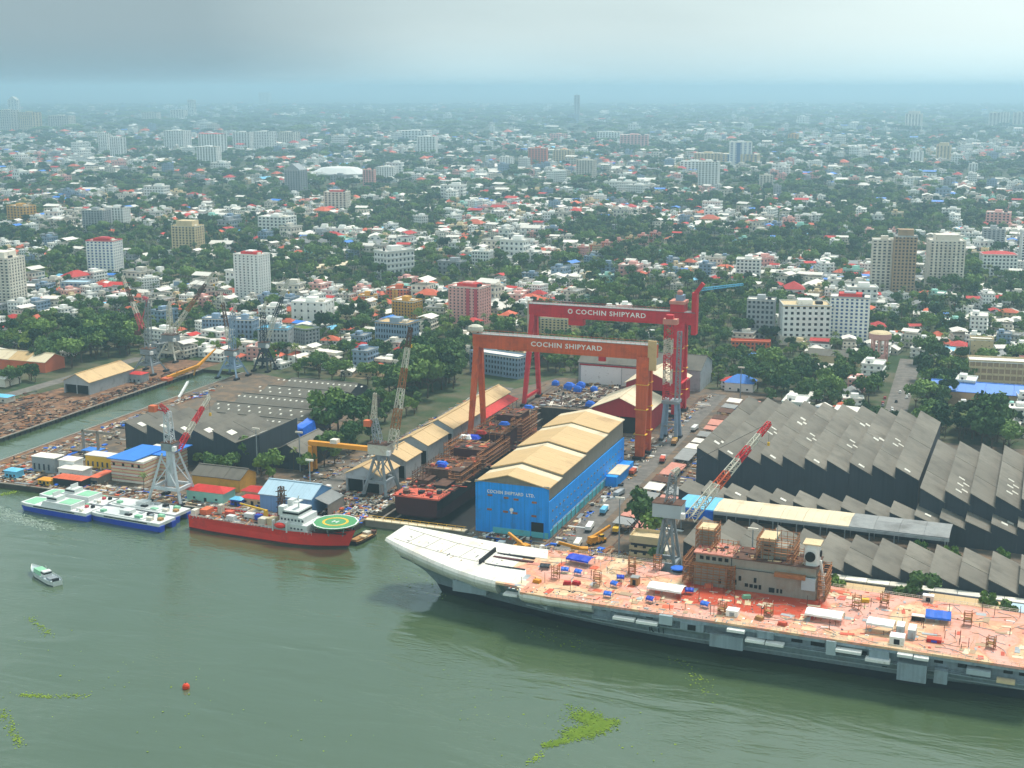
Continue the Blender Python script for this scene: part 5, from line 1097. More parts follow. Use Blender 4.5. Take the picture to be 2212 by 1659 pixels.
g1, b1, h2, zb, zt = gantry('orange gantry crane spanning the dock and the blue hall', 158, -99.5, 4, 68, 'craneorange', 'COCHIN SHIPYARD', 5.0, 4.0, 11.5)
MB().loft([[(-h2-1+4.6*math.cos(2*math.pi*i/14)*k, 3.2*math.sin(2*math.pi*i/14)*k, z) for i in range(14)] for z, k in ((zt+.4,.9),(zt+2.2,1.1),(zt+4.0,1.0),(zt+5.0,.5))]).build('machinery_house','cranepale',b1)
MB().box(-h2-4,-h2+2,-2.6,2.6,zt+.4,zt+1.4).build('trolley','rust',b1); MB().box(h2+2,h2+6.8,-4.6,-3.0,zt-14,zt+3).build('stair_tower','tanroof',g1)
MB().box(h2-28,h2-24,-1,1,zb-3.2,zb-.02).build('lower_trolley','cranered',b1)
g2, b2, h2, zb, zt = gantry('bright red gantry crane behind the orange one', 266, -103, -1, 69.8, 'cranered', 'COCHIN SHIPYARD', 4.0, 4.4, 15, emblem=True, right_extra=9)
MB().box(-h2+26,-h2+36,-3,3,zb-4.6,zb-.02).build('lower_trolley','cranered',b2)
MB().box(h2-7,h2+2,-5,5,zt+.4,zt+5.4).build('upper_trolley','cranered',b2); MB().box(h2-7.6,h2+2.6,-5.6,5.6,zt+5.4,zt+7.4).build('trolley_roof','salmon',b2); MB().box(h2-4,h2+1,-3,3,zt+7.4,zt+11).build('winch_house','bluewall',b2); MB().loft([[(h2-2+2*math.cos(2*math.pi*i/10)*k,2*math.sin(2*math.pi*i/10)*k,z) for i in range(10)] for z,k in ((zt+11,.9),(zt+13,1),(zt+14,.4))]).build('dome','salmon',b2)
MB().box(h2+6.5,h2+9.6,-3.2,3.2,zb-6,zt+13).build('service_mast','cranered',g2); MB().bar((h2+8,0,zt+12),(h2+13,0,zt+19),2.2,2.6).build('service_crane_head','cranered',g2); MB().lattice((h2+11,0,zt+15),(h2+36,12,zt+18),1.6,1.0,9,.3).build('service_jib','skyroof',g2)
MB().box(-h2-3.2,-h2-1.4,-2,2,zb-12,zt+2).build('cable_guide','cranepale',g2)
MB().box(h2-4.8,h2+3.4,-9.8,9.8,22,22.5).build('leg_platform','cranered',g2)

def luffing(label, base, rot, hp, sx, sy, tower_top, cabin, mast_top, pivot, tip, mats, col='cranegrey', jibm='cranepale', house='cranegrey', portal_beam=8.0, column=0.0, jibw=(3.0,1.4), nj=14, foot=2.6, counter=None, name='dock_crane', legw=(1.3,.9)):
    g = thing(name, label, 'crane', base, rot)
    for x in (-1, 1):
        for y in (-1, 1):
            MB().taper((x*sx, y*sy, 1.4), (x*sx*.34, y*sy*.34, hp), *legw).build('leg', col, g); MB().box(x*sx-1.2, x*sx+1.2, y*sy-foot, y*sy+foot, 0.1, 1.5).build('bogie', 'dark', g)
    pb = MB(); k = 1-.66*portal_beam/hp
    for x in (-1, 1): pb.bar((x*sx*k, -sy*k, portal_beam), (x*sx*k, sy*k, portal_beam), 1.2, 1.6)
    for y in (-1, 1): pb.bar((-sx*k, y*sy*k, portal_beam), (sx*k, y*sy*k, portal_beam), 1.2, 1.6)
    pb.build('portal_beam', col, g)
    br = MB()
    for y in (-1, 1): br.bar((-sx*k, y*sy*k, portal_beam), (sx*.4, y*sy*.4, hp*.92), .5); br.bar((sx*k, y*sy*k, portal_beam), (-sx*.4, y*sy*.4, hp*.92), .5)
    br.build('leg_brace', col, g)
    MB().tube((0,0,portal_beam if column else hp-2), (0,0,hp+1.5), column or sx*.45, (column or sx*.45)*.95, 14).build('turret', col, g)
    if cabin: MB().box(-cabin[0]/2, cabin[0]/2, -cabin[1]/2, cabin[1]/2, hp+1.5, hp+1.5+cabin[2]).build('machinery_house', house, g); MB().box(-cabin[0]/2-.3, cabin[0]/2+.3, -cabin[1]/2-.3, cabin[1]/2+.3, hp+1.5+cabin[2], hp+1.8+cabin[2]).build('house_roof', 'rust', g); MB().box(cabin[0]/2-.1, cabin[0]/2+1.6, -cabin[1]/2-.6, -cabin[1]/2+1.6, hp+1.8, hp+4.2).build('driver_cab', 'white', g)
    MB().lattice((0, 0, hp+1.5), tower_top, 4.2, 2.6, 7, .42).build('tower', col, g)
    MB().lattice(tower_top, mast_top, 2.4, 1.2, 4, .35).build('a_frame', mats[0], g)
    jb = MB().lattice(pivot, tip, jibw[0], jibw[1], nj, .4, mats=tuple(range(len(mats))) ); jb.build('jib', list(mats), g)
    MB().tube(mast_top, tip, .1, .1, 5).build('luffing_rope', 'dark', g)
    hk = Vector(tip); MB().tube(hk, hk - Vector((0,0,9)), .07, .07, 4).build('hoist_rope', 'dark', g); MB().box(hk.x-.5,hk.x+.5,hk.y-.5,hk.y+.5,hk.z-10.6,hk.z-9).build('hook_block','yellow',g)
    if counter: MB().box(counter[0]-1.8,counter[0]+1.8,counter[1]-1.6,counter[1]+1.6,counter[2]-1.5,counter[2]+1.7).build('counterweight', counter[3], g); MB().bar(tower_top, counter[:3], .6).build('counter_arm', mats[0], g)
    return g
luffing('grey quay crane with slender legs and red counterweight above the catamarans', yd(-201,-10), YAW, 25.5, 9.5, 7.5, (-.5,0,47), (7,6,4), (-3,-2,51), (3.5,1.5,27), (5,30,49), ('cranered','cranepale','cranered','cranepale'), col='cranelight', column=2.4, counter=(-6,-4,49,'orangewall'), jibw=(2.4,1.2))
luffing('tall rust-and-white jib crane standing beside the dock with weathered grey portal', yd(-105.5,38), YAW, 20.5, 6.5, 8, (-3.5,0,40), (11,8,5.5), (-2,-1,54), (5.5,2,24), (10,18,86), ('cranepale','scaffold','cranepale','scaffold','cranepale','rust'), house='cranepale', counter=(-6,-2,38,'orangewall'), jibw=(4.0,1.6), nj=18, legw=(1.5,1.1))
luffing('grey portal crane with long red and white jib behind the carrier deck', yd(65.5,-33.5), YAW, 28, 5, 6, (1.5,0,48), (12.5,8,6.0), (3.5,2,50), (9,1,29), (32,55,60), ('cranepale','cranepale','craneorange','cranepale','cranered','cranepale','cranered'), house='navylight', portal_beam=9, jibw=(3.6,1.6), nj=22)
luffing('grey-green column crane with lattice tower on the far canal bank', yd(-402,254), YAW, 13, 9, 8, (2,0,55), (9,8,4), (-2,0,57), (-4,0,33), (-22,4,71), ('redstripe','cranepale','rust','cranepale'), column=3.0, counter=(-7,-2,30,'rust'), portal_beam=7)
luffing('cream column crane with round top on the far canal bank', yd(-414,300), YAW, 14, 8.5, 7.5, (0,0,42), (11,9,5), (0,2,46), (3,3,26), (22,30,66), ('cranepale','scaffold','rust','cranepale'), col='cranepale', column=2.4, portal_beam=7)
luffing('blue-grey column crane at the head of the canal with rust-stained jib', yd(-335,262), YAW, 15, 8, 8, (2,0,48), (8,8,4), (4,2,53), (-2,0,26), (-16,14,60), ('cranepale','rust','rust','cranepale'), col='bluewall', column=2.8, portal_beam=8)
luffing('dark thin dock crane beside the blue-grey crane at the canal head', yd(-326,292), YAW, 16, 6, 6, (0,0,44), (7,6,4), (2,2,52), (2,1,24), (10,22,66), ('cranepale','navydark','cranepale'), col='navydark', portal_beam=8)
rt = ything('tower_crane', 'red and white banded lattice tower crane on grey portal legs beside the gantries', 'crane', 9, 201)
for x in (-4.5,4.5):
    for y in (-5,5): MB().taper((x,y,1.2),(x*.75,y*.7,23),1.9,1.5).build('leg','bluewall',rt); MB().box(x-1.2,x+1.2,y-2.4,y+2.4,0,1.4).build('bogie','dark',rt)
MB().box(-5,5,-5,5,22.6,24.4).build('portal_platform','cranegrey',rt); MB().bar((-4.2,-4.6,9),(4.2,-4.6,9),.9).build('portal_brace','cranegrey',rt); MB().bar((-4.2,4.6,9),(4.2,4.6,9),.9).build('portal_brace','cranegrey',rt)
for k in range(5): MB().lattice((-2.8,0,24.4+k*9.2),(-2.8,0,33.6+k*9.2),4.4,4.4,4,.5).build('tower_section','cranered' if k % 2 == 0 else 'cranepale',rt)
MB().lattice((3.2,1,24.4),(3.6,1,66),2.6,2.2,14,.4).build('hoist_mast','cranegrey',rt)
MB().box(-6,2.5,-2.6,2.6,70.4,73.6).build('machinery_house','salmon',rt); MB().box(-4.4,0,-2,2,73.6,76).build('cab','cranered',rt)
# yellow yard gantry and the yellow boom by the canal
yg = ything('yard_gantry', 'small yellow gantry crane straddling the tan halls', 'gantry crane', -137, 62)
for x in (-22, 19): MB().box(x-.9,x+.9,-3.4,-1.8,0,15.5).build('leg','craneyellow',yg); MB().box(x-.9,x+.9,1.8,3.4,0,15.5).build('leg','craneyellow',yg); MB().box(x-1,x+1,-4,4,.1,1.2).build('end_carriage','dark',yg)
MB().box(-24,21,-1.4,1.4,15.5,17.8).build('girder','craneyellow',yg); MB().box(-10,-6,-2,2,17.8,20).build('trolley','offwhite',yg)
fb = ything('floating_boom', 'yellow crane boom lying low over the canal edge', 'crane', -374, 236)
MB().bar((0,0,2),(6,30,5),2.0,2.2).build('lower_boom','craneyellow',fb); MB().taper((6,30,5),(4,58,13),2.0,.8).build('upper_boom','craneyellow',fb); MB().bar((1,8,0),(2,10,5),.8).build('prop','craneyellow',fb); MB().bar((5,26,-1),(6,29,6),.8).build('prop','craneyellow',fb); MB().box(-3,3,-4,3,0,2.2).build('base','orangewall',fb)
wb_ = ything('white_gangway', 'white sloping gangway on the near canal bank', 'gangway', -333, 190); MB().bar((0,0,.5),(-3,16,8),1.6,1.0).build('ramp','white',wb_); MB().bar((0.9,0,1.5),(-2.1,16,9),.15).build('handrail','white',wb_)
# floodlight masts in the yard
def mast(label, s, t_, h_, grp): 
    m_ = ything('light_mast', label, 'light mast', s, t_, GZ, 0, grp); MB().tube((0,0,0),(0,0,h_),.4,.22,8).build('pole','cranegrey',m_); MB().box(-2.2,2.2,-.4,.4,h_,h_+.9).build('lamp_rack','offwhite',m_)
for s, t_, h_ in ((-184,45,26),(40,-20,30),(-133,12,22),(170,470,24),(100,-24,24),(-166,60,22),(28,320,22)): mast('tall thin floodlight mast in the shipyard', s, t_, h_, 'floodlight masts in the shipyard')
# vehicles and loads along the crane road
def truck(label, s, t_, rot, c1, c2, grp, sc=1.0, cargo=None):
    v = ything('truck', label, 'truck', s, t_, GZ+.07, rot, grp); v.scale = (sc, sc, sc)
    MB().box(-4.4,2.2,-1.25,1.25,.9,1.25).build('chassis','dark',v)
    cabm = MB().loft([[(2.3,-1.25,z),(2.3+l_,-1.25,z),(2.3+l_,1.25,z),(2.3,1.25,z)] for z,l_ in ((.7,2.2),(1.8,2.2),(2.9,1.7))]).build('cab',c1,v); MB().add([(4.53,-1.1,1.9),(4.53,1.1,1.9),(4.08,1.05,2.8),(4.08,-1.05,2.8)],[(0,1,2,3)]).build('windscreen','black',cabm)
    MB().box(-4.4,2.1,-1.28,1.28,1.25,(2.9 if cargo is None else cargo)).build('cargo_body',c2,v)
    for x in (-3.4,-2.1,3.3):
        for y in (-1.15,1.15): MB().tube((x,y-.18,.5),(x,y+.18,.5),.5,.5,12).build('wheel','black',v)
    return v
def forkcrane(label, s, t_, rot):
    v = ything('mobile_crane', label, 'mobile crane', s, t_, GZ+.07, rot)
    MB().box(-5,5,-1.6,1.6,.9,2.0).build('carrier','craneyellow',v); MB().box(-4.5,-.5,-1.5,1.5,2.0,4.0).build('engine_house','craneyellow',v); MB().box(1.5,3.4,-1.4,.2,2.0,4.2).build('cab','yellow',v); MB().box(1.45,3.45,-1.45,.1,3.0,3.9).build('cab_glass','glass',v); MB().bar((-2,.6,3.4),(9,.6,6.5),1.0,1.2).build('boom','craneyellow',v)
    for x in (-3.8,-1.4,1.4,3.8):
        for y in (-1.5,1.5): MB().tube((x,y-.25,.75),(x,y+.25,.75),.75,.75,12).build('wheel','black',v)
forkcrane('big yellow mobile crane parked at the quay end of the crane road', 20, -17, R(200)); forkcrane('yellow mobile crane beside the road, behind the parked big one', 23, 2, R(60)); forkcrane('orange-yellow mobile crane near the blue hall front', -6, -20, R(150))
for (s, t_, c1, c2, lab) in ((16,-5,'white','offwhite','white covered'),(14,20,'white','white','white covered'),(27,22,'offwhite','yellow','yellow-bodied'),(13,48,'white','skyroof','pale blue bodied'),(26,58,'redclad','offwhite','red-cabbed'),(12,78,'cranegrey','greywall','grey-bodied'),(8,120,'white','orangeroof','orange-bodied'),(17,150,'white','primerred','rust-bodied'),(14,190,'yellow','timber','timber-laden'),(18,226,'white','white','white covered'),(-134,30,'white','orangewall','orange-bodied'),(-132,110,'offwhite','greywall','grey-bodied'),(-136,150,'redclad','tarp','blue-bodied'),(-134,205,'white','craneyellow','yellow-bodied')):
    truck(lab + ' truck parked on a shipyard road', s, t_, math.pi/2 + random.uniform(-.15,.15), c1, c2, 'trucks on the shipyard roads', 1.05)
cars_ = []
for k in range(26): cars_.append((random.choice((120.6,128,134.5)) + random.uniform(-.5,.5), 305 + k*7.4 + random.uniform(-1,1)))
def car_(label, s, t_, m, rot):
    v = ything('car', label, 'car', s, t_, GZ+.08, rot, 'cars and vans on the avenue'); 
    MB().loft([[(-2.1,-.85,z),(2.1,-.85,z),(2.1,.85,z),(-2.1,.85,z)] for z in (.35,.95)]).build('body',m,v); MB().loft([[(-1.5,-.8,.95),(1.0,-.8,.95),(1.0,.8,.95),(-1.5,.8,.95)],[(-1.2,-.7,1.5),(.5,-.7,1.5),(.5,.7,1.5),(-1.2,.7,1.5)]]).build('cabin','glass',v); MB().box(-1.2,.5,-.7,.7,1.5,1.55).build('roof',m,v)
    for x in (-1.3,1.3):
        for y in (-.8,.8): MB().tube((x,y-.1,.33),(x,y+.1,.33),.33,.33,10).build('wheel','black',v)
for (s, t_) in cars_[:14]:
    m, c_ = random.choice((('white','white'),('white','white'),('cranegrey','silver grey'),('dark','dark'),('redclad','red'))); car_(c_ + ' car parked on the tree-lined avenue behind the factory', s, t_, m, math.pi/2)
# uncountable yard litter
def yspots(n, regions):
    o_ = []
    tot = sum(r[4] for r in regions)
    for _ in range(n):
        r = random.choices(regions, [q_[4] for q_ in regions])[0]
        p = yd(random.uniform(r[0],r[1]), random.uniform(r[2],r[3])); o_.append((p.x, p.y, GZ))
    return o_
RUSTY = ['rust','concrete','dark','timber','offwhite','rust','greywall','cranegrey','tanwall','concrete','scaffold','white','cream','dark','tarp','cranepale','orangeroof']
clutter('quay_scrap', 'jumble of pipes, plates and crates along the pier and left quay', 'scrap', yspots(1200, [(-334,-255,4,40,2),(-330,-323,40,230,1.6),(-335,-220,-14,2,2.6),(-220,-100,-14,-1,2),(-330,-290,40,120,1.2)]), RUSTY, 1.9, GZ, YAW)
clutter('bank_scrap', 'rusty pipes and plates laid out along the far canal bank', 'scrap', yspots(1300, [(-420,-374,-25,160,3),(-388,-374,150,278,1.5),(-446,-405,40,170,1.6),(-380,-374,-25,278,1.3)]), ['rust','concrete','dark','rust','rust','tanwall','navydark','rust','scaffold'], 1.7, GZ, YAW)
clutter('dockside_scrap', 'steel, scaffolding and machine parts beside the building dock', 'scrap', yspots(1700, [(-104,-94,0,250,3),(-128,-96,10,34,3),(-118,-96,-12,20,2),(-38,2,-44,-2,2.4),(-100,-94,60,250,2),(-128,-112,56,70,.6)]), RUSTY, 1.9, GZ, YAW)
clutter('yard_road_scrap', 'pallets, plates and machine parts strewn along the yard road', 'scrap', yspots(420, [(-147,-142,20,290,2),(-133,-127,20,250,2),(-160,-146,20,110,1)]), RUSTY, 1.5, GZ, YAW)
clutter('crane_road_scrap', 'steel sections and machines lining the crane road', 'scrap', yspots(1500, [(24,52,20,300,3),(3,9,-20,330,1.5),(20,60,-44,-4,2),(-36,4,132,200,1.2),(-36,6,244,280,1)]), RUSTY, 1.8, GZ, YAW)
# ------------------------------------------------------------------ foliage
def leaf_mat(key, c0, c1, rnd=.25):
    m = bpy.data.materials.new(key); m.use_nodes = True; MT[key] = m
    t = m.node_tree; b = t.nodes['Principled BSDF']; N = t.nodes.new; K = t.links.new
    b.inputs['Roughness'].default_value = .85; b.inputs['Specular IOR Level'].default_value = .15
    tcn = N('ShaderNodeTexCoord'); nz = N('ShaderNodeTexNoise'); nz.inputs['Scale'].default_value = .35; nz.inputs['Detail'].default_value = 3; K(tcn.outputs['Object'], nz.inputs['Vector'])
    oi = N('ShaderNodeObjectInfo'); ad = N('ShaderNodeMath'); ad.operation = 'MULTIPLY_ADD'; ad.inputs[1].default_value = 1.3; ad.inputs[2].default_value = -.4; K(oi.outputs['Random'], ad.inputs[0])
    a2 = N('ShaderNodeMath'); a2.operation = 'ADD'; K(nz.outputs['Fac'], a2.inputs[0]); K(ad.outputs[0], a2.inputs[1])
    mr = N('ShaderNodeMapRange'); mr.inputs[1].default_value = .1; mr.inputs[2].default_value = 1.3; K(a2.outputs[0], mr.inputs[0])
    mx = N('ShaderNodeMix'); mx.data_type = 'RGBA'; K(mr.outputs[0], mx.inputs[0]); mx.inputs[6].default_value = (*lin(*c0),1); mx.inputs[7].default_value = (*lin(*c1),1); K(mx.outputs[2], b.inputs['Base Color'])
leaf_mat('leaf_dark', (38,64,42), (92,120,66)); leaf_mat('leaf_mid', (50,84,48), (120,146,74)); leaf_mat('leaf_light', (80,116,48), (146,162,76)); leaf_mat('leaf_palm', (70,90,50), (110,120,70)); leaf_mat('leaf_water', (84,112,34), (138,160,52))
mat('bark', (92,78,62), rough=.95, var=.25, scale=1.5)
def crown_mesh(name, rx, rz, z0, nl, per, size, m, seed):
    r = np.random.default_rng(seed); V = []; Fc = []
    lobes = []
    for i in range(nl):
        a = r.uniform(0, 2*math.pi); q_ = math.sqrt(r.uniform(0, 1))*rx*.68; zz = r.uniform(-.45, .75)*rz*(1-.35*q_/rx)
        lobes.append((q_*math.cos(a), q_*math.sin(a), zz, rx*r.uniform(.30,.48)))
    for (lx, ly, lz, lr) in lobes:
        d_ = r.normal(size=(per,3)); d_ /= np.linalg.norm(d_, axis=1)[:,None]; d_[:,2] = np.where(d_[:,2] < -.35, -d_[:,2]*.6, d_[:,2])
        rad = lr*r.uniform(.72,1.08,size=per)
        for dd, rr in zip(d_, rad):
            c_ = np.array([lx,ly,lz]) + dd*rr*np.array([1,1,.82]); c_[2] += z0
            nrm = dd + r.normal(size=3)*.55; nrm /= np.linalg.norm(nrm)
            u = np.cross(nrm, [0.3,.2,1]); u /= np.linalg.norm(u)+1e-6; v = np.cross(nrm, u); ang = r.uniform(0,6.28)
            u, v = u*math.cos(ang)+v*math.sin(ang), v*math.cos(ang)-u*math.sin(ang)
            s1, s2 = size*r.uniform(.6,1.3), size*r.uniform(.45,.9); b = len(V)
            V += [tuple(c_-u*s1-v*s2*.4), tuple(c_+v*s2*-1), tuple(c_+u*s1-v*.3*s2), tuple(c_+u*s1*.3+v*s2), tuple(c_-u*s1*.6+v*s2*.8)]
            Fc.append((b,b+1,b+2,b+3,b+4))
    me = bpy.data.meshes.new(name); me.from_pydata(V, [], Fc); me.materials.append(MT[m]); me.update(); return me
def trunk_mesh(name, h_, r0, rx, seed):
    rr = random.Random(seed); mb = MB(); mb.tube((0,0,-.3),(rr.uniform(-.3,.3),rr.uniform(-.3,.3),h_*.55),r0,r0*.65,7)
    for k in range(5):
        a = k*1.257+rr.uniform(-.4,.4); mb.tube((0,0,h_*(.35+.05*k)),(math.cos(a)*rx*.55,math.sin(a)*rx*.55,h_*rr.uniform(.62,.82)),r0*.45,r0*.15,5)
    return mb.mesh(name, 'bark')
def palm_meshes(seed, h_):
    rr = random.Random(seed); tr_ = MB(); lean = rr.uniform(-1.2,1.2); pr = Vector((0,0,-.2))
    for k in range(5):
        z = h_*(k+1)/5; p = Vector((lean*(k+1)**2/25, .3*math.sin(k), z)); tr_.tube(pr, p, .32-.03*k, .29-.03*k, 6); pr = p
    fr_ = MB()
    for k in range(17):
        a = k*2*math.pi/17*1.0 + rr.uniform(-.2,.2); el = rr.uniform(-.25,1.0); L_ = rr.uniform(3.6,4.8); p = pr.copy(); d_ = Vector((math.cos(a)*math.cos(el), math.sin(a)*math.cos(el), math.sin(el))); side = Vector((-math.sin(a), math.cos(a), 0)); last = None
        for j in range(5):
            w = (.35,.85,.8,.55,.1)[j]; dz = Vector((0,0,-.22*w)); row = (p-side*w+dz, p, p+side*w+dz)
            if last: fr_.add([*last,*row],[(0,1,4,3),(1,2,5,4)])
            last = row; p = p + d_*(L_/4); d_ = (d_ + Vector((0,0,-.42))).normalized()
    return tr_.mesh('palm_trunk','bark'), fr_.mesh('palm_fronds','leaf_palm')
KINDS = []
for i, (rx, rz_, h_, m, nl) in enumerate(((6.5,4.6,9.5,'leaf_dark',13),(5.4,5.0,9.0,'leaf_dark',12),(7.6,4.6,10.5,'leaf_mid',15),(5.0,4.4,8.2,'leaf_mid',11),(4.4,3.6,6.8,'leaf_light',10),(3.6,3.2,5.6,'leaf_light',9))):
    KINDS.append((trunk_mesh('trunk', h_, .45, rx, i), crown_mesh('crown', rx, rz_, h_, nl, 62, .85, m, 40+i), rx, h_+rz_))
PALMS = [palm_meshes(3, 11.0) + (4.5, 12), palm_meshes(4, 14.0) + (4.5, 15)]
tree_count = [0]
CROWN = ('broad dark-crowned', 'upright dark-crowned', 'broad mid-green', 'round mid-green', 'pale green', 'yellow-green')
def tree(label, p, kind, scale, group, palm=False):
    tm_, cm, rx, hh = (PALMS if palm else KINDS)[kind]
    if group and not palm: label = ('huge ' if scale > 1.35 else 'low ' if scale < .85 else '') + CROWN[kind] + ' tree ' + label.split('tree ', 1)[1]
    elif group: label = ('tall ' if kind else 'short ') + label
    t = thing('palm_tree' if palm else 'broadleaf_tree', label, 'palm' if palm else 'tree', (p[0], p[1], p[2]), random.uniform(0, 6.28), group)
    t.scale = (scale*random.uniform(.92,1.08), scale*random.uniform(.92,1.08), scale*random.uniform(.88,1.12))
    place('trunk', tm_, t); place('fronds' if palm else 'crown', cm, t); tree_count[0] += 1
    TREEPTS.append((p[0], p[1], rx*scale))
    return t
TREEPTS = []
def grove(label, group, n, poly, kinds, sc, palm=False, tz=GZ):
    """n trees inside the quad (image-plane corners dropped on the ground)"""
    A = [at(*q_) for q_ in poly]; k = 0; tries = 0; mine = []
    while k < n and tries < n*40:
        tries += 1; u, v = random.random(), random.random()
        p = A[0]*(1-u)*(1-v) + A[1]*u*(1-v) + A[2]*u*v + A[3]*(1-u)*v
        if any((p.x-x)**2+(p.y-y)**2 < (r_*.85)**2 for x, y, r_ in mine): continue
        kd = random.choice(kinds); s = random.uniform(*sc); mine.append((p.x, p.y, (3 if palm else KINDS[kd][2])*s)); tree(label, p, kd, s, group, palm); k += 1
grove('dark leafy tree in the grove beside the far canal bank', 'trees on the far canal bank', 38, ((75,815),(275,775),(310,715),(80,735)), (0,1,2), (1.0,1.6))
grove('bright green tree at the edge of the left bank woods', 'light trees on the left bank', 18, ((0,768),(110,755),(120,705),(0,705)), (3,4,5), (1.1,1.7))
grove('dark bushy tree below the pale roofed hall on the left bank', 'trees below the pale hall', 9, ((0,850),(75,830),(85,812),(0,822)), (1,3), (.7,1.1))
grove('leafy tree between the dark zigzag hall and the quay', 'trees in front of the dark hall', 14, ((410,1025),(590,1045),(600,1010),(430,1000)), (2,3,4), (.7,1.1))
grove('coconut palm in front of the dark zigzag hall', 'palms in front of the dark hall', 7, ((530,1035),(650,1025),(650,1000),(540,1010)), (0,1), (.7,.9), True)
grove('large dark tree beside the blue tarpaulin of the long halls', 'trees beside the long halls', 5, ((690,960),(770,950),(770,925),(700,930)), (0,2), (1.2,1.7))
grove('tree in the green between the long halls and the yard road', 'trees by the yard road', 9, ((640,1030),(760,1000),(770,970),(640,995)), (1,2,3), (.8,1.1))
grove('tall dark tree in the wood behind the tan halls', 'trees behind the tan halls', 20, ((800,890),(985,850),(990,780),(880,790)), (0,1,2), (1.2,1.8))
grove('tree between the long grey halls and the viaduct', 'trees by the viaduct', 11, ((620,815),(850,840),(840,815),(640,800)), (1,2,3), (.9,1.3))
grove('tree near the lime green house', 'trees near the lime green house', 6, ((735,780),(840,790),(830,770),(740,765)), (0,1), (.9,1.3))
grove('tree beside the grey offices', 'trees beside the grey offices', 10, ((690,745),(810,725),(800,690),(700,710)), (0,1,2), (1.0,1.5))
grove('tree standing behind the left legs of the gantries', 'trees behind the gantry legs', 5, ((1170,812),(1240,812),(1240,780),(1180,780)), (0,2), (1.0,1.5))
grove('leafy tree in the belt behind the saw-tooth factory', 'trees behind the saw-tooth factory', 34, ((1620,885),(1900,895),(1905,800),(1600,815)), (0,1,2,3), (.9,1.5))
grove('dark street tree lining the avenue towards the gate', 'trees along the avenue', 13, ((1965,890),(2060,890),(2050,790),(1995,785)), (0,1,2), (1.0,1.5))
grove('spreading tree in front of the blue segmented roof', 'trees before the blue long hall', 16, ((2000,960),(2205,985),(2205,935),(1985,925)), (0,1,2), (1.0,1.7))
grove('leafy tree between the offices and the blue long roof', 'trees by the right-hand offices', 10, ((2000,850),(2090,850),(2120,820),(2000,800)), (0,1,3), (1.0,1.4))
grove('low green tree on the grass beside the yard road', 'trees on the yard grass', 14, ((800,960),(905,890),(880,850),(770,890)), (1,2,3), (.8,1.25))
grove('dark tree in the dense wood between the tan halls and the grey offices', 'trees between the tan halls and offices', 24, ((845,885),(985,845),(1000,790),(860,800)), (0,1,2), (1.1,1.6))
tree('huge spreading tree beside the cream quay office', yd(42, 8), 0, 1.75, None); tree('second broad tree beside the cream quay office', yd(50, 2), 2, 1.2, None); tree('small tree crowding the quay office stair', yd(58.5, -24), 1, .75, None)
tree('tall dark tree on the quay between two tan-roofed stores', yd(171, -30), 1, 1.3, None); tree('round light tree beside the tall dark quay tree', yd(161.5, -33), 3, .8, None); tree('bushy tree beside the low white-walled quay store', yd(135.5, -32), 4, 1.1, None); tree('small tree at the end of the deep blue store', yd(204, -37), 3, .8, None); tree('tree past the pale square-roofed store', yd(218, -36), 3, .8, None)
tree('tree beside the striped cream office', yd(-257, 34), 1, .95, None); tree('small palm in front of the striped office', yd(-226, 0), 0, .8, None, True)
for (s, t_) in ((196,-28),(166,-29),(179,26),(166,30),(200,30)): tree('low green tree squeezed between factory roofs', yd(s, t_), 4, .9, 'small trees between the factory roofs')

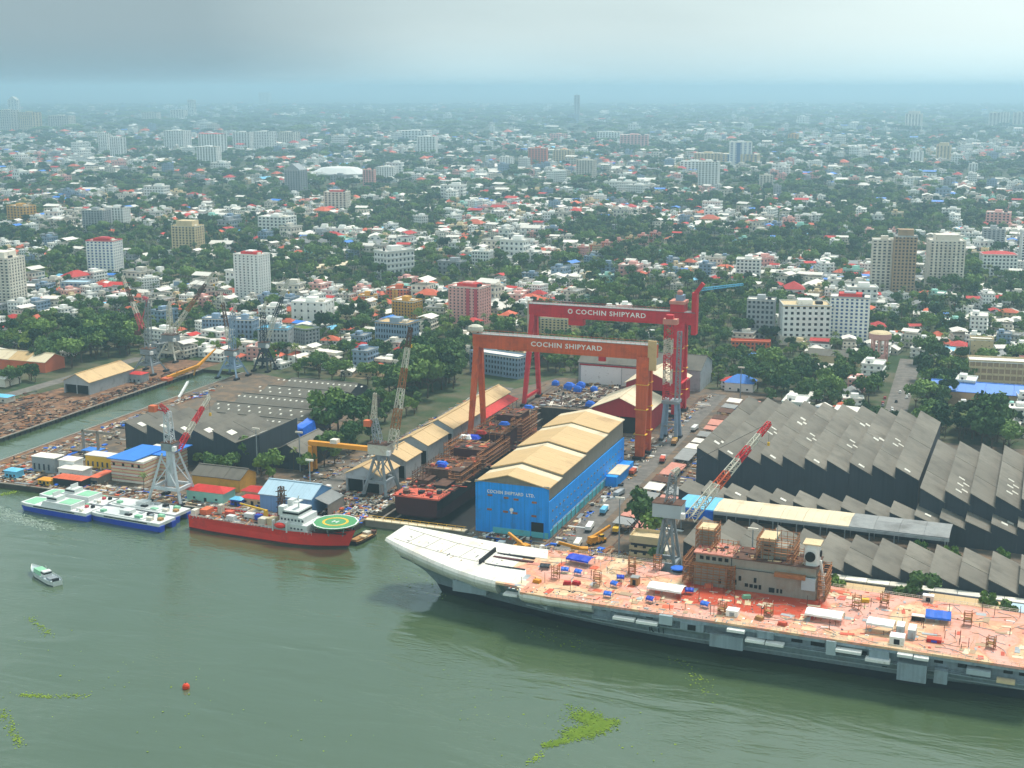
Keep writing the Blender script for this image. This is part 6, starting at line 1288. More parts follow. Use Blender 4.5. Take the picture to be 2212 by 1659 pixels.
# ------------------------------------------------------------------ named buildings of the city
FOOT = []     # circles kept free of houses and trees
def facade(label, x0, x1, ytop, ybase, floors, cols, side_cols, wall='white', glass='glass', yaw=-20.5, ratio=.7, pier=.45, band=.42, name='apartment_block', cat='apartment building', roof='paleroof', top=None, stripes=None, hero=True, podium=None, accent=None, group=None, lift=True, topcol=None):
    base = at((x0+x1)/2, ybase); dist = math.hypot(base.x, base.y); Wm = (x1-x0)*base.y/FPX/cP*1.0
    # true facing relative to the line of sight
    psi = R(yaw) - math.atan2(-base.x, base.y)*1.0
    view = math.atan2(base.x, base.y); rel = abs(R(yaw) + view)
    w = Wm/(abs(math.cos(rel)) + ratio*abs(math.sin(rel))); dd = w*ratio
    ctr = base + Vector((base.x, base.y, 0)).normalized()*(dd*.5); ctr.z = GZ
    hgt = max(3.0, height_at(base, ytop) - GZ)
    b = thing(name, label, cat, ctr, R(yaw), group); FOOT.append((ctr.x, ctr.y, max(w, dd)*.62))
    hx, hy = w/2, dd/2; fh = hgt/floors
    MB().box(-hx+.5, hx-.5, -hy+.5, hy-.5, 0, hgt-.2).build('core', glass, b)
    def ring_boxes(mb, z0, z1, o): mb.box(-hx-o,hx+o,-hy-o,-hy+.6,z0,z1); mb.box(-hx-o,hx+o,hy-.6,hy+o,z0,z1); mb.box(-hx-o,-hx+.6,-hy+.6,hy-.6,z0,z1); mb.box(hx-.6,hx+o,-hy+.6,hy-.6,z0,z1)
    if hero:
        bm_ = MB(); ring_boxes(bm_, 0, fh*band, .15); bmesh_ = bm_.mesh('floor_band', wall)
        for f in range(floors): place('floor_band', bmesh_, b, (0, 0, f*fh))
    else:
        bm_ = MB()
        for f in range(floors): ring_boxes(bm_, f*fh, f*fh+fh*band, .15)
        bm_.build('floor_bands', wall, b)['kind'] = 'stuff'
    pw = w*pier/cols; pall = MB(); pms = {}
    for k in range(cols+1):
        x = -hx + w*k/cols; ac = stripes and k in stripes; m = accent if ac else wall; ww = pw*(1.6 if ac else 1.0)
        xa, xb = max(-hx-.3, x-ww/2), min(hx+.3, x+ww/2)
        for sy in (-1, 1):
            mb = MB().box(xa, xb, sy*hy-.32, sy*hy+.32, 0, hgt)
            if hero: mb.build('pier', m, b)
            else: pall.box(xa, xb, sy*hy-.32, sy*hy+.32, 0, hgt, 1 if ac else 0)
    pw2 = dd*pier/side_cols
    for k in range(side_cols+1):
        y = -hy + dd*k/side_cols; ya, yb = max(-hy-.28, y-pw2/2), min(hy+.28, y+pw2/2)
        for sx in (-1, 1):
            if hero: MB().box(sx*hx-.31, sx*hx+.31, ya, yb, 0, hgt).build('pier', wall, b)
            else: pall.box(sx*hx-.31, sx*hx+.31, ya, yb, 0, hgt)
    if not hero: pall.build('piers', [wall, accent or wall], b)['kind'] = 'stuff'
    MB().box(-hx-.4,hx+.4,-hy-.4,hy+.4,hgt-.25,hgt+.35).build('roof_slab', roof, b)
    rp = MB(); 
    for (a0,a1,c0,c1) in ((-hx-.35,hx+.35,-hy-.35,-hy-.05),(-hx-.35,hx+.35,hy+.05,hy+.35),(-hx-.35,-hx-.05,-hy-.05,hy+.05),(hx+.05,hx+.35,-hy-.05,hy+.05)): rp.box(a0,a1,c0,c1,hgt+.35,hgt+1.4)
    rp.build('parapet', topcol or wall, b)
    if lift:
        MB().box(-w*.16,w*.14,-dd*.2,dd*.22,hgt+.35,hgt+4.2).build('lift_house', topcol or wall, b); MB().box(w*.22,w*.36,-dd*.15,dd*.1,hgt+.35,hgt+2.4).build('water_tank', 'dark' if random.random()<.4 else 'offwhite', b)
    if top == 'hip':
        MB().add([(-hx-.8,-hy-.8,hgt+.4),(hx+.8,-hy-.8,hgt+.4),(hx+.8,hy+.8,hgt+.4),(-hx-.8,hy+.8,hgt+.4),(-hx*.4,0,hgt+4.0),(hx*.4,0,hgt+4.0)],[(0,1,5,4),(1,2,5),(2,3,4,5),(3,0,4)]).build('roof','redroof',b)
    elif top == 'red': MB().box(-w*.3,w*.3,-dd*.3,dd*.3,hgt+.4,hgt+3.2).build('roof_pavilion','redroof',b)
    elif top == 'pent': MB().box(-w*.34,w*.34,-dd*.36,dd*.36,hgt+.4,hgt+fh*2.2).build('penthouse', wall, b)
    elif top == 'peak': MB().add([(-hx,-hy,hgt+.4),(0,-hy,hgt+.4+w*.35),(hx,-hy,hgt+.4),(-hx,hy,hgt+.4),(0,hy,hgt+.4+w*.35),(hx,hy,hgt+.4)],[(0,2,1),(3,4,5),(0,1,4,3),(1,2,5,4)]).build('pointed_roof', wall, b)
    if podium: MB().box(-hx*podium,hx*podium,-hy*podium,hy*podium,0,fh*1.6).build('podium', 'offwhite', b)
    return b
FB = facade
# near and large
FB('white apartment tower with many balconies at the left edge beyond the woods', -45, 58, 560, 672, 17, 8, 6, wall='offwhite', top='pent', yaw=-14, band=.5)
FB('white tower with blue glass strips and red roof edge', 193, 267, 522, 600, 13, 7, 5, wall='white', glass='blueglass', top='red', topcol='redstripe', yaw=-10)
FB('cream apartment tower with stepped penthouse', 375, 442, 490, 552, 11, 7, 4, wall='cream', top='pent', yaw=-16)
FB('slim bright white apartment tower with red rooftop behind the cranes', 510, 585, 552, 652, 17, 6, 5, wall='white', top='red', pier=.6, band=.5, yaw=-24)
FB('pink apartment block with crimson vertical stripes', 970, 1060, 622, 702, 12, 8, 5, wall='pinkwall', accent='redstripe', stripes=(5,7), top='red', yaw=-26, pier=.55, band=.5)
FB('white office block with square black windows and flat tan roof', 1680, 1790, 662, 745, 7, 8, 5, wall='white', glass='black', roof='cream', yaw=-4, pier=.52, band=.5, cat='office building', name='office_block', podium=1.12)
FB('pale grey-white tower with blue glass columns and dark red rooftop', 1790, 1873, 645, 745, 13, 8, 5, wall='white', glass='blueglass', topcol='greywall', top='red', yaw=-16, pier=.5)
FB('tall twin-toned apartment tower, white balconies side', 1878, 1930, 520, 638, 18, 5, 4, wall='offwhite', yaw=-12, band=.5)
FB('tan-coloured half of the tall twin-toned apartment tower', 1924, 1972, 512, 645, 19, 6, 4, wall='tanwall', top='pent', topcol='greywall', yaw=-12, band=.45)
FB('tall pale apartment tower with ribbed corners and stepped top', 1997, 2076, 522, 628, 17, 8, 5, wall='offwhite', top='pent', yaw=-8, pier=.55)
FB('white hall-like block under a broad red hipped roof', 2115, 2192, 552, 597, 6, 9, 5, wall='white', top='hip', yaw=-10, lift=False)
FB('grey balconied tower behind the red hipped roof', 2120, 2166, 495, 545, 11, 5, 4, wall='greywall', yaw=-16, hero=False)
FB('slim white tower at the right edge', 2200, 2240, 500, 575, 13, 4, 4, wall='white', yaw=-10, hero=False)
FB('cream apartment block seen through the red gantry', 1168, 1250, 690, 724, 6, 8, 4, wall='cream', yaw=-20)
FB('grey office block with punched windows and aqua roof by the viaduct', 560, 635, 712, 762, 5, 8, 4, wall='greywall', roof='skyroof', yaw=-6, cat='office building', name='office_block', pier=.55)
FB('grey office wing with roof garden beside the aqua-roofed block', 625, 690, 712, 752, 5, 7, 4, wall='greywall', roof='grass', yaw=-42, cat='office building', name='office_block', pier=.5, lift=False)
FB('blue-grey office block with rows of dark windows behind the cranes', 440, 500, 690, 738, 5, 7, 4, wall='bluewall', yaw=-8, cat='office building', name='office_block', pier=.5)
FB('blue-grey wing next to the dark-windowed office block', 505, 560, 692, 745, 5, 5, 4, wall='bluewall', yaw=-14, cat='office building', name='office_block', pier=.5)
FB('white modern block with flat roofs above the roof garden', 632, 722, 655, 698, 3, 5, 3, wall='white', yaw=-14, pier=.7, band=.65, cat='office building', name='office_block')
FB('grey office with slim white columns and pale flat roof', 812, 905, 700, 750, 4, 12, 5, wall='bluewall', roof='tanroof', yaw=-24, cat='office building', name='office_block', pier=.35)
FB('mustard yellow block behind the grey columned office', 848, 912, 652, 692, 6, 7, 4, wall='yellowwall', yaw=-28)
FB('small orange and yellow block', 775, 815, 640, 666, 4, 5, 3, wall='yellowwall', accent='orangewall', stripes=(1,2), yaw=-20)
FB('orange-red and yellow block with water tank', 836, 892, 625, 652, 4, 6, 3, wall='orangewall', accent='yellowwall', stripes=(2,3), yaw=-20)
FB('long pale office building behind the orange gantry leg', 1015, 1140, 768, 812, 4, 16, 4, wall='bluewall', yaw=-36, cat='office building', name='office_block', pier=.4, lift=False, ratio=.28)
FB('pale tall-windowed block beside the long pale office', 970, 1015, 752, 790, 4, 6, 4, wall='offwhite', yaw=-30, hero=False)
FB('beige office slab with a grid of brown sunshades beyond the avenue', 2090, 2290, 785, 842, 4, 16, 4, wall='cream', glass='tanwall', yaw=-14, ratio=.25, cat='office building', name='office_block', pier=.18, band=.3, lift=False)
FB('blank cream stair tower of the beige sunshade office', 2092, 2140, 735, 790, 5, 3, 3, wall='cream', yaw=-14, pier=.85, band=.8, cat='office building', name='office_block', lift=False)
FB('grey residential block with red shop band beside the white office', 1612, 1672, 650, 735, 8, 6, 4, wall='greywall', yaw=-16, hero=False)
FB('terracotta long block with blue sheets in front', 1580, 1662, 740, 758, 2, 10, 3, wall='orangewall', roof='orangeroof', yaw=-10, ratio=.3, lift=False, cat='office building', name='office_block')
FB('white residential block with flat roofs left of the white office', 1590, 1642, 562, 606, 6, 6, 4, wall='white', yaw=-14, hero=False)
FB('yellow ochre block at the left edge of town', 20, 78, 446, 486, 7, 5, 4, wall='yellowwall', yaw=-30, hero=False)
FB('grey-white residential slab beyond the white tower', 182, 240, 455, 502, 9, 7, 4, wall='greywall', yaw=-14, hero=False)
FB('white residential slab joined to the grey-white one', 232, 282, 450, 495, 8, 6, 4, wall='white', yaw=-14, hero=False)
FB('blue glass pavilion with pale roof near the woods', 135, 205, 612, 642, 3, 6, 3, wall='greywall', glass='blueglass', roof='palebluroof', yaw=-8, lift=False, cat='office building', name='office_block', hero=False)
FB('white multi-storey shop block beside the flyover', 560, 640, 470, 505, 5, 7, 4, wall='white', yaw=-20, hero=False)
FB('white multi-storey block near the small park', 1020, 1065, 545, 575, 4, 6, 4, wall='white', yaw=-20, hero=False)
# farther towers
for (x0,x1,yt,yb,fl,cl,wall,top,lab) in (
 (215,240,288,332,14,4,'white',None,'far white tower, left one of a joined pair'),(240,273,297,342,14,5,'white',None,'far white tower, right one of a joined pair'),(357,413,283,322,12,8,'white',None,'far pale broad tower above the trees'),
 (428,478,318,358,11,7,'white',None,'far white ribbed tower before another'),(432,490,290,335,13,7,'white','hip','far white tower with coloured rooftop'),(505,548,286,322,11,6,'white',None,'far white slab with sloping shadow'),(550,597,285,325,12,6,'white',None,'second far white slab in a row'),(602,648,286,316,10,7,'offwhite',None,'far grey-white slab ending the row'),
 (617,664,368,420,13,6,'greywall','peak','grey tower with pointed glazed roof'),(702,757,416,462,9,6,'offwhite','red','beige office tower with red sphere-like rooftop'),(785,812,368,406,9,4,'pinkwall',None,'slim pink tower beside the white roof'),(815,860,362,392,8,7,'white',None,'white ribbed slab beside the pink tower'),
 (902,945,296,336,11,6,'white',None,'far white tower beside a long white hall'),(862,932,283,305,4,9,'white',None,'far long white hall'),(1142,1183,321,356,8,6,'orangewall',None,'far orange apartment block'),(1245,1288,347,388,10,6,'offwhite',None,'far pale grey-green tower'),(1195,1240,325,350,6,6,'cream',None,'far cream block beside the orange one'),
 (1508,1553,350,406,14,6,'white',None,'tall white tower with dark crown'),(1575,1622,308,358,13,5,'white',None,'far white tower with a blue glass strip'),(1500,1560,332,356,6,8,'cream',None,'far low beige slab before the tower'),(1560,1640,334,358,6,9,'cream',None,'far long beige slab beneath the blue strip tower'),
 (1640,1668,380,412,8,4,'offwhite',None,'small pale tower by the grey slab'),(1670,1686,402,432,8,3,'greywall',None,'thin grey tower beside the pale one'),(1702,1724,290,310,8,3,'yellowwall',None,'far small yellow tower'),(1955,1990,246,284,14,5,'offwhite','pent','hazy stepped tower on the skyline'),(2135,2158,244,278,13,3,'offwhite',None,'hazy tower, first of three at the right skyline'),(2160,2178,243,277,13,3,'offwhite',None,'hazy tower, middle of three at the right skyline'),(2187,2212,243,277,13,3,'offwhite',None,'hazy tower, last of three at the right skyline'),
 (2022,2052,315,350,12,4,'cream','pent','far cream tower with stepped top'),(1966,1993,328,352,9,4,'white',None,'far white tower amid low houses'),(2092,2110,354,380,9,3,'white',None,'far slim white tower'),(0,42,238,285,13,6,'offwhite',None,'hazy beige tower group at the left skyline, outer'),(44,90,243,286,12,7,'cream',None,'hazy beige tower group at the left skyline, inner'),(108,162,250,281,9,9,'offwhite',None,'hazy beige slab on the left skyline'),(20,44,216,250,12,3,'offwhite','peak','hazy spired tower on the left skyline'),
 (308,347,243,263,6,6,'offwhite',None,'hazy beige slab, nearer one on the skyline'),(370,405,238,259,6,5,'offwhite',None,'hazy beige block with stepped roof on the skyline'),(407,424,216,250,11,3,'offwhite',None,'hazy slim tower on the skyline'),(1340,1400,292,320,7,8,'pinkwall',None,'far pinkish slab group'),(1290,1345,286,306,5,8,'white',None,'far white slabs beyond the fields'),(1470,1530,350,372,5,7,'white',None,'far white courtyard block'),(1080,1110,340,368,8,4,'white',None,'far white tower near the road'),(2130,2180,460,496,6,6,'pinkwall',None,'pinkish terraces block near the right'),
 (1240,1252,206,262,20,2,'greywall',None,'hazy dark slim tower on the centre skyline'),(560,585,200,226,10,3,'offwhite',None,'hazy block on the left centre skyline'),(1000,1030,305,318,3,4,'white',None,'far low white school'),(1190,1225,290,306,4,5,'pinkwall',None,'far pink low block')):
    FB(lab, x0, x1, yt, yb, fl, cl, max(2, cl//2), wall=wall, top=top, hero=False, yaw=random.choice((-8,-16,-24)), glass='blueglass' if 'blue' in lab else 'glass', pier=.5, accent='blueglass' if 'blue' in lab else None, stripes=(2,) if 'blue' in lab else None)
# white-roofed hall, long roofs, houses with bright colours
hl = at(735, 384); hd_ = thing('sports_hall', 'far sports hall under a broad white faceted roof', 'hall', hl, R(-8)); FOOT.append((hl.x, hl.y, 80))
MB().loft([[(72*k*math.cos(2*math.pi*i/16), 46*k*math.sin(2*math.pi*i/16), z) for i in range(16)] for z,k in ((0,.92),(9,.95))]).build('wall','greywall',hd_); MB().loft([[(72*k*math.cos(2*math.pi*i/16), 46*k*math.sin(2*math.pi*i/16), z) for i in range(16)] for z,k in ((9,1.0),(11,1.0),(24,.62),(26,.35))]).build('roof','white',hd_)
def longroof(label, u0, v0, u1, v1, d_, h_, roof, wall, cat='hall', name='long_roofed_hall'):
    a, b = at(u0,v0), at(u1,v1); c_ = (a+b)/2; L_ = (b-a).length; an = math.atan2(b.y-a.y, b.x-a.x)
    o = thing(name, label, cat, c_, an); FOOT.extend([((a*(1-k)+b*k).x, (a*(1-k)+b*k).y, d_*.8) for k in (0,.2,.4,.6,.8,1)])
    MB().box(-L_/2,L_/2,-d_/2,d_/2,0,h_).build('wall',wall,o)
    n = max(2, int(L_/14))
    for j in range(n):
        x0,x1 = -L_/2-.6+(L_+1.2)*j/n, -L_/2-.6+(L_+1.2)*(j+1)/n-.15
        MB().add([(x0,-d_/2-.8,h_),(x1,-d_/2-.8,h_),(x1,0,h_+d_*.2),(x0,0,h_+d_*.2),(x1,d_/2+.8,h_),(x0,d_/2+.8,h_)],[(0,1,2,3),(3,2,4,5)]).build('roof_panel',roof,o)
    return o
longroof('long pale pink roofed hall among trees', 658,592, 778,577, 16, 6, 'creamroof', 'offwhite'); longroof('long white roofed hall by the flyover', 275,565, 372,552, 14, 5, 'paleroof', 'white'); longroof('grey arched-roof hall behind the factory trees', 1748,780, 1858,788, 18, 7, 'asbestosx', 'cream'); longroof('terraced pale roofs in the mid town', 1330,470, 1420,478, 14, 5, 'paleroof', 'offwhite'); longroof('low white roof at the left edge of the woods', 0,770, 66,790, 12, 5, 'paleroof','orangewall'); longroof('blue sheet roof beside the terracotta block', 1588,775, 1680,783, 10, 4, 'blueroof','offwhite')
for i in range(9):
    u = 1195 + i*26; v = 566 - i*5.2
    FB('salmon apartment block in a slanting row of alike blocks', u, u+24, v-20, v, 4, 4, 3, wall='pinkwall' if i % 3 else 'cream', roof='orangeroof', yaw=-38, hero=False, group='row of salmon apartment blocks', accent='orangewall', stripes=(1,))
lh = thing('lime_house', 'lime green house with a scarlet pitched roof near the viaduct', 'house', at(785,774), R(-30)); FOOT.append((lh.location.x, lh.location.y, 14))
MB().box(-8,8,-6,6,0,9).build('wall','limewall',lh); MB().add([(-9,-7,9),(9,-7,9),(9,7,9),(-9,7,9),(-7,0,13),(7,0,13)],[(0,1,5,4),(1,2,5),(2,3,4,5),(3,0,4)]).build('roof','redroof',lh)
for x in (-5,0,5):
    for z in (1.5,5.5): MB().box(x-.9,x+.9,-6.1,-5.9,z,z+1.8).build('window','dark',lh); MB().box(8-.1,8.1,x*.8-.8,x*.8+.8,z,z+1.8).build('window','dark',lh)
# viaduct
def viaduct(label, pts, h_):
    a = at(*pts[0]); v_ = thing('viaduct', label, 'viaduct', a, 0)
    P_ = [at(*q_) - a for q_ in pts]
    for p, q_ in zip(P_, P_[1:]):
        n = max(1, int((q_-p).length/28))
        for k in range(n):
            A_, B_ = p+(q_-p)*(k/n), p+(q_-p)*((k+1)/n - .004)
            MB().bar(A_+Vector((0,0,h_)), B_+Vector((0,0,h_)), 8.5, 2.2).build('deck_span','offwhite',v_); MB().tube(A_+Vector((0,0,-.2)), A_+Vector((0,0,h_-1)), 1.0, 1.2, 8).build('pier','concrete',v_)
viaduct('pale elevated metro viaduct running behind the shipyard halls', [(395,748),(500,757),(620,770),(735,786)], 8.0); viaduct('short pale stretch of viaduct between trees', [(815,797),(935,810)], 8.0)
# pink water tower
wt = thing('water_tower', 'salmon pink water tower on eight slender columns', 'water tower', at(1898,782), YAW); FOOT.append((wt.location.x, wt.location.y, 12)); hw = height_at(wt.location, 716)-GZ
for k in range(8): a = 2*math.pi*k/8; MB().tube((6*math.cos(a),6*math.sin(a),0),(6*math.cos(a),6*math.sin(a),hw-6),.6,.6,8).build('column','pinkwall',wt)
for z in (hw*.3, hw*.55): ring(MB(),0,0,5.5,6.6,z,16).build('brace_ring','pinkwall',wt)
MB().loft([[(r_*math.cos(2*math.pi*i/20),r_*math.sin(2*math.pi*i/20),z) for i in range(20)] for r_,z in ((6.5,hw-6.2),(8.4,hw-5.4),(8.6,hw-1.6),(8.2,hw-1.2))]).build('tank','pinkwall',wt); MB().loft([[(r_*math.cos(2*math.pi*i/20),r_*math.sin(2*math.pi*i/20),z) for i in range(20)] for r_,z in ((8.5,hw-1.2),(6,hw),(2,hw+.6))]).build('tank_roof','cream',wt)
MB().box(-9,5,-10,-5.5,0,7).build('pump_house','pinkwall',wt); MB().tube((0,0,0),(0,0,hw-6),1.4,1.4,10).build('riser','offwhite',wt)
def billboard(label, u, v, w, h_, z0, m1, m2):
    b_ = thing('billboard', label, 'billboard', at(u,v), R(-10)); MB().box(-w/2,w/2,-.2,.2,z0,z0+h_).build('panel',m1,b_); MB().box(-w*.4,w*.2,-.3,-.2,z0+h_*.25,z0+h_*.85).build('printed_poster',m2,b_)
    for x in (-w*.35,w*.35): MB().box(x-.25,x+.25,-.15,.15,0,z0).build('post','cranegrey',b_)
billboard('yellow billboard standing beside the left white tower', 70, 618, 9, 6, 8, 'yellow', 'craneyellow'); billboard('white billboard above the old town roofs', 385, 640, 10, 7, 9, 'white', 'bluewall')
# ------------------------------------------------------------------ house kinds
def vnoise(x, y, sc, seed):
    x = np.asarray(x)/sc; y = np.asarray(y)/sc; xi = np.floor(x).astype(int); yi = np.floor(y).astype(int); fx = x-xi; fy = y-yi
    def h_(i, j): 
        n = (i*374761393 + j*668265263 + seed*1442695041) & 0x7fffffff; n = (n ^ (n >> 13))*1274126177 & 0x7fffffff; return ((n ^ (n >> 16)) & 0xffff)/65535.0
    fx = fx*fx*(3-2*fx); fy = fy*fy*(3-2*fy)
    return (h_(xi,yi)*(1-fx)+h_(xi+1,yi)*fx)*(1-fy) + (h_(xi,yi+1)*(1-fx)+h_(xi+1,yi+1)*fx)*fy
PROTO = []
def house_parts(kind, w, d_, st, wall, roof):
    """list of (part name, MB, material)"""
    h_ = st*3.2; out = [('wall', MB().box(-w/2,w/2,-d_/2,d_/2,-.3,h_), wall)]
    gl = MB()
    for f in range(st):
        z = f*3.2+1.0
        for k in range(max(2,int(w/3.4))):
            x = -w/2 + w*(k+.5)/max(2,int(w/3.4)); gl.box(x-.75,x+.75,-d_/2-.05,-d_/2+.05,z,z+1.4); gl.box(x-.75,x+.75,d_/2-.05,d_/2+.05,z,z+1.4)
        for k in range(max(2,int(d_/3.4))):
            y = -d_/2 + d_*(k+.5)/max(2,int(d_/3.4)); gl.box(w/2-.05,w/2+.05,y-.75,y+.75,z,z+1.4); gl.box(-w/2-.05,-w/2+.05,y-.75,y+.75,z,z+1.4)
    out.append(('glazing', gl, 'glass'))
    if st > 1:
        sl = MB()
        for f in range(1, st): sl.box(-w/2-.6,w/2+.6,-d_/2-.7,d_/2+.6,f*3.2-.15,f*3.2+.15)
        out.append(('floor_slab', sl, wall))
    if kind == 'flat':
        rf = MB().box(-w/2-.5,w/2+.5,-d_/2-.5,d_/2+.5,h_,h_+.35); out.append(('roof', rf, roof))
        pp = MB(); pp.box(-w/2-.45,w/2+.45,-d_/2-.45,-d_/2-.2,h_+.35,h_+1.1); pp.box(-w/2-.45,w/2+.45,d_/2+.2,d_/2+.45,h_+.35,h_+1.1); pp.box(-w/2-.45,-w/2-.2,-d_/2-.2,d_/2+.2,h_+.35,h_+1.1); pp.box(w/2+.2,w/2+.45,-d_/2-.2,d_/2+.2,h_+.35,h_+1.1); out.append(('parapet', pp, wall))
        out.append(('stair_house', MB().box(-w*.1,w*.28,0,d_*.4,h_+.35,h_+2.9), wall)); out.append(('water_tank', MB().tube((-w*.28,d_*.2,h_+.35),(-w*.28,d_*.2,h_+1.7),.8,.8,8), 'dark'))
    elif kind == 'hip':
        a, b, r_ = w/2+.9, d_/2+.9, max(w-d_,2)/2; e = h_
        out.append(('roof', MB().add([(-a,-b,e),(a,-b,e),(a,b,e),(-a,b,e),(-r_,0,e+d_*.3),(r_,0,e+d_*.3)],[(0,1,5,4),(1,2,5),(2,3,4,5),(3,0,4),(0,3,2,1)]), roof))
    elif kind == 'gable':
        a, b, e = w/2+.7, d_/2+.9, h_
        out.append(('roof', MB().add([(-a,-b,e),(a,-b,e),(a,0,e+d_*.22),(-a,0,e+d_*.22),(a,b,e),(-a,b,e)],[(0,1,2,3),(3,2,4,5)]), roof)); out.append(('gable_wall', MB().add([(-w/2,-d_/2,e),(-w/2,d_/2,e),(-w/2,0,e+d_*.2),(w/2,-d_/2,e),(w/2,d_/2,e),(w/2,0,e+d_*.2)],[(0,1,2),(3,5,4)]), wall))
    elif kind == 'truss':   # concrete house with a sheet roof raised over its terrace
        a, b, e = w/2+.6, d_/2+.6, h_+2.2
        out.append(('roof', MB().add([(-a,-b,e),(a,-b,e),(a,0,e+d_*.16),(-a,0,e+d_*.16),(a,b,e),(-a,b,e)],[(0,1,2,3),(3,2,4,5)]), roof)); ps_ = MB()
        for x in (-w/2+.2, w/2-.2):
            for y in (-d_/2+.2, d_/2-.2): ps_.box(x-.12,x+.12,y-.12,y+.12,h_,e)
        out.append(('roof_post', ps_, 'cranegrey'))
    return out
SPEC = [('flat',12,10,2,'white','paleroof','white two-storey flat-roofed house'),('flat',15,12,3,'offwhite','greyroof','off-white three-storey flat-roofed house'),('flat',18,13,4,'white','paleroof','white four-storey flat-roofed block'),('flat',13,10,2,'cream','paleroof','cream flat-roofed house'),
 ('flat',11,9,1,'white','paleroof','low white flat-roofed house'),('flat',20,12,3,'greywall','greyroof','grey three-storey flat-roofed block'),('flat',14,11,2,'mintwall','paleroof','mint green flat-roofed house'),('flat',13,12,3,'pinkwall','paleroof','pink three-storey flat-roofed house'),
 ('hip',12,9,1,'offwhite','orangeroof','low house with orange tiled hipped roof'),('hip',14,10,2,'white','redroof','white house with red hipped roof'),('hip',16,11,2,'cream','orangeroof','cream house with orange hipped roof'),('gable',18,9,1,'offwhite','paleroof','long low house with pale sheet roof'),('gable',22,11,1,'greywall','greyroof','long grey sheet-roofed shed'),('gable',16,9,2,'white','paleroof','white gabled house with pale roof'),
 ('truss',13,10,2,'white','redroof','white house with red sheet roof raised over its terrace'),('truss',14,10,2,'white','blueroof','white house with blue sheet roof raised over its terrace'),('truss',15,11,3,'offwhite','paleroof','tall off-white house with pale raised sheet roof'),('gable',14,9,1,'offwhite','skyroof','low shed with sky-blue sheet roof'),('flat',24,14,5,'white','paleroof','white five-storey flat-roofed block'),('flat',16,12,4,'bluewall','greyroof','blue-grey four-storey flat-roofed block'),
 ('gable',26,12,1,'offwhite','paleroof','long white-roofed workshop'),('flat',17,10,1,'offwhite','paleroof','wide low off-white flat-roofed house'),('flat',12,11,3,'white','paleroof','narrow white three-storey house'),('hip',13,11,1,'white','orangeroof','white bungalow with orange hipped roof')]
WTS = np.array([8,6,4,5,9,3,2,2.4,5,4,4,9,5,8,4,2.4,8,2,2,1.6,8,7,5,5]); WTS = WTS/WTS.sum()
NOCOL = bpy.data.collections.new('house_kinds'); NOTREE = bpy.data.collections.new('tree_kinds')
for i, (kind, w, d_, st, wall, roof, lab) in enumerate(SPEC):
    parts = house_parts(kind, w, d_, st, wall, roof); meshes = [(n, mb.mesh(n, m)) for n, mb, m in parts]
    PROTO.append((meshes, lab, math.hypot(w, d_)/2))
    jm = MB(); mats = []
    for n, mb, m in parts:
        if m not in mats: mats.append(m)
        jm.add(mb.v, mb.f, mats.index(m))
    jo = bpy.data.objects.new('house_kind_%02d' % i, jm.mesh('house_kind', mats)); NOCOL.objects.link(jo)
for i, (tm_, cm, rx, hh) in enumerate(KINDS + PALMS):
    bb = [tm_, cm]; vv = []; ff = []; mi = []
    me = bpy.data.meshes.new('tree_kind'); off = 0
    for k, m_ in enumerate(bb):
        vv += [tuple(v.co) for v in m_.vertices]; ff += [tuple(off+j for j in p.vertices) for p in m_.polygons]; mi += [k]*len(m_.polygons); off = len(vv)
    me.from_pydata(vv, [], ff); me.materials.append(tm_.materials[0]); me.materials.append(cm.materials[0]); me.polygons.foreach_set('material_index', mi); me.update()
    NOTREE.objects.link(bpy.data.objects.new('tree_kind_%02d' % i, me))

# ------------------------------------------------------------------ laying out the town
def blocked(x, y, r_):
    s, t_ = ydv((x, y))
    if t_ < 345 + r_ and -345 - r_ < s < 345: 
        if not (t_ > 300 and s < -195) and not (s > 65 and 245 + r_ < t_): return True
    if s <= -345+r_ and (t_ < 120 or (s > -470 and t_ < 312) or (s > -640 and t_ < 262)): return True
    if s > 100 and s < 150 and 280 < t_ < 515 and 118 - r_*.9 < s < 139 + r_*.9: return True
    return False
pts = []   # x, y, ring
RINGS = ((760,1350,13.5,0),(1350,2700,15.5,1),(2700,6200,36.0,2),(6200,17000,105.0,3))
for y0, y1, sp_, rg in RINGS:
    ys = np.arange(y0, y1, sp_); 
    for y in ys:
        lo, hi = -y*.455-40, y*.455+40; xs_ = np.arange(lo, hi, sp_)
        jx = xs_ + rng.uniform(-.45,.45,len(xs_))*sp_; jy = y + rng.uniform(-.45,.45,len(xs_))*sp_
        pts.append(np.stack([jx, jy, np.full(len(xs_), rg)],1))
pts = np.concatenate(pts); X, Y, RG = pts[:,0], pts[:,1], pts[:,2].astype(int)
dens = .55*vnoise(X,Y,170,3) + .3*vnoise(X,Y,420,5) + .15*vnoise(X,Y,60,8)
thr = np.array([.45,.445,.48,.62])[RG]
prob = np.clip((dens-thr)*5+.36, .05, .88); prob = np.where(RG == 3, prob*.8, prob); prob = np.where(RG == 2, prob*.9, prob)
hs = rng.random(len(X)) < prob
footx = np.array(FOOT); treep = np.array(TREEPTS)
H_, T_ = [], []
occ = {}
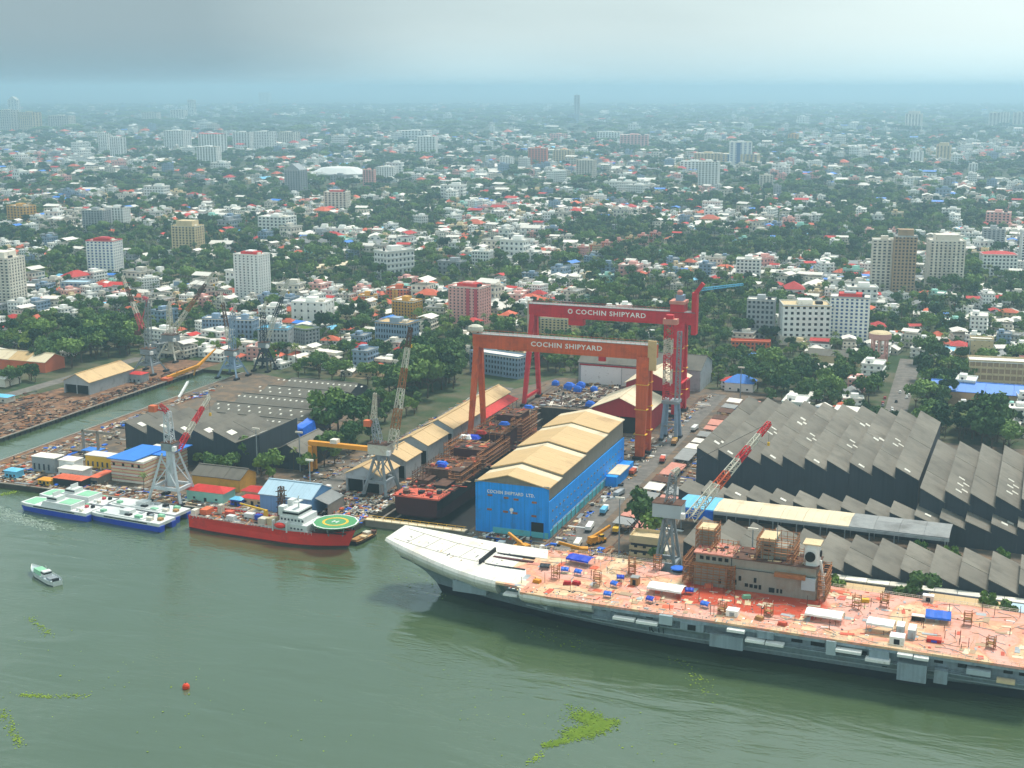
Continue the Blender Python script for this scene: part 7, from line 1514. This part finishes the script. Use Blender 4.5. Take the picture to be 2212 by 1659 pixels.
for i in np.argsort(Y):
    x, y, g_ = X[i], Y[i], RG[i]
    r_ = 9.0 if hs[i] else 4.0
    if g_ < 2 and blocked(x, y, r_): continue
    if np.any((footx[:,0]-x)**2 + (footx[:,1]-y)**2 < (footx[:,2]+r_)**2): continue
    if g_ == 0 and np.any((treep[:,0]-x)**2 + (treep[:,1]-y)**2 < (treep[:,2]*.8+r_*.6)**2): continue
    s, t_ = ydv((x, y))
    u = CX + FPX*x/(y*cP + (CAM_H-GZ)*sP)
    if not (-210 < u < 2420): continue
    if hs[i]:
        k = int(rng.choice(len(SPEC), p=WTS))
        if g_ < 2:
            c_ = (int(x//26), int(y//26)); near = False; R0 = PROTO[k][2]*.92
            for a in (-1,0,1):
                for b in (-1,0,1):
                    for (xx, yy, rr) in occ.get((c_[0]+a, c_[1]+b), ()):
                        if (xx-x)**2+(yy-y)**2 < ((rr+R0)*.72)**2: near = True
            if near:
                if rng.random() < .7: T_.append((x, y, g_))
                continue
            occ.setdefault(c_, []).append((x, y, R0))
        H_.append((x, y, k, g_))
    else: T_.append((x, y, g_))
# close the canopy between the houses with more trees
for y0, y1, sp_, g_ in ((760,1350,10.5,0),(1350,2700,13.0,1)):
    for y in np.arange(y0, y1, sp_):
        xs_ = np.arange(-y*.455-40, y*.455+40, sp_); jx = xs_ + rng.uniform(-.5,.5,len(xs_))*sp_; jy = y + rng.uniform(-.5,.5,len(xs_))*sp_; keep = rng.random(len(xs_)) < .6
        for x, yy in zip(jx[keep], jy[keep]):
            if blocked(x, yy, 5.0): continue
            if np.any((footx[:,0]-x)**2 + (footx[:,1]-yy)**2 < (footx[:,2]+3)**2): continue
            c_ = (int(x//26), int(yy//26)); bad = False
            for a in (-1,0,1):
                for b in (-1,0,1):
                    for (hx_, hy_, rr) in occ.get((c_[0]+a, c_[1]+b), ()):
                        if (hx_-x)**2 + (hy_-yy)**2 < (rr*.9+2.0)**2 or abs(hx_-x) < 6 and 0 < hy_-yy < 17 and rng.random() < .6: bad = True
            if not bad: T_.append((x, yy, g_))
T_.sort(key=lambda q_: q_[1])
# far-off parks: meadow patch stays open
fld = [at(*q_) for q_ in ((1035,523),(1150,515),(1160,530),(1050,538))]; fc = sum(fld, Vector())/4
H_ = [h_ for h_ in H_ if math.hypot((h_[0]-fc.x)/60, (h_[1]-fc.y)/75) > 1]; T_ = [q_ for q_ in T_ if math.hypot((q_[0]-fc.x)/50, (q_[1]-fc.y)/60) > 1]
inview = lambda q_: -10 < CX + FPX*q_[0]/(q_[1]*cP + (CAM_H-GZ)*sP) < 2222
H_.sort(key=lambda q_: (not inview(q_), q_[1])); T_.sort(key=lambda q_: (not inview(q_), q_[1]))
# the nearest 300 houses stand as things of their own
WHERE = lambda x, y: ('beyond the left woods' if x < -.23*y else 'behind the canal head' if x < -.08*y else 'behind the gantry cranes' if x < .13*y else 'behind the factory trees' if x < .26*y else 'near the beige offices')
for n, (x, y, k, g_) in enumerate(H_[:300]):
    meshes, lab, r_ = PROTO[k]; ang = R(-20.5 + rng.choice((0,90)) + rng.normal(0,9)); sc = rng.uniform(.85,1.2)
    o = thing('house', lab + ' ' + WHERE(x, y), 'house', (x, y, GZ), ang, 'houses of the near town'); o.scale = (sc, sc*rng.uniform(.9,1.1), rng.uniform(.9,1.15))
    for nm, me in meshes:
        c_ = place(nm, me, o)
        if nm in ('glazing', 'floor_slab', 'roof_post', 'parapet'): c_['kind'] = 'stuff'
left = 300 - tree_count[0]
for (x, y, g_) in T_[:max(0, left)]:
    pal = rng.random() < .3; k = int(rng.integers(0, 2 if pal else 6))
    tree(('coconut palm ' if pal else 'leafy tree ') + 'among the houses ' + WHERE(x, y), (x, y, GZ), k, rng.uniform(.75,1.2), 'trees of the near town', pal)
# the rest of the town as two masses of instances
def mass(name, label, cat, P_, idx, rot, scl, coll):
    me = bpy.data.meshes.new(name); me.from_pydata([tuple(p) for p in P_], [], [])
    a = me.attributes.new('kind_index', 'INT', 'POINT'); a.data.foreach_set('value', np.asarray(idx, dtype=np.int32))
    a = me.attributes.new('turn', 'FLOAT_VECTOR', 'POINT'); a.data.foreach_set('vector', np.asarray([(0,0,q_) for q_ in rot], dtype=np.float32).ravel())
    a = me.attributes.new('size', 'FLOAT_VECTOR', 'POINT'); a.data.foreach_set('vector', np.asarray(scl, dtype=np.float32).ravel())
    o = bpy.data.objects.new(name, me); COL.objects.link(o); tag(o, label, cat, kind='stuff')
    ng = bpy.data.node_groups.new(name + '_nodes', 'GeometryNodeTree'); ng.interface.new_socket('Geometry', in_out='INPUT', socket_type='NodeSocketGeometry'); ng.interface.new_socket('Geometry', in_out='OUTPUT', socket_type='NodeSocketGeometry')
    N = ng.nodes.new; K = ng.links.new
    gi, go = N('NodeGroupInput'), N('NodeGroupOutput'); ip = N('GeometryNodeInstanceOnPoints'); ci = N('GeometryNodeCollectionInfo')
    ci.inputs['Collection'].default_value = coll; ci.inputs['Separate Children'].default_value = True; ci.inputs['Reset Children'].default_value = True
    def attr(nm, ty): 
        n = N('GeometryNodeInputNamedAttribute'); n.data_type = ty; n.inputs['Name'].default_value = nm; return n.outputs['Attribute']
    K(gi.outputs[0], ip.inputs['Points']); K(ci.outputs[0], ip.inputs['Instance']); ip.inputs['Pick Instance'].default_value = True
    K(attr('kind_index','INT'), ip.inputs['Instance Index']); K(attr('turn','FLOAT_VECTOR'), ip.inputs['Rotation']); K(attr('size','FLOAT_VECTOR'), ip.inputs['Scale']); K(ip.outputs[0], go.inputs[0])
    md = o.modifiers.new('scatter', 'NODES'); md.node_group = ng; return o
HH = H_[300:]; sc = [rng.choice((.72,.85,1.0,1.15,1.5),p=(.2,.28,.28,.16,.08))*rng.uniform(.9,1.1)*(1.05,1.1,1.35,2.2)[h_[3]] for h_ in HH]
mass('distant_houses', 'thousands of pale and red-roofed houses spreading to the horizon', 'houses', [(h_[0],h_[1],GZ) for h_ in HH], [h_[2] for h_ in HH], [R(-20.5 + rng.choice((0,90)) + rng.normal(0,10)) for _ in HH], [(s, s, s*rng.uniform(.85,1.2)) for s in sc], NOCOL)
TT = T_[max(0, left):]; nT = len(KINDS)
sc = [rng.choice((.55,.75,.95,1.3),p=(.25,.35,.28,.12))*rng.uniform(.85,1.15)*(.9,.98,2.0,5.0)[q_[2]] for q_ in TT]
mass('distant_trees', 'dense green tree cover among the houses to the horizon', 'trees', [(q_[0],q_[1],GZ-.3) for q_ in TT], [int(rng.choice(8, p=[.14,.14,.15,.14,.09,.07,.13,.14])) if q_[2] < 2 else int(rng.integers(0,4)) for q_ in TT], [rng.uniform(0,6.28) for _ in TT], [(s, s, s*(1.0 if q_[2] < 2 else .62 if q_[2] == 2 else .35)) for s, q_ in zip(sc, TT)], NOTREE)
print('houses', len(H_), 'trees', len(T_), 'named trees', tree_count[0])

# ------------------------------------------------------------------ floating weed, foam, the air
def weed(name, label, patches):
    mb = MB()
    for (u0, v0, u1, v1, n, w) in patches:
        a, b = at(u0, v0, 0), at(u1, v1, 0)
        for _ in range(n):
            k = random.random(); c_ = a*(1-k)+b*k; x = c_.x + random.gauss(0, w); y = c_.y + random.gauss(0, w); r_ = random.uniform(.14,.38)*(1.4 if random.random()<.2 else 1)
            an = random.uniform(0,6.28); z = random.uniform(.04,.22); tilt = random.uniform(-.12,.12)
            mb.add([(x+r_*math.cos(an+q_), y+r_*math.sin(an+q_), z+tilt*math.cos(q_)*r_) for q_ in (0,1.2,2.4,3.7,5.0)], [(0,1,2,3,4)])
    o = mb.build(name, 'leaf_water'); tag(o, label, 'water weed', kind='stuff')
weed('water_hyacinth', 'bright green raft of floating water weed on the open harbour', [(1175,1612,1225,1598,420,1.0),(1230,1590,1300,1570,1500,2.2),(1255,1545,1290,1560,700,2.2),(1290,1565,1330,1560,420,1.3),(1240,1530,1270,1560,180,3.0)])
weed('drifting_weed', 'thin scattered strands of green weed drifting on the water', [(40,1501,110,1505,130,.6),(110,1505,190,1502,70,1.1),(0,1530,30,1575,60,1.3),(20,1570,45,1612,110,.8),(60,1330,110,1375,90,1.2),(1140,1648,1175,1625,60,.8),(0,1070,35,1062,160,1.2),(1470,1420,1540,1510,70,2.0),(1150,1360,1260,1400,60,3.0),(900,1480,1500,1620,60,12),(100,1400,700,1640,70,16),(840,1215,950,1290,60,4)])
fm = MB()
for _ in range(900):
    k = random.random(); c_ = at(-20,1100,0)*(1-k)+at(118,1142,0)*k; x = c_.x+random.gauss(0,2.5); y = c_.y+random.gauss(0,4.0)*(1-.5*k); L_ = random.uniform(.5,2.6); an = R(-22)+random.gauss(0,.35); w = random.uniform(.08,.22)
    dx, dy = math.cos(an)*L_/2, math.sin(an)*L_/2; fm.add([(x-dx,y-dy,.03),(x+dy*w,y-dx*w,.03),(x+dx,y+dy,.03),(x-dy*w,y+dx*w,.03)],[(0,1,2,3)])
mat('foam', (170,186,172), var=.1); tag(fm.build('wake_foam','foam'), 'pale streaks of wash foam beside the catamarans', 'foam', kind='stuff')
hz = MB().box(-61500, 61500, -16000, 61500, -11.0, 262.0)
me = bpy.data.meshes.new('haze'); me.from_pydata(hz.v, [], hz.f); me.update()
hm_ = bpy.data.materials.new('haze'); hm_.use_nodes = True; t = hm_.node_tree; t.nodes.clear()
ho_ = t.nodes.new('ShaderNodeOutputMaterial'); pv = t.nodes.new('ShaderNodeVolumePrincipled'); pv.inputs['Color'].default_value = (.54,.80,.97,1); pv.inputs['Density'].default_value = 1.4e-4; pv.inputs['Anisotropy'].default_value = .55
t.links.new(pv.outputs[0], ho_.inputs['Volume']); me.materials.append(hm_); MT['haze'] = hm_
o = bpy.data.objects.new('haze', me); COL.objects.link(o); tag(o, 'thin pale haze filling the air over the harbour and town', 'haze', kind='stuff')
